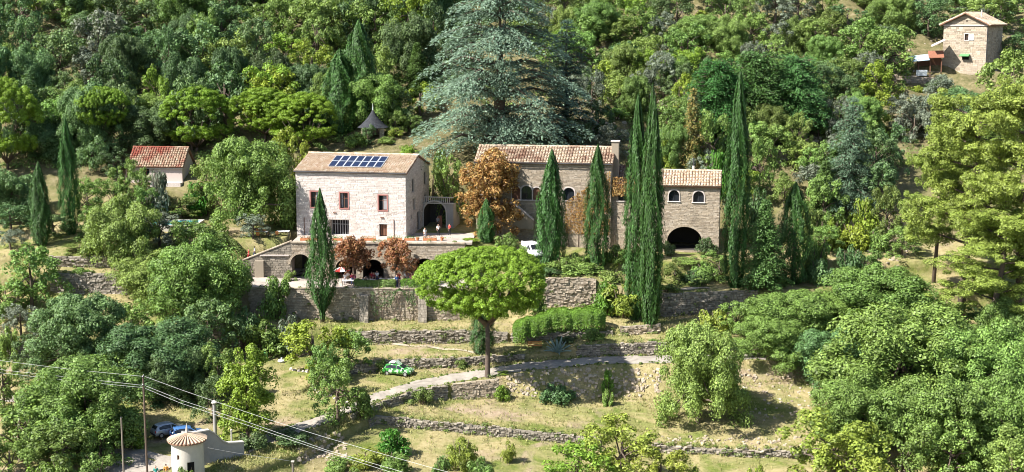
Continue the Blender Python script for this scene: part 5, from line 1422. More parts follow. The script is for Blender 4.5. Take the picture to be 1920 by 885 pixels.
# bushes in the garden
for i, (k, px, top, w, Y, lab) in enumerate([
 ('shrub_hedge', 735, 798, 82, 152, 'bright green bush on the lowest meadow left of the feathery bush'),
 ('tuft_lush', 742, 838, 70, 147, 'grassy green bush at the bottom edge below the bright bush'),
 ('tuft_pale', 866, 806, 66, 149.5, 'feathery pale bush on the lowest meadow'),
 ('shrub_mid' if False else 'shrub', 900, 848, 60, 146.5, 'low green bush at the bottom edge by the feathery bush'),
 ('shrub', 830, 850, 50, 146.5, 'low dull bush at the bottom edge between bright and feathery bushes'),
 ('tuft_pale', 955, 822, 34, 152, 'tiny pale tuft in the lowest meadow'),
 ('tuft_pale', 690, 838, 90, 149, 'straw-green bush at the bottom under the crossing cables'),
 ('shrub_lush', 640, 850, 70, 148, 'green bush on the rubble at the bottom under the cables'),
 ('shrub', 792, 722, 56, 165.3, 'small bush at the road edge above the dark low wall'),
 ('shrub_lime', 940, 718, 40, 168.3, 'small bright bush on the retaining wall foot of the umbrella pine'),
 ('shrub_dark', 1042, 710, 82, 168.5, 'dark spreading bush on the shaded bank below the driveway'),
 ('shrub_hedge', 1138, 684, 28, 168.6, 'bright climbing shrub, upper of two on the shaded bank'),
 ('shrub_lush', 1142, 722, 30, 166.8, 'small green shrub, lower of two on the shaded bank'),
 ('tuft', 945, 700, 30, 171.5, 'little weed tuft by the pine trunk'),
 ('shrub_lush', 1112, 612, 56, 179.8, 'light leafy shrub hanging in front of the hedge end'),
 ('shrub_dark', 1060, 628, 50, 180.4, 'dark shrub behind the agave'),
 ('shrub', 1225, 640, 26, 177.9, 'small bush at the foot of the tallest cypress'),
 ('tuft_pale', 1165, 520, 90, 186.8, 'pale feathery bush left of the tallest cypress'),
 ('shrub_hedge', 1138, 520, 70, 187.8, 'bright green bush on the sunny wall left of the tallest cypress'),
 ('shrub_lush', 1005, 535, 50, 187.5, 'green bush at the right edge of the umbrella pine crown'),
 ('shrub_lush', 1060, 478, 90, 193.5, 'leafy shrub under the broad cypress'),
 ('shrub_lush', 1105, 490, 70, 193, 'leafy shrub below the slender cypress'),
 ('shrub_lush', 1160, 452, 66, 197.5, 'shrub before the low door of the long house'),
 ('shrub_dark', 1185, 485, 60, 193, 'dark shrub left of the tallest cypress stem'),
 ('shrub_lush', 1085, 468, 70, 196.5, 'glossy shrub between the broad and the slender cypress'),
 ('shrub_dark', 1030, 500, 70, 191.5, 'dark shrub trailing over the sunny wall below the broad cypress'),
 ('shrub', 1150, 500, 60, 191.5, 'shrub on the bank left of the joined cypress pair'),
 ('shrub_lush', 1255, 530, 60, 189, 'shrub at the start of the pale garden path'),
 ('shrub', 1310, 520, 60, 192.5, 'round shrub above the shaded rubble wall'),
 ('shrub_lush', 720, 668, 40, 175, 'shrub against the wall behind the green car, left'),
 ('shrub', 865, 672, 40, 175.4, 'weedy shrub against the wall behind the green car, right'),
 ('shrub_lime', 640, 612, 70, 183.2, 'light shrub at the left end of the low grass wall'),
 ('shrub_lush', 945, 430, 60, 199.8, 'glossy shrub below the chestnut'),
 ('shrub_lime', 880, 446, 50, 199.6, 'light green shrub at the right end of the arched terrace'),
 ('shrub_lush', 985, 455, 40, 198.5, 'shrub left of the white van'),
 ('shrub_dark', 1250, 446, 36, 202.8, 'shrub at the left foot of the dark arch'),
 ('shrub_dark', 1325, 440, 50, 202.8, 'dark shrub at the right foot of the dark arch'),
 ('shrub', 1330, 485, 90, 196, 'pale dappled shrub on the bank before the arched wing'),
 ('shrub_dark', 1290, 500, 80, 195, 'dark low shrub on the bank before the dark arch'),
 ('shrub_yellow', 1335, 565, 80, 183.5, 'yellow-green shrub below the green conifer'),
 ('shrub', 1290, 480, 70, 199, 'flat olive shrub on the grass before the dark arch'),
 ('shrub_lush', 838, 436, 40, 200.6, 'clipped round bush on the terrace by the archway'),
 ('shrub_hedge', 905, 425, 0.1 + 40, 203.5, 'bright bush at the chestnut foot'),
 ('shrub_lush', 545, 502, 0.1 + 30, 196, 'bush at the foot of the left arch'),
 ('shrub', 1640, 420, 60, 206, 'scrubby bush above the weathered wall'),
 ('shrub_lime', 1600, 405, 80, 206.5, 'yellowish bush above the weathered wall by the cedar'),
 ('shrub_lime', 1558, 395, 50, 206, 'light bush under the drooping cedar'),
 ('shrub_lime', 1620, 360, 70, 211, 'light bush on the slope right of the drooping cedar foot'),
 ('shrub', 1520, 380, 80, 207, 'olive bush behind the stout cypress'),
 ('shrub_dark', 1420, 330, 60, 212, 'dark bush behind the thin cypress and conifer'),
 ('tuft_pale', 740, 238, 40, 232, 'yellowish tall reed clump beside the pavilion'),
 ('tuft_lush', 668, 240, 50, 229.5, 'tall green reed clump before the pavilion'),
 ('shrub_lime', 765, 268, 40, 226, 'low yellow-green bush under the cedar branches'),
 ('shrub_yellow', 912, 252, 40, 225.8, 'golden bush at the cedar foot'),
 ('shrub_lush', 985, 250, 50, 226, 'green bush right of the cedar trunk'),
 ('tuft_lush', 115, 838, 60, 140.5, 'pale grassy reeds at the bottom left'),
 ('shrub_lime', 75, 858, 70, 140, 'yellow-green bush at the bottom left edge'),
 ('shrub_lush', 350, 865, 46, 138.6, 'green bush at the round tower door'),
 ('shrub_dark', 540, 800, 90, 152.5, 'dark low hedge-like bush beside the lower driveway'),
 ('shrub_dark', 470, 800, 70, 150, 'dark bush behind the curved wall'),
 ('shrub_lush', 185, 840, 90, 142, 'bush left of the short pole'),
 ('shrub_lime', 250, 800, 60, 150, 'light bush behind the cable pole'),
 ('shrub', 20, 600, 50, 179, 'scrubby bush on the dry left grass'),
 ('shrub_lush', 150, 498, 40, 191.8, 'small bush on the middle grass strip')]):
    plant(k, px, top, w, Y, lab, 'garden shrubs')

# --- the woods on the hillside -----------------------------------------------------------------
LAND = [(40, 'over the edge stone pine'), (190, 'over the lone stone pine'), (300, 'over the cottage'), (400, 'behind the cottage pine'), (500, 'behind the joined pines'), (600, 'over the solar roof'), (700, 'over the pavilion'), (800, 'by the olive-green conifer'),
        (880, 'just left of the big cedar'), (1010, 'behind the big cedar'), (1110, 'just right of the big cedar'), (1210, 'over the tallest cypress'), (1300, 'over the browning spruce'), (1390, 'over the thin cypress'), (1470, 'over the bushy conifers'), (1570, 'by the dark craggy rock'), (1660, 'over the drooping cedar'), (1745, 'left of the hill house'), (1860, 'near the hill house')]
def zone(px, Y):
    ht = 'on foot slope' if Y < 237 else 'on low slope' if Y < 244 else 'on mid slope' if Y < 252 else 'on upper slope' if Y < 262 else 'on high slope' if Y < 274 else 'on top slope'
    return ht + ' ' + min(LAND, key=lambda l: abs(l[0] - px))[1]
WORD = {'big_dark': 'dark evergreen oak', 'big_mid': 'olive-green oak', 'big': 'leafy green tree', 'big_lime': 'light yellow-green tree', 'oak': 'dark evergreen oak', 'oak_mid': 'olive-green oak', 'oak_lush': 'leafy green tree', 'oak_lime': 'light yellow-green tree', 'oak_grey': 'grey-leaved tree', 'shrub': 'olive-green shrub', 'shrub_dark': 'dark green shrub', 'shrub_lime': 'light green shrub', 'shrub_grey': 'silvery grey shrub', 'shrub_lush': 'fresh green shrub', 'shrub_yellow': 'yellowish shrub', 'olive': 'silvery olive tree'}
clear = [(1700, 15, 1888, 132, 278), (880, 262, 1150, 300, 216), (690, 195, 730, 275, 233), (1230, 290, 1350, 330, 209)]
def wood(px, Y, kind, w, h):
    x = xat(px, Y, 20); z = H(x, Y); depth = Y * cP + (CAMZ - z) * sP
    x = (px - 960) / F * depth; z = H(x, Y)
    v = (z + h - CAMZ); d = (Y * cP - v * sP); top = 442.5 - F * ((v * cP + Y * sP) / d)
    bot = top + h * F / depth
    if bot < -25 or top > 420: return
    for a, b, c, e, yy in clear:
        if Y < yy and px + w / 2 > a and px - w / 2 < c and bot > b and top < e: return
    size = 'small ' if h < 4 and not kind.startswith('shrub') else 'tall ' if h > 8 else ''
    where = zone(px, Y); lab = '%s%s %s' % (size, WORD[kind], where)
    plant(kind, px, top, w, Y, lab, lab + ' group')
random.seed(5)
for Y, x0, x1, step in ((227, -20, 180, 70), (235, -20, 640, 62), (242, -30, 720, 60), (250, -30, 790, 60), (258.5, -30, 820, 58), (267.5, -30, 850, 58), (277, -30, 870, 58), (287, -30, 890, 60), (297, -30, 900, 66)):
    px = x0 + rnd.uniform(0, 30)
    while px < x1:
        k = rnd.choices(['oak', 'oak_mid', 'oak_lush', 'oak_lime', 'big_dark', 'big_mid', 'big', 'oak_grey'], [.42, .11, .11, .06, .17, .05, .04, .04])[0]
        wood(px + jit(16), Y + jit(4.5), k, rnd.uniform(80, 138), rnd.uniform(6, 13.5)); px += step * rnd.uniform(.8, 1.4)
for Y, x0, x1, step in ((219, 1240, 1560, 70), (226, 1080, 1780, 58), (233, 1090, 1920, 52), (240, 1070, 1930, 46), (247, 1050, 1930, 44), (254, 1020, 1930, 43), (262, 1000, 1930, 42), (271, 950, 1930, 42), (281, 900, 1930, 42), (292, 880, 1930, 46), (303, 860, 1930, 56)):
    px = x0 + rnd.uniform(0, 40)
    while px < x1:
        r_ = rnd.random()
        if r_ < .78:
            k = rnd.choices(['oak', 'big_mid', 'oak_mid', 'oak_lime', 'olive', 'oak_grey', 'oak_lush'], [.22, .12, .26, .10, .13, .10, .07])[0]; wood(px, Y + jit(3), k, rnd.uniform(62, 104), rnd.uniform(5.0, 8.6))
        else:
            k = rnd.choices(['shrub', 'shrub_dark', 'shrub_lime', 'shrub_grey', 'shrub_yellow'], [.36, .2, .16, .18, .1])[0]; wood(px, Y + jit(3), k, rnd.uniform(30, 62), rnd.uniform(1.4, 3.0))
        px += step * rnd.uniform(.65, 1.2)

ORD = ('first', 'second', 'third', 'fourth', 'fifth', 'sixth', 'seventh', 'eighth', 'ninth', 'tenth')
NUMW = ('', '', 'two', 'three', 'four', 'five', 'six', 'seven', 'eight', 'nine', 'ten')
by_lab = {}
for o in C.objects:
    if o.type == 'EMPTY' and o.get('group', '').endswith(' group'): by_lab.setdefault(o['label'], []).append(o)
for lab, os_ in by_lab.items():
    del_g = len(os_) == 1
    os_.sort(key=lambda o: o.location.x / o.location.y)
    n_ = len(os_)
    for i, o in enumerate(os_):
        if n_ == 1: del o['group']
        elif n_ <= 10: o['label'] = lab + (', leftmost of ' + NUMW[n_] if i == 0 else ', rightmost of ' + NUMW[n_] if i == n_ - 1 else ', %s of %s from left' % (ORD[i], NUMW[n_]))
        if len(o['label'].split()) > 16: o['label'] = o['label'].replace(' from left', '')
        o['group'] = 'trees and shrubs of the wooded hillside'
# --- hedges -------------------------------------------------------------------------------------
def hedge(name, label, path, w, h, leaf, n, mat='hedge', seed=0, group=None):
    """clipped hedge following ground points"""
    pts = [Vector((p[0], p[1], H(p[0], p[1]))) for p in path]; o = pts[0].copy()
    t = empty(name, o, 0, label, 'hedge', group)
    L = [0]
    for a, b in zip(pts, pts[1:]): L.append(L[-1] + (b - a).length)
    u = rng.random(n) * L[-1]; face = rng.random(n)
    PX = np.interp(u, L, [p.x for p in pts]); PY = np.interp(u, L, [p.y for p in pts]); PZ = np.interp(u, L, [p.z for p in pts])
    dx = np.gradient(np.array([p.x for p in pts])).mean(); dy = np.gradient(np.array([p.y for p in pts])).mean(); l = math.hypot(dx, dy); nx, ny = dy / l, -dx / l
    wob = 1 + .10 * np.sin(u * 1.9) + .06 * np.sin(u * 4.3 + 1)
    hh = h * (1 + .05 * np.sin(u * 1.3 + .5) + .04 * np.sin(u * 3.7))
    ang = face * math.pi                       # rounded cross-section, from front foot over the top to the back foot
    c, s = np.cos(ang), np.sin(ang)
    ex = np.sign(c) * np.abs(c) ** .45 * w / 2 * wob; ez = np.abs(s) ** .45 * hh
    endf = np.clip(np.minimum(u, L[-1] - u) / (w * .4), 0, 1) ** .5
    ex *= .35 + .65 * endf; ez *= .8 + .2 * endf
    P = np.stack([PX + nx * ex - o.x, PY + ny * ex - o.y, PZ + ez - o.z], 1) + rng.normal(size=(n, 3)) * .045
    N = np.stack([nx * c, ny * c, s + .15], 1) + rdirs(n) * .5
    V, Q = leaf_quads(P, N, leaf, leaf * .65)
    link('foliage', mesh_np('hedge_foliage', V, Q, M[mat]), None, t)
    mb = MB()
    for i in range(7):
        f = (i + .5) / 7 * L[-1]; x, y, z = np.interp(f, L, [p.x for p in pts]) - o.x, np.interp(f, L, [p.y for p in pts]) - o.y, np.interp(f, L, [p.z for p in pts]) - o.z
        mb.tube([(x, y, z - .2), (x, y, z + h * .5), (x + .1, y, z + h * .8)], [.07, .05, .02], 5)
    mb.build('stem', M['bark'], t)
    return t
hy = 183.2
hedge('clipped_hedge', 'bright green clipped hedge on the grass right of the umbrella pine', [(xat(px, hy, -9.3), y) for px, y in ((962, hy - .3), (1000, hy), (1050, hy + .3), (1095, hy), (1134, hy - .2))], 2.9, 2.9, .22, 24000)
hedge('clipped_hedge', 'low dark green hedge along the dining terrace, left piece', [(xat(px, 190.9, -5.6), 190.9) for px in (664, 690, 715, 742)], 1.0, 1.15, .15, 6500, 'lush', group='hedges on the dining terrace')
hedge('clipped_hedge', 'low green hedge along the dining terrace, right piece by the pine crown', [(xat(px, 190.9, -5.6), 190.9) for px in (752, 775, 800, 822)], 1.0, 1.15, .15, 6000, 'hedge', group='hedges on the dining terrace')
hedge('clipped_hedge', 'dark hedge along the yellow ground left of the olive tree', [(xat(px, 199.9, -.5), 199.9) for px in (400, 420, 440, 462)], 1.0, 1.2, .16, 4500, 'oak_mid')

# --- creeper on the long house --------------------------------------------------------------------
def creeper(parent_o, yaw, x0, x1, zfun, y, n, mat, label):
    t = empty('creeper', parent_o, yaw, label, 'creeper')
    u = rng.uniform(x0, x1, n); lo, hi = zfun(u); z = lo + (hi - lo) * rng.random(n)
    dens = .5 + .5 * np.sin(u * 1.1 + 1.2 * np.sin(z * .9)) * np.cos(z * .8 + u * .35)
    k = rng.random(n) < .18 + .82 * dens; u, z = u[k], z[k]; m = len(u)
    P = np.stack([u, -y - rng.uniform(.04, .3, m), z], 1); N = np.array([0, -1, .25]) + rdirs(m) * .7
    V, Q = leaf_quads(P, N, .2, .15)
    link('foliage', mesh_np('creeper_leaves', V, Q, M[mat]), None, t)
    mb = MB()
    for i in range(5):
        a = x0 + (x1 - x0) * (i + .5) / 5; mb.tube([(a, -y - .08, -.5), (a + jit(.6), -y - .08, 3), (a + jit(1), -y - .08, 6)], [.06, .04, .015], 5)
    mb.build('stem', M['bark'], t)
creeper(o2, YAW, mx(1060), W2 - .1, lambda u: (np.full_like(u, 1.5), Z2 * .52 + (u - mx(1060)) / (W2 - mx(1060)) * Z2 * .40), .0, 5000, 'rust_leaf', 'orange-brown creeper climbing the right end of the long house')
t_ = creeper(o3, YAW, .1, W3 - .1, lambda u: (np.full_like(u, Z3 - 1.7), np.full_like(u, Z3 + 1.2)), .25, 3200, 'rust_leaf', 'red-orange creeper hanging over the eave of the low linking range')

ex = xat(695, 189.4, -8)
creeper((ex, 189.35, -10.0), 0, 0, 6.3, lambda u: (2.6 - 1.5 * np.sin(u * 1.05 + .4) - .6 * np.sin(u * 2.7), np.full_like(u, 4.35)), .12, 1100, 'oak_dark', 'dark ivy patches on the buttressed wall between its two buttresses')
# --- agave -----------------------------------------------------------------------------------------
ag = at(1047, 670, 176.2)
agz = H(ag.x, 177.9)
agv = empty('agave_plant', (ag.x, 177.7, agz - .05), 0, 'big blue-grey agave rosette beside the driveway', 'plant')
for i in range(30):
    a = i * 2.4; el = .25 + 1.1 * (i / 30); L = rnd.uniform(1.7, 2.4); V, Q = [], []; k = 7
    for j in range(k):
        f = j / (k - 1); r_ = L * f * math.cos(el) + .08; z = L * f * math.sin(el) - .5 * f * f * (1.3 - el); w = .17 * (1 - f) ** .6 * (1.0 if f > .1 else .8) + .01
        ca, sa = math.cos(a), math.sin(a)
        for s_, dz in ((-1, .06), (0, -.02), (1, .06)): V.append((r_ * ca - s_ * w * sa, r_ * sa + s_ * w * ca, z + dz))
        for s_, dz in ((1, .02), (0, -.07), (-1, .02)): V.append((r_ * ca - s_ * w * sa, r_ * sa + s_ * w * ca, z + dz - .02))
    for j in range(k - 1):
        b = j * 6
        for e in range(6): Q.append((b + e, b + (e + 1) % 6, b + 6 + (e + 1) % 6, b + 6 + e))
    link('leaf', mesh_np('agave_leaf', V, Q, M['agave']), None, agv)

# --- dry weeds and loose stones ---------------------------------------------------------------------
n = 34000
s_ = rng.uniform(-20, 1940, n); nm_, YY, ZZ = nodes(s_)
bands = [(NM.index('v3'), NM.index('A0'), .16, .35), (NM.index('A1'), NM.index('B0'), .2, 0), (NM.index('R1'), NM.index('C0'), .1, 0), (NM.index('C1'), NM.index('D0'), .15, 0), (NM.index('D1'), NM.index('E0'), .15, 0), (NM.index('B0'), NM.index('B1'), .05, 0), (NM.index('F1'), NM.index('G0'), .08, 0), (NM.index('H1'), NM.index('h300'), .11, 0)]
bi = rng.choice(len(bands), n, p=[b[2] for b in bands]); f = rng.random(n)
i0 = np.array([b[0] for b in bands])[bi]; i1 = np.array([b[1] for b in bands])[bi]; c_ = np.arange(n)
edge = rng.random(n) < .45; f = np.where(edge, np.where(rng.random(n) < .5, f ** 4 * .3, 1 - f ** 4 * .3), f)
f = np.where(bi == 0, .45 + .55 * f, f)
y = YY[i0, c_] * (1 - f) + YY[i1, c_] * f
z = np.array([np.interp(y[i], YY[:, i], ZZ[:, i]) for i in range(n)]); x = (s_ - 960) * KX * y; z = z + bump(x, y)
ok = ~((bi == 6) & (s_ > 430) & (s_ < 1380)) & ~((x > -52) & (x < -33) & (y < 152) & (y > 130))
P0 = np.stack([x, y, z], 1)[ok]; m = len(P0); parts = []
for k in range(5):
    up_ = np.array([0, 0, 1.0]) + rdirs(m) * .35; hgt = rng.uniform(.08, .34, m) * rng.uniform(.6, 1.3, m)
    P = P0 + rdirs(m) * np.array([.2, .2, 0]) + up_ * (hgt / 2)[:, None]
    parts.append(leaf_quads(P, rdirs(m) * np.array([1, 1, .2]) + np.array([0, -.3, .4]), hgt * 1.1, hgt * .26, up_))
V, Q = join(parts)
tag(link('dry_weeds', mesh_np('dry_weeds', V, Q, M['straw'])), 'dry grass tufts and weeds scattered over the terraces', kind='stuff')

nu = 3400
uy_ = rng.uniform(224, 306, nu); us = np.where(rng.random(nu) < .42, rng.uniform(-40, 900, nu), rng.uniform(860, 1960, nu))
ux_ = (us - 960) / F * uy_ * 1.02
keepu = ~((uy_ < 250) & (us > 660) & (us < 1160)) & ~((us > 1690) & (uy_ > 249) & (uy_ < 278)) & ~((us > 230) & (us < 370) & (uy_ < 231))
ux_, uy_ = ux_[keepu], uy_[keepu]; cen = np.array([(a, b, H(a, b) + .35) for a, b in zip(ux_, uy_)])
V, Q = clumps_to_leaves(cen, rng.uniform(.5, 1.3, len(cen)), 60, .26, .17, flat=.75)
tag(link('undergrowth', mesh_np('undergrowth', V, Q, M['oak_mid'])), 'low scrub covering the ground between the hillside trees', kind='stuff')

cen = []
for k_, s0_, s1_, n_ in (('E', 480, 860, 34), ('E', 1030, 1115, 14), ('E', 1236, 1420, 26), ('D', 650, 950, 40), ('D', 330, 545, 26), ('C', 640, 985, 44), ('C', 1084, 1400, 34), ('B', 655, 935, 26), ('A', 690, 1130, 48), ('A', 1230, 1560, 40), ('F', 560, 860, 12), ('D', 960, 1240, 26), ('D', -20, 130, 16), ('F', 100, 215, 8), ('E', 100, 240, 10)):
    for i in range(n_):
        s0 = rnd.uniform(s0_, s1_); a_, b_ = wall_point(s0, k_ + '0'), wall_point(s0, k_ + '1'); f_ = rnd.choice((0, 1, 1, rnd.random()))
        if k_ == 'F' and 540 < s0 < 875: a_.y, b_.y = 197.2, 197.2
        c_ = a_.lerp(b_, f_); cen.append((c_.x, c_.y - .3 + (.25 if f_ == 1 else 0), c_.z + .12))
for i in range(300):
    c_ = wall_point(rnd.uniform(470, 1500), rnd.choice(('R0', 'R1'))); cen.append((c_.x + jit(.3), c_.y + jit(.35), c_.z + .05))
cen = np.array(cen); V, Q = clumps_to_leaves(cen, np.where(np.arange(len(cen)) < len(cen) - 300, rng.uniform(.18, .6, len(cen)), rng.uniform(.1, .28, len(cen))), 50, .18, .11, flat=.8)
tag(link('wall_weeds', mesh_np('wall_weeds', V, Q, M['oak_mid'])), 'weeds and ivy growing along the stone terrace walls', kind='stuff')

V, Q = [], []
def rock(p, r):
    b = len(V); sq = rnd.uniform(.45, .8); a = rnd.uniform(0, 6.28); ca, sa = math.cos(a), math.sin(a)
    for (x, y, z) in ((-1,-1,-1),(1,-1,-1),(1,1,-1),(-1,1,-1),(-.8,-.7,.8),(.7,-.8,.9),(.8,.7,.7),(-.7,.8,1)):
        x *= r * rnd.uniform(.7, 1.1); y *= r * rnd.uniform(.5, .9); z *= r * sq
        V.append((p.x + x * ca - y * sa, p.y + x * sa + y * ca, p.z + z * .8))
    Q.extend([(b,b+3,b+2,b+1),(b+4,b+5,b+6,b+7),(b,b+1,b+5,b+4),(b+1,b+2,b+6,b+5),(b+2,b+3,b+7,b+6),(b+3,b,b+4,b+7)])
def scree(px0, px1, py0, py1, k, r0, r1):
    for i in range(k):
        px = rnd.uniform(px0, px1); fy = rnd.random(); py = py0 + (py1 - py0) * fy
        u, dy, dz = ray(px, py)
        g_ = ground(px, py); rock(g_, rnd.uniform(r0, r1))
scree(950, 1240, 690, 745, 330, .1, .34); scree(560, 650, 812, 868, 110, .1, .35); scree(1235, 1520, 815, 850, 150, .1, .3); scree(1390, 1530, 690, 790, 110, .1, .3)
scree(1080, 1180, 60, 250, 150, .15, .6); scree(1200, 1300, 130, 260, 110, .15, .5); scree(1440, 1560, 150, 310, 110, .15, .55); scree(1590, 1700, 430, 500, 90, .15, .5); scree(0, 140, 640, 680, 60, .1, .3)
scree(1020, 1120, 560, 590, 50, .12, .3); scree(520, 640, 60, 200, 60, .2, .6); scree(1250, 1900, 20, 140, 150, .15, .5)
tag(link('rubble', mesh_np('rubble', V, Q, M['stone_tan'])), 'loose stones and rubble on the banks and hillside', kind='stuff')

# ring of edging stones round the dry garden
ring = [(545,693),(552,694.5),(560,696),(568,697),(576,697),(584,696.5),(592,695),(600,693.5),(585,728),(592,733),(598,737),(604,736),(612,741),(620,743),(627,748),(634,754),(642,752),(650,756)]
for i, (px, py) in enumerate(ring):
    g_ = ground(px, py); V, Q = [], []; rock(Vector((0, 0, .1)), rnd.uniform(.16, .3))
    o = link('edging_stone', mesh_np('edging_stone', V, Q, M['stone_pale'])); o.location = g_
    k_, m_ = (i, 8) if i < 8 else (i - 8, 10)
    tag(o, 'pale edging stone, %s of %s from left, %s' % (ORD[k_], NUMW[m_], 'behind the dry garden' if i < 8 else 'along the front of the dry garden'), 'stone', 'edging stones round the dry garden')

# ================================================================== gate tower and yard
TY = 142.0
tp = at(352.5, 870, TY); tz = H(tp.x, TY) - .1
tower = empty('gate_tower', (tp.x, TY, tz), 0, 'round white gate tower with conical fan of clay tiles', 'tower')
ez = at(352, 834, TY - 1.9).z - tz
tw = cut('wall', MB().lathe([(1.72, -.5), (1.70, ez * .5), (1.66, ez)], 72).mesh('wall'),
    [MB().box(.28, 1.0, -2.2, -.9, .05, 2.1).mesh('cutter'), MB().box(-.75, -.5, -2.2, -1.2, 2.35, 2.85).mesh('cutter')], M['plaster'], tower)
for p in tw.data.polygons: p.use_smooth = False
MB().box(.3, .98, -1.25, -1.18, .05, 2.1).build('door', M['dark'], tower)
MB().box(-.76, -.49, -1.35, -1.3, 2.33, 2.87).build('niche', M['wood'], tower)
az = ez + .78
rf = MB().lathe([(2.02, ez - .12), (2.0, ez), (.12, az)], 40).build('roof', M['tile_under'], tower)
NT = 30
for i in range(NT):
    a = 2 * math.pi * i / NT; ca, sa = math.cos(a), math.sin(a); V, Q = [], []
    ln = 2.1 + jit(.03); w0 = math.pi * 2.1 / NT * .52; k = 5
    for f, w in ((1, w0), (.6, w0 * .66), (.1, w0 * .16)):
        r_ = ln * f; z = ez + (az - ez) * (1 - f) + .04
        for q in range(k):
            an = math.pi * q / (k - 1); s = w * math.cos(an) * 1.0; V.append((r_ * ca - s * sa, r_ * sa + s * ca, z + w * .9 * math.sin(an)))
    for b in (0, k):
        for q in range(k - 1): Q.append((b + q, b + q + 1, b + k + q + 1, b + k + q))
    Q.append((0, 1, 3, 4))
    link('roof_tile', mesh_np('roof_tile', V, Q, M['tile']), None, rf)
MB().lathe([(.2, az - .1), (.14, az + .2), (.06, az + .75), (.02, az + 1.0)], 10).build('finial', M['plaster'], tower)

cw_pts = [(340, 812, 144.6), (360, 812, 144.8), (378, 809, 145.0), (391, 807, 145.3), (400, 812, 145.6), (408, 819, 145.9), (416, 827, 146.2), (426, 831, 146.6), (440, 830.5, 147.2), (456, 829, 147.8)]
tops = [at(*p) for p in cw_pts]; o = Vector((tops[0].x, tops[0].y, H(tops[0].x, tops[0].y) - .3))
gw = empty('curved_wall', o, 0, 'grey rendered entrance wall with sweeping curved top beside the round tower', 'wall')
mb, cb = MB(), MB()
def ribbon(m_, half, zlo, zhi):
    n_ = len(tops); vs_ = []
    for i in range(n_):
        a, b = tops[max(i - 1, 0)] - o, tops[min(i + 1, n_ - 1)] - o; d = (b - a).xy.normalized(); nn = Vector((d.y, -d.x, 0)) * half; c = tops[i] - o
        lo = Vector((c.x, c.y, zlo if zlo < -.5 else c.z + zlo)); hi = Vector((c.x, c.y, c.z + zhi))
        vs_ += [lo + nn, hi + nn, hi - nn, lo - nn]
    fs_ = [(0, 1, 2, 3), tuple(4 * (n_ - 1) + k for k in (3, 2, 1, 0))]
    for i in range(n_ - 1):
        for k in range(4): fs_.append((4*i + k, 4*(i+1) + k, 4*(i+1) + (k+1) % 4, 4*i + (k+1) % 4))
    m_.add(vs_, fs_)
ribbon(mb, .2, -.8, 0); ribbon(cb, .3, .01, .15)
mb.build('wall_panel', M['render_grey'], gw); cb.build('coping', M['plaster'], gw)

def post(name, px, top, Y, r, mat, label, cat='pole', taper=.8, extra=None):
    x = xat(px, Y, -12); z = H(x, Y); zt = at(px, top, Y).z; x = at(px, (top + 885) / 2 if top > 600 else top, Y).x
    h = zt - z
    t = empty(name, (x, Y, z), 0, label, cat)
    MB().tube([(0, 0, -.8), (0, 0, h * .5), (0, 0, h)], [r, r * (1 + taper) / 2, r * taper], 10).build('shaft', M[mat], t)
    if extra: extra(t, h)
    return t
def insul(t, h):
    for z, y in ((h - .12, 0), (h - 1.0, 0)):
        MB().box(-.06, .06, -.3, .3, z - .05, z + .03).build('crossbar', M['iron'], t)
        for s in (-.22, .22): MB().lathe([(.03, z + .03), (.05, z + .07), (.03, z + .15)], 8, 0, s).build('insulator', M['white'], t)
post('cable_pole', 272, 704, 143.0, .12, 'bark', 'tall brown wooden cable pole left of the round tower', extra=insul)
post('short_pole', 229.5, 783, 141.0, .1, 'wood_grey', 'shorter grey pole left of the tall cable pole', extra=lambda t, h: MB().lathe([(.11, h), (.12, h + .03), (.02, h + .1)], 8).build('cap', M['iron'], t))
post('lamp_post', 453, 613, 181.0, .09, 'wood_grey', 'thin grey post before the tall shaded wall', extra=lambda t, h: MB().lathe([(.1, h), (.12, h + .08), (.03, h + .16)], 8).build('cap', M['iron'], t))
post('cable_post', 549, 866, 147.0, .13, 'wood_grey', 'low square post at the bottom where a cable ends', 'post', extra=lambda t, h: MB().box(-.17, .17, -.17, .17, h, h + .1).build('cap', M['plaster'], t))
post('gate_pillar', 404, 756, 153.5, .2, 'render_grey', 'grey stone pillar standing in shade behind the curved wall', 'pillar', 1.0, lambda t, h: MB().lathe([(.33, h), (.35, h + .12), (.2, h + .25), (.03, h + .4)], 10).build('cap', M['plaster'], t))
post('marker_post', 435, 807, 149.5, .11, 'plaster', 'small pale post behind the curved wall by the conical tree', 'post', extra=lambda t, h: MB().lathe([(.15, h), (.16, h + .06), (.03, h + .15)], 8).build('cap', M['plaster'], t))

def cable(pts, label, r=.015):
    P = [at(*p) for p in pts]; S = []
    for i in range(len(P) - 1):
        for k in range(6): S.append(P[i].lerp(P[i + 1], k / 6))
    S.append(P[-1]); o = P[0]
    c = link('power_cable', MB().tube([p - o for p in S], r, 5).mesh('power_cable', M['wire'], True)); c.location = o
    return tag(c, label, 'cable')
def yr(px): return 143.0 - (px - 272) / 500 * 30
R_ = lambda L: [(px, py, yr(px)) for px, py in L]
cable([(-60, 665, 160), (0, 676, 157), (136, 693, 150), (272, 706, 143)], 'single upper pale cable running from the left edge to the pole')
cable([(-60, 686, 160), (0, 693, 157), (136, 708, 150), (272, 723, 143)], 'upper of two close pale cables from the left edge to the pole')
cable([(-60, 692, 160), (0, 699, 157), (136, 714, 150), (272, 727, 143)], 'lower of two close pale cables from the left edge to the pole')
cable(R_([(272, 706), (340, 731), (407, 754), (508, 788), (610, 820), (713, 850), (820, 880), (900, 900)]), 'upper pale cable sweeping down from the pole across the driveway')
cable(R_([(272, 723), (339, 750), (475, 795), (610, 843), (713, 873), (800, 898)]), 'upper of two close pale cables sweeping down from the pole')
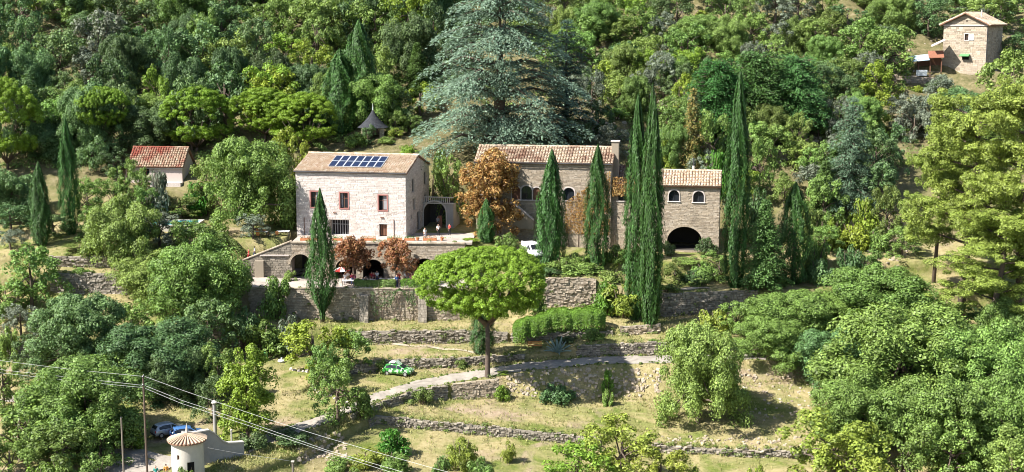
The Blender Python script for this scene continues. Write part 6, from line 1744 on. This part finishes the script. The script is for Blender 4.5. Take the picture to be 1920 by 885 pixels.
cable(R_([(272, 728), (339, 756), (475, 801), (593, 841), (647, 858), (713, 879), (780, 900)]), 'lower of two close pale cables sweeping down from the pole')
cable([(386, 839, 145.0), (441, 849, 145.8), (549, 865, 147.0)], 'thin cable from the curved wall to the low post')

# ================================================================== vehicles
HATCH = [(-1.98,.42,.78,.66,.80,.56),(-1.88,.28,.88,.79,.97,.66),(-1.5,.25,.91,.83,1.38,.58),(-.9,.22,.91,.84,1.47,.61),(0,.22,.91,.84,1.46,.61),(.35,.22,.91,.84,1.38,.60),(1.02,.22,.89,.83,.97,.72),(1.6,.25,.82,.80,.87,.66),(1.9,.33,.66,.72,.72,.56),(1.98,.42,.56,.6,.58,.48)]
VAN = [(-2.3,.45,1.1,.85,1.9,.78),(-2.2,.3,1.1,.9,2.05,.82),(-1.2,.28,1.1,.92,2.1,.82),(.2,.28,1.1,.92,2.1,.82),(.9,.28,1.1,.92,1.98,.8),(1.6,.28,1.08,.9,1.2,.8),(2.1,.3,.95,.86,1.02,.72),(2.3,.4,.7,.78,.78,.6),(2.36,.5,.6,.65,.62,.5)]
def vehicle(name, st, loc, rz, paint, label, cat, win=(2, 6), wheelx=1.25, extras=None, glass_side=True, slope=0.0):
    t = empty(name, loc, rz, label, cat); t.rotation_euler = (0, slope, rz)
    V, Q = [], []; K = 10
    for x, zb, zl, wl, zt, wt in st:
        half = [(0, zb), (wl * .86, zb), (wl * .99, zb + (zl - zb) * .35), (wl, zl), (wt, zt - .03), (wt * .55, zt), ]
        ring = [(x, y, z) for y, z in half] + [(x, -y, z) for y, z in half[::-1][:-1] if True]
        V += ring
    n = len(V) // len(st)
    for i in range(len(st) - 1):
        for j in range(n): k = (j + 1) % n; Q.append((i*n + j, i*n + k, (i+1)*n + k, (i+1)*n + j))
    me = bpy.data.meshes.new('body'); me.from_pydata(V, [], Q + [tuple(range(n)), tuple((len(st)-1)*n + j for j in range(n))])
    bm = bmesh.new(); bm.from_mesh(me); bmesh.ops.recalc_face_normals(bm, faces=bm.faces); bm.to_mesh(me); bm.free()
    for p in me.polygons: p.use_smooth = True
    body = link('body', me, M[paint], t)
    a, b = win
    if glass_side:
        for s in (1, -1):
            for i0, i1 in ((a, a + (b - a) // 2), (a + (b - a) // 2, b)):
                def e(i, f, inset): x, zb, zl, wl, zt, wt = st[i]; return Vector((x + inset, s * (wl + (wt - wl) * f + .012), zl + (zt - .03 - zl) * f))
                q = [e(i0, .14, .06), e(i1, .14, -.06), e(i1, .86 if i1 < b else .3, -.06), e(i0, .86 if i0 > a else .7, .06)]
                if i1 - i0 > 1: q.insert(3, e((i0 + i1) // 2, .86, 0))
                off = Vector((0, s * .02, 0))
                mb = MB(); m = len(q); mb.add(q + [p + off for p in q], [tuple(range(m))[::-1], tuple(range(m, 2*m))] + [(k, (k+1) % m, m + (k+1) % m, m + k) for k in range(m)])
                mb.build('side_window', M['glass'], t)
    def screen(nm, i0, i1, f0, f1, dx):
        def e(i, f, s): x, zb, zl, wl, zt, wt = st[i]; return Vector((x + dx, s * (wt - .07), zt + .012))
        A, B = st[i0], st[i1]
        def L(f, s): return Vector((A[0] + (B[0]-A[0])*f + dx, s * ((A[5] + (B[5]-A[5])*f) - .09), A[4] + (B[4]-A[4])*f + .022))
        q = [L(f0, 1), L(f0, -1), L(f1, -1), L(f1, 1)]; d = Vector((0, 0, -.03))
        MB().add(q + [p + d for p in q], [(0,1,2,3),(4,7,6,5),(0,4,5,1),(1,5,6,2),(2,6,7,3),(3,7,4,0)]).build(nm, M['glass'], t)
    screen('windscreen', b - 1, b, .1, .9, .01); screen('rear_window', 1, 2, .15, .9, -.01)
    for x in (wheelx, -wheelx):
        for s in (1, -1):
            y = s * (st[3][3] - .06)
            w = MB().tube([(x, y - .1, .3), (x, y + .1, .3)], .3, 16).build('wheel', M['rubber'], t)
            MB().tube([(x, y + s * .1, .3), (x, y + s * .115, .3)], .19, 12).build('rim', M['rim'], w)
    fx_, rx_ = st[-2], st[1]
    for s in (1, -1):
        MB().box(fx_[0] - .22, fx_[0] + .03, s * fx_[3] * .82 - .13, s * fx_[3] * .82 + .13, fx_[2] - .1, fx_[2] + .06).build('headlight', M['clear_lens'], t, bevel=.03)
        MB().box(rx_[0] - .06, rx_[0] + .08, s * rx_[3] * .88 - .09, s * rx_[3] * .88 + .09, rx_[2] - .22, rx_[2] + .02).build('tail_light', M['red_light'], t, bevel=.02)
        MB().box(st[b][0] - .25, st[b][0] - .1, s * (st[b][3] + .1) - .09, s * (st[b][3] + .1) + .09, .93, 1.06).build('wing_mirror', M[paint], t, bevel=.02)
        MB().box(-.35, -.17, s * (st[4][3] + .005) - .025, s * (st[4][3] + .005) + .025, .74, .78).build('door_handle', M['iron'], t)
    MB().box(st[-1][0] - .12, st[-1][0] + .05, -fx_[3] * .9, fx_[3] * .9, .3, .48).build('front_bumper', M['iron'], t, bevel=.04)
    MB().box(st[0][0] - .04, st[0][0] + .12, -rx_[3] * .9, rx_[3] * .9, .34, .52).build('rear_bumper', M['iron'], t, bevel=.04)
    if extras: extras(t)
    return t
def mat_green_car():
    m, nt, b = new_mat('green_wrapped_paint')
    tc = nt.nodes.new("ShaderNodeTexCoord")
    n1 = mrange(nt, noise(nt, 2.2, 3, .5, tc.outputs["Object"], .8), .53, .57)
    n2 = mrange(nt, noise(nt, 5.0, 2, .5, tc.outputs["Object"], .3), .56, .6)
    c = mixc(nt, n2, (.03, .20, .035), (.10, .36, .07)); c = mixc(nt, n1, c, (.55, .68, .52))
    nt.links.new(c, b.inputs["Base Color"]); b.inputs["Roughness"].default_value = .3; b.inputs["Specular IOR Level"].default_value = .5
    return m
M['green_car'] = mat_green_car()
def roof_sign(t):
    r = MB().box(-.75, .0, -.55, -.5, 1.5, 1.56).box(-.75, .0, .5, .55, 1.5, 1.56).build('roof_rack', M['iron'], t)
    for i, c in enumerate(('green_paint', 'white', 'green_paint', 'white', 'green_paint', 'white', 'green_paint')):
        y0 = -.56 + i * .16
        MB().add([(.28, y0, 1.40), (.28, y0 + .155, 1.40), (-.22, y0 + .155, 1.80), (-.22, y0, 1.80), (.23, y0, 1.38), (.23, y0 + .155, 1.38), (-.27, y0 + .155, 1.78), (-.27, y0, 1.78)],
                 [(0,1,2,3),(4,7,6,5),(0,4,5,1),(1,5,6,2),(2,6,7,3),(3,7,4,0)]).build('sign_stripe', M[c], r)
    MB().box(-1.1, -.35, -.5, .5, 1.57, 1.66).build('roof_bundle', M['white'], t, bevel=.03)
g_ = ground(746, 707)
vehicle('parked_car', HATCH, (g_.x, g_.y + .9, H(g_.x, g_.y + .9)), R(-17), 'green_car', 'green and white patterned hatchback with striped roof sign on the dry grass', 'car', extras=roof_sign)
g_ = ground(312, 824, 120)
vehicle('parked_car', HATCH, (g_.x, g_.y + 1.2, H(g_.x, g_.y + 1.2) + .03), R(38), 'silver', 'silver grey hatchback parked in tree shade, seen from behind', 'car')
vehicle('parked_car', HATCH, (g_.x + 2.35, g_.y + .2, H(g_.x + 2.35, g_.y + .2) + .03), R(20), 'blue_car', 'dark blue car parked in tree shade behind the round tower', 'car')
vx = xat(998, 197.8, -2.6); vz = H(vx, 197.8)
vehicle('parked_van', VAN, (vx, 198.2, vz), R(-68), 'white', 'white van facing the camera between bushes below the chestnut', 'van', win=(3, 5), wheelx=1.45)

# ================================================================== people
def person_parts(pose):
    J = {}
    def j(n, x, y, z, r, par=None): J[n] = ((x, y, z), r, par)
    sit = pose == 'sit'; dz = -.47 if sit else 0
    j('pelvis', 0, 0, .95 + dz, .135); j('spine', 0, -.01, 1.12 + dz, .12, 'pelvis'); j('chest', 0, -.01 if not sit else -.03, 1.31 + dz, .145, 'spine')
    fy = -.05 if sit else -.02
    j('neck', 0, fy, 1.47 + dz, .055, 'chest'); j('jaw', 0, fy - .025, 1.55 + dz, .072, 'neck'); j('head', 0, fy - .01, 1.64 + dz, .095, 'jaw'); j('crown', 0, fy, 1.73 + dz, .06, 'head')
    j('nose', 0, fy - .118, 1.615 + dz, .014, 'head')
    for s in (-1, 1):
        S = 'l' if s < 0 else 'r'
        j('ear' + S, s * .1, fy, 1.63 + dz, .016, 'head')
        j('shoulder' + S, s * .18, 0, 1.42 + dz, .062, 'chest')
        if sit: e, w = (s * .24, -.06, 1.17 + dz), (s * .17, -.28, 1.10 + dz)
        elif pose == 'bend' and s > 0: e, w = (s * .25, -.02, 1.15), (s * .12, -.22, 1.25)
        elif pose == 'walk': e, w = (s * .23, s * .1, 1.15), (s * .22, s * .16 - .08, .92)
        else: e, w = (s * .235, .03, 1.15), (s * .23, -.04, .91)
        j('elbow' + S, *e, .042, 'shoulder' + S); j('wrist' + S, *w, .028, 'elbow' + S)
        d = (Vector(w) - Vector(e)).normalized(); side = d.cross(Vector((s, 0, 0))).normalized()
        if side.length < .1: side = Vector((0, -1, 0))
        pm = Vector(w) + d * .07; j('palm' + S, *pm, .034, 'wrist' + S)
        for q, (off, ln) in enumerate(((-.03, .075), (-.01, .085), (.012, .08), (.032, .062))):
            k = pm + d * .035 + side * off; tip = k + d * ln * .55 + Vector((-s * .012, 0, 0)); t2 = tip + d * ln * .4 + Vector((-s * .022, 0, 0))
            j('knuckle%d' % q + S, *k, .0105, 'palm' + S); j('finger%d' % q + S, *tip, .0095, 'knuckle%d' % q + S); j('tip%d' % q + S, *t2, .008, 'finger%d' % q + S)
        th = Vector(w) + d * .035 + side * -.045; j('thumb' + S, *th, .012, 'wrist' + S); th2 = th + d * .045 + side * -.015; j('thumbtip' + S, *th2, .009, 'thumb' + S)
        j('hip' + S, s * .095, 0, .90 + dz, .095, 'pelvis')
        if sit: kn, an, to = (s * .12, -.42, .50), (s * .12, -.40, .09), (s * .13, -.58, .04)
        elif pose == 'walk': kn, an, to = (s * .1, -.06 - s * .12, .5), (s * .1, -s * .24 + .04, .1), (s * .11, -s * .24 - .14, .05)
        else: kn, an, to = (s * .105, -.015, .5), (s * .11, .02, .09), (s * .13, -.16, .04)
        j('knee' + S, *kn, .06, 'hip' + S); j('ankle' + S, *an, .04, 'knee' + S); j('toe' + S, *to, .034, 'ankle' + S)
    names = list(J); idx = {n: i for i, n in enumerate(names)}
    me = bpy.data.meshes.new('person_body'); me.from_pydata([J[n][0] for n in names], [(idx[J[n][2]], idx[n]) for n in names if J[n][2]], [])
    o = bpy.data.objects.new('tmp', me); C.objects.link(o)
    o.modifiers.new('s', 'SKIN'); sv_ = me.skin_vertices[0].data
    for n in names: sv_[idx[n]].radius = (J[n][1], J[n][1] * (.8 if n in ('chest', 'spine') else 1)); sv_[idx[n]].use_root = n == 'pelvis'
    sb = o.modifiers.new('d', 'SUBSURF'); sb.levels = 1
    dg = bpy.context.evaluated_depsgraph_get(); dg.update()
    out = bpy.data.meshes.new_from_object(o.evaluated_get(dg)); bpy.data.objects.remove(o)
    out.name = 'person_body'; out.materials.clear(); out.materials.append(M['skin'])
    for p in out.polygons: p.use_smooth = True
    segs = [(np.array(J[n][0]), np.array(J[J[n][2]][0]), n) for n in names if J[n][2]]
    co = np.array([v.co[:] for v in out.vertices]); best = np.full(len(co), 9.0); lab = np.empty(len(co), dtype=object)
    for a, b, n in segs:
        ab = b - a; t = np.clip(((co - a) @ ab) / max(ab @ ab, 1e-9), 0, 1); d = np.linalg.norm(co - (a + t[:, None] * ab), axis=1) - J[n][1] * .5
        m = d < best; best[m] = d[m]; lab[m] = n
    nrm = np.array([v.normal[:] for v in out.vertices])
    def cloth(nm, pre, grow_, extra=None):
        on = np.array([any(l.startswith(p) for p in pre) for l in lab])
        if extra is not None: on &= extra(co)
        F_ = [tuple(p.vertices) for p in out.polygons if all(on[v] for v in p.vertices)]
        used = sorted({v for f in F_ for v in f}); mp = {v: i for i, v in enumerate(used)}
        m2 = bpy.data.meshes.new(nm); m2.from_pydata([tuple(co[v] + nrm[v] * grow_) for v in used], [], [tuple(mp[v] for v in f) for f in F_])
        for p in m2.polygons: p.use_smooth = True
        m2.materials.append(M['cloth_white']); return m2
    shirt = cloth('shirt', ('spine', 'chest', 'shoulder', 'elbow', 'neck'), .016, lambda c: c[:, 2] < 1.47 + dz)
    trousers = cloth('trousers', ('hip', 'knee', 'ankle', 'pelvis', 'spine'), .014, lambda c: c[:, 2] < 1.04 + dz)
    hair = cloth('hair', ('head', 'crown', 'jaw'), .016, lambda c: (c[:, 2] > 1.665 + dz) | ((c[:, 1] > fy + .02) & (c[:, 2] > 1.54 + dz)))
    shoes = cloth('shoe', ('toe',), .012)
    return out, shirt, trousers, hair, shoes
POSE = {p: person_parts(p) for p in ('stand', 'bend', 'walk', 'sit')}
def person(pose, loc, rz, top, bottom, label, hair='hair', group=None, scale=1.0):
    b, s, t, h, sh = POSE[pose]
    e = empty('person', loc, rz, label, 'person', group); e.scale = (scale,) * 3
    for nm, me, mt in (('body', b, 'skin'), ('shirt', s, 'cloth_' + top), ('trousers', t, 'cloth_' + bottom), ('hair', h, hair), ('shoes', sh, 'iron')):
        o = bpy.data.objects.new(nm, me); C.objects.link(o); o.parent = e
        o.material_slots[0].link = 'OBJECT'; o.material_slots[0].material = M[mt]
def pat(px, Y, z=None):
    x = xat(px, Y, -4); z = H(x, Y) if z is None else z; x = xat(px, Y, z); return (x, Y, z)
TZ = None
crowd = [
 ('stand', 647, 193.2, 'white', 'grey', 'person in white at the sunny end of the dining crowd', 0), ('stand', 653, 194.0, 'white', 'khaki', 'person in white shirt just behind the sunny end of the crowd', 160),
 ('bend', 661, 193.0, 'wine', 'navy', 'person in wine-red top under the left red-brown tree', 200), ('stand', 666, 192.6, 'pink', 'grey', 'person in pink top beside the one in wine red', 90),
 ('sit', 679, 192.7, 'white', 'black', 'seated person in bright white top behind the dark hedge, nearest the tree trunk', 20), ('sit', 686, 193.6, 'cream', 'grey', 'seated person in cream top facing the white table', 180),
 ('stand', 697, 194.2, 'red', 'black', 'standing person in bright red behind the white table', 0), ('bend', 701, 193.5, 'wine', 'black', 'person in dark red leaning by the white table', 40),
 ('stand', 707, 194.6, 'white', 'navy', 'tall standing person in white between the two red-brown trees', 10), ('sit', 714, 192.5, 'white', 'grey', 'seated person in white with back to the hedge between the trees', 170),
 ('sit', 724, 192.6, 'cream', 'khaki', 'grey-haired seated person in cream behind the hedge', 190), ('sit', 735, 192.5, 'lilac', 'black', 'seated person in lilac under the right red-brown tree', 160),
 ('stand', 744, 191.7, 'blue', 'navy', 'person in blue standing in the gap between the hedges', 30), ('stand', 749, 193.2, 'red', 'black', 'slim person in red behind the gap between the hedges', 0),
 ('bend', 760, 193.6, 'white', 'navy', 'person in white with raised arm under the right tree', 60), ('walk', 765, 194.4, 'lilac', 'grey', 'person in lilac walking under the right tree', 90),
 ('stand', 772, 193.0, 'pink', 'grey', 'person in pale pink top near the dark arch', 350), ('stand', 776, 193.9, 'wine', 'black', 'person in dark red near the dark arch', 0),
 ('sit', 780, 192.3, 'cream', 'khaki', 'seated person in cream behind the right hedge piece', 20), ('walk', 791, 195.2, 'navy', 'navy', 'person in navy walking out of the dark arch', 0)]
for i, (pose, px, Y, a, b, lab, rot) in enumerate(crowd):
    person(pose, pat(px, Y), R(rot), a, b, lab, 'hair_grey' if 'grey-haired' in lab or i % 6 == 5 else 'hair', 'guests dining on the terrace', rnd.uniform(.95, 1.05))
ztop = -5.7 + TH + .03
person('stand', pat(797, 199.6, ztop), R(20), 'white', 'white', 'man all in white standing on the upper terrace', 'hair')
person('bend', pat(822, 203.2, ztop), R(10), 'white', 'black', 'person in white shirt and dark trousers before the archway', 'hair')
person('stand', pat(821, 210.5, H(xat(821, 210.5, 0), 210.5)), R(0), 'grey', 'black', 'person standing deep in the dark archway', 'hair_grey')
person('bend', pat(843, 203.6, ztop), R(-30), 'red', 'black', 'person in red by the archway bushes', 'hair')
rz_ = -5.7 + rtop(RL * .5) - .75
person('walk', pat(478, 199.0, -5.7 + rtop(RL * .42) - .7), R(-90), 'white', 'navy', 'person in white and navy on the stair beside the sloping wall', 'hair')
person('walk', pat(467, 199.1, -5.7 + rtop(RL * .30) - .7), R(-90), 'red', 'red', 'person in red on the lower steps beside the sloping wall', 'hair')
person('stand', pat(293, 140.6), R(0), 'teal', 'grey', 'person in teal at the bottom edge near the round tower', 'hair')
person('walk', pat(312, 141.2), R(180), 'orange', 'khaki', 'person in orange at the bottom edge near the round tower', 'hair')

# ================================================================== furniture
def table(x, y, z, w, d, label, top='white', group='tables on the terraces', rz=0):
    t = empty('dining_table', (x, y, z), rz, label, 'table', group)
    MB().box(-w/2, w/2, -d/2, d/2, .70, .75).build('tabletop', M[top], t, bevel=.01)
    for sx in (-1, 1):
        for sy in (-1, 1): MB().box(sx*(w/2-.08)-.03, sx*(w/2-.08)+.03, sy*(d/2-.08)-.03, sy*(d/2-.08)+.03, 0, .70).build('leg', M['iron'], t)
def chair(x, y, z, rz, mat, label, group):
    t = empty('terrace_chair', (x, y, z), rz, label, 'chair', group)
    MB().box(-.23, .23, -.23, .23, .42, .47).build('seat', M[mat], t, bevel=.01)
    MB().box(-.23, .23, .2, .25, .49, .95).build('backrest', M[mat], t, bevel=.01)
    for sx in (-.19, .19):
        for sy in (-.19, .19): MB().box(sx-.02, sx+.02, sy-.02, sy+.02, 0, .42).build('leg', M['iron'], t)
for px, Y, lab in ((690, 193.4, 'long white table among the seated guests'), (727, 193.4, 'white table under the right red-brown tree'), (655, 192.2, 'white table in the sun at the left end of the terrace')):
    x, y, z = pat(px, Y); table(x, y, z + .04, 2.0, .9, lab)
for (pose, px, Y, a, b, lab, rot) in crowd:
    if pose == 'sit':
        x, y, z = pat(px, Y); chair(x, y, z, R(rot), 'wood', 'wooden chair occupied by the ' + lab.split(' behind')[0].split(' facing')[0].split(' with')[0].split(' under')[0], 'chairs of the dining guests')
for px, Y, lab in ((490, 202.2, 'white table on the upper terrace nearest the olive tree'), (531, 202.4, 'white table on the upper terrace near the house corner')):
    x, y, z = pat(px, Y); table(x, y, z, 1.9, 1.0, lab)
for px, Y, rz, m, lab in ((483, 203.2, 0, 'orange', 'orange chair behind the table nearest the olive tree'), (497, 203.3, 10, 'orange', 'orange chair behind the same table, towards the house'), (484, 201.0, 180, 'orange', 'orange chair in front of the table nearest the olive tree'),
                          (506, 202.2, 90, 'rust', 'rusty red chair between the two white tables'), (519, 201.6, 200, 'orange', 'orange chair in front of the table near the house corner'), (541, 202.3, 70, 'white', 'white chair at the house corner')):
    x, y, z = pat(px, Y); chair(x, y, z, R(rz), m, lab, 'chairs on the upper terrace')
for k, (px, w, lab) in enumerate(((573, 1.6, 'terracotta trough at the left corner of the white house'), (594, 1.4, 'terracotta trough left of the flame-shaped cypress'), (633, 1.5, 'terracotta trough in front of the barred opening'), (691, 2.2, 'long terracotta trough left of the house door'), (740, 2.2, 'long terracotta trough right of the house door'),
                       (768, 1.5, 'terracotta trough near the lit corner of the house'), (806, 2.0, 'terracotta trough right of the man in white'), (585, .5, None), (783, .5, 'round pot by the house corner'), (829, .6, 'round pot at the right end of the parapet'))):
    if lab is None: continue
    x, y, z = pat(px, 198.6, ztop)
    t = empty('flower_trough' if w > 1 else 'flower_pot', (x, y, z), YF, lab, 'planter', 'planters along the parapet')
    if w > 1: MB().box(-w/2, w/2, -.18, .18, 0, .32).build('trough', M['terracotta'], t, bevel=.02)
    else: MB().lathe([(.16, 0), (.26, .42), (.28, .45)], 12).build('pot', M['terracotta'], t)
    nn = int(w * 90); P = np.stack([rng.uniform(-w/2, w/2, nn), rng.uniform(-.2, .2, nn), .36 + rng.random(nn) ** 2 * .35], 1)
    V, Q = leaf_quads(P, rdirs(nn) + np.array([0, -.4, .6]), .13, .09)
    link('plant', mesh_np('trough_plant', V, Q, M[('rust_leaf', 'oak_mid', 'hedge')[k % 3]]), None, t)
# parasol at the left end of the dining terrace
x, y, z = pat(640, 194.0)
t = empty('parasol', (x, y, z), 0, 'red and white parasol at the left end of the dining terrace', 'parasol')
MB().tube([(0, 0, 0), (0, 0, 2.35)], .03, 8).build('pole', M['wood'], t)
for i in range(8):
    a, b = 2*math.pi*i/8, 2*math.pi*(i+1)/8
    MB().add([(0, 0, 2.4), (1.3*math.cos(a), 1.3*math.sin(a), 1.9), (1.3*math.cos(b), 1.3*math.sin(b), 1.9), (0, 0, 2.37), (1.3*math.cos(a), 1.3*math.sin(a), 1.87), (1.3*math.cos(b), 1.3*math.sin(b), 1.87)], [(0,1,2),(3,5,4),(0,3,4,1),(1,4,5,2),(2,5,3,0)]).build('panel', M['cloth_red' if i % 2 else 'cloth_white'], t)
# bench, bin, white sack, pool
x, y, z = pat(1003, 179.6)
t = empty('garden_bench', (x, y, z), R(4), 'small orange bench against the dry stone wall left of the agave', 'bench')
for k in range(3): MB().box(-.95, .95, -.28 + k * .19, -.12 + k * .19, .42, .47).build('seat_slat', M['orange'], t)
for k in range(2): MB().box(-.95, .95, .3, .34, .58 + k * .2, .72 + k * .2).build('back_slat', M['orange'], t)
for s in (-.8, .8): MB().box(s - .04, s + .04, -.26, .28, 0, .42).build('leg', M['wood'], t)
g_ = ground(497, 673)
t = empty('compost_bin', (g_.x, g_.y, g_.z), 0, 'green plastic bin beside the conical yellow-green tree', 'bin')
MB().lathe([(.42, 0), (.36, .75)], 14).build('tub', M['green_paint'], t); MB().lathe([(.4, .75), (.38, .85), (.1, .93)], 14).build('lid', M['green_paint'], t)
g_ = ground(528, 679)
t = empty('white_sack', (g_.x, g_.y, g_.z), R(20), 'white sack lying in the shade of the dry garden', 'sack')
MB().lathe([(.3, 0), (.52, .12), (.46, .3), (.2, .42), (.05, .45)], 12).build('bag', M['white'], t, smooth=True); MB().lathe([(.07, .45), (.05, .5), (.12, .58)], 8).build('neck', M['white'], t)
x0, x1 = xat(288, 209, 1.0), xat(372, 209, 1.0)
pool = empty('swimming_pool', (x0, 206, 1.1), 0, 'raised turquoise swimming pool glimpsed between the oaks', 'pool')
L_ = x1 - x0
MB().box(-.4, L_ + .4, -.4, 0, -2.2, .0).box(-.4, L_ + .4, 5, 5.4, -2.2, .0).box(-.4, 0, 0, 5, -2.2, 0).box(L_, L_ + .4, 0, 5, -2.2, 0).build('basin', M['plaster'], pool)
M['water'] = mat_plain('turquoise_water', (.05,.42,.45), .08, spec=.5, var=.15, scale=2)
MB().box(0, L_, 0, 5, -.3, -.12).build('water', M['water'], pool)
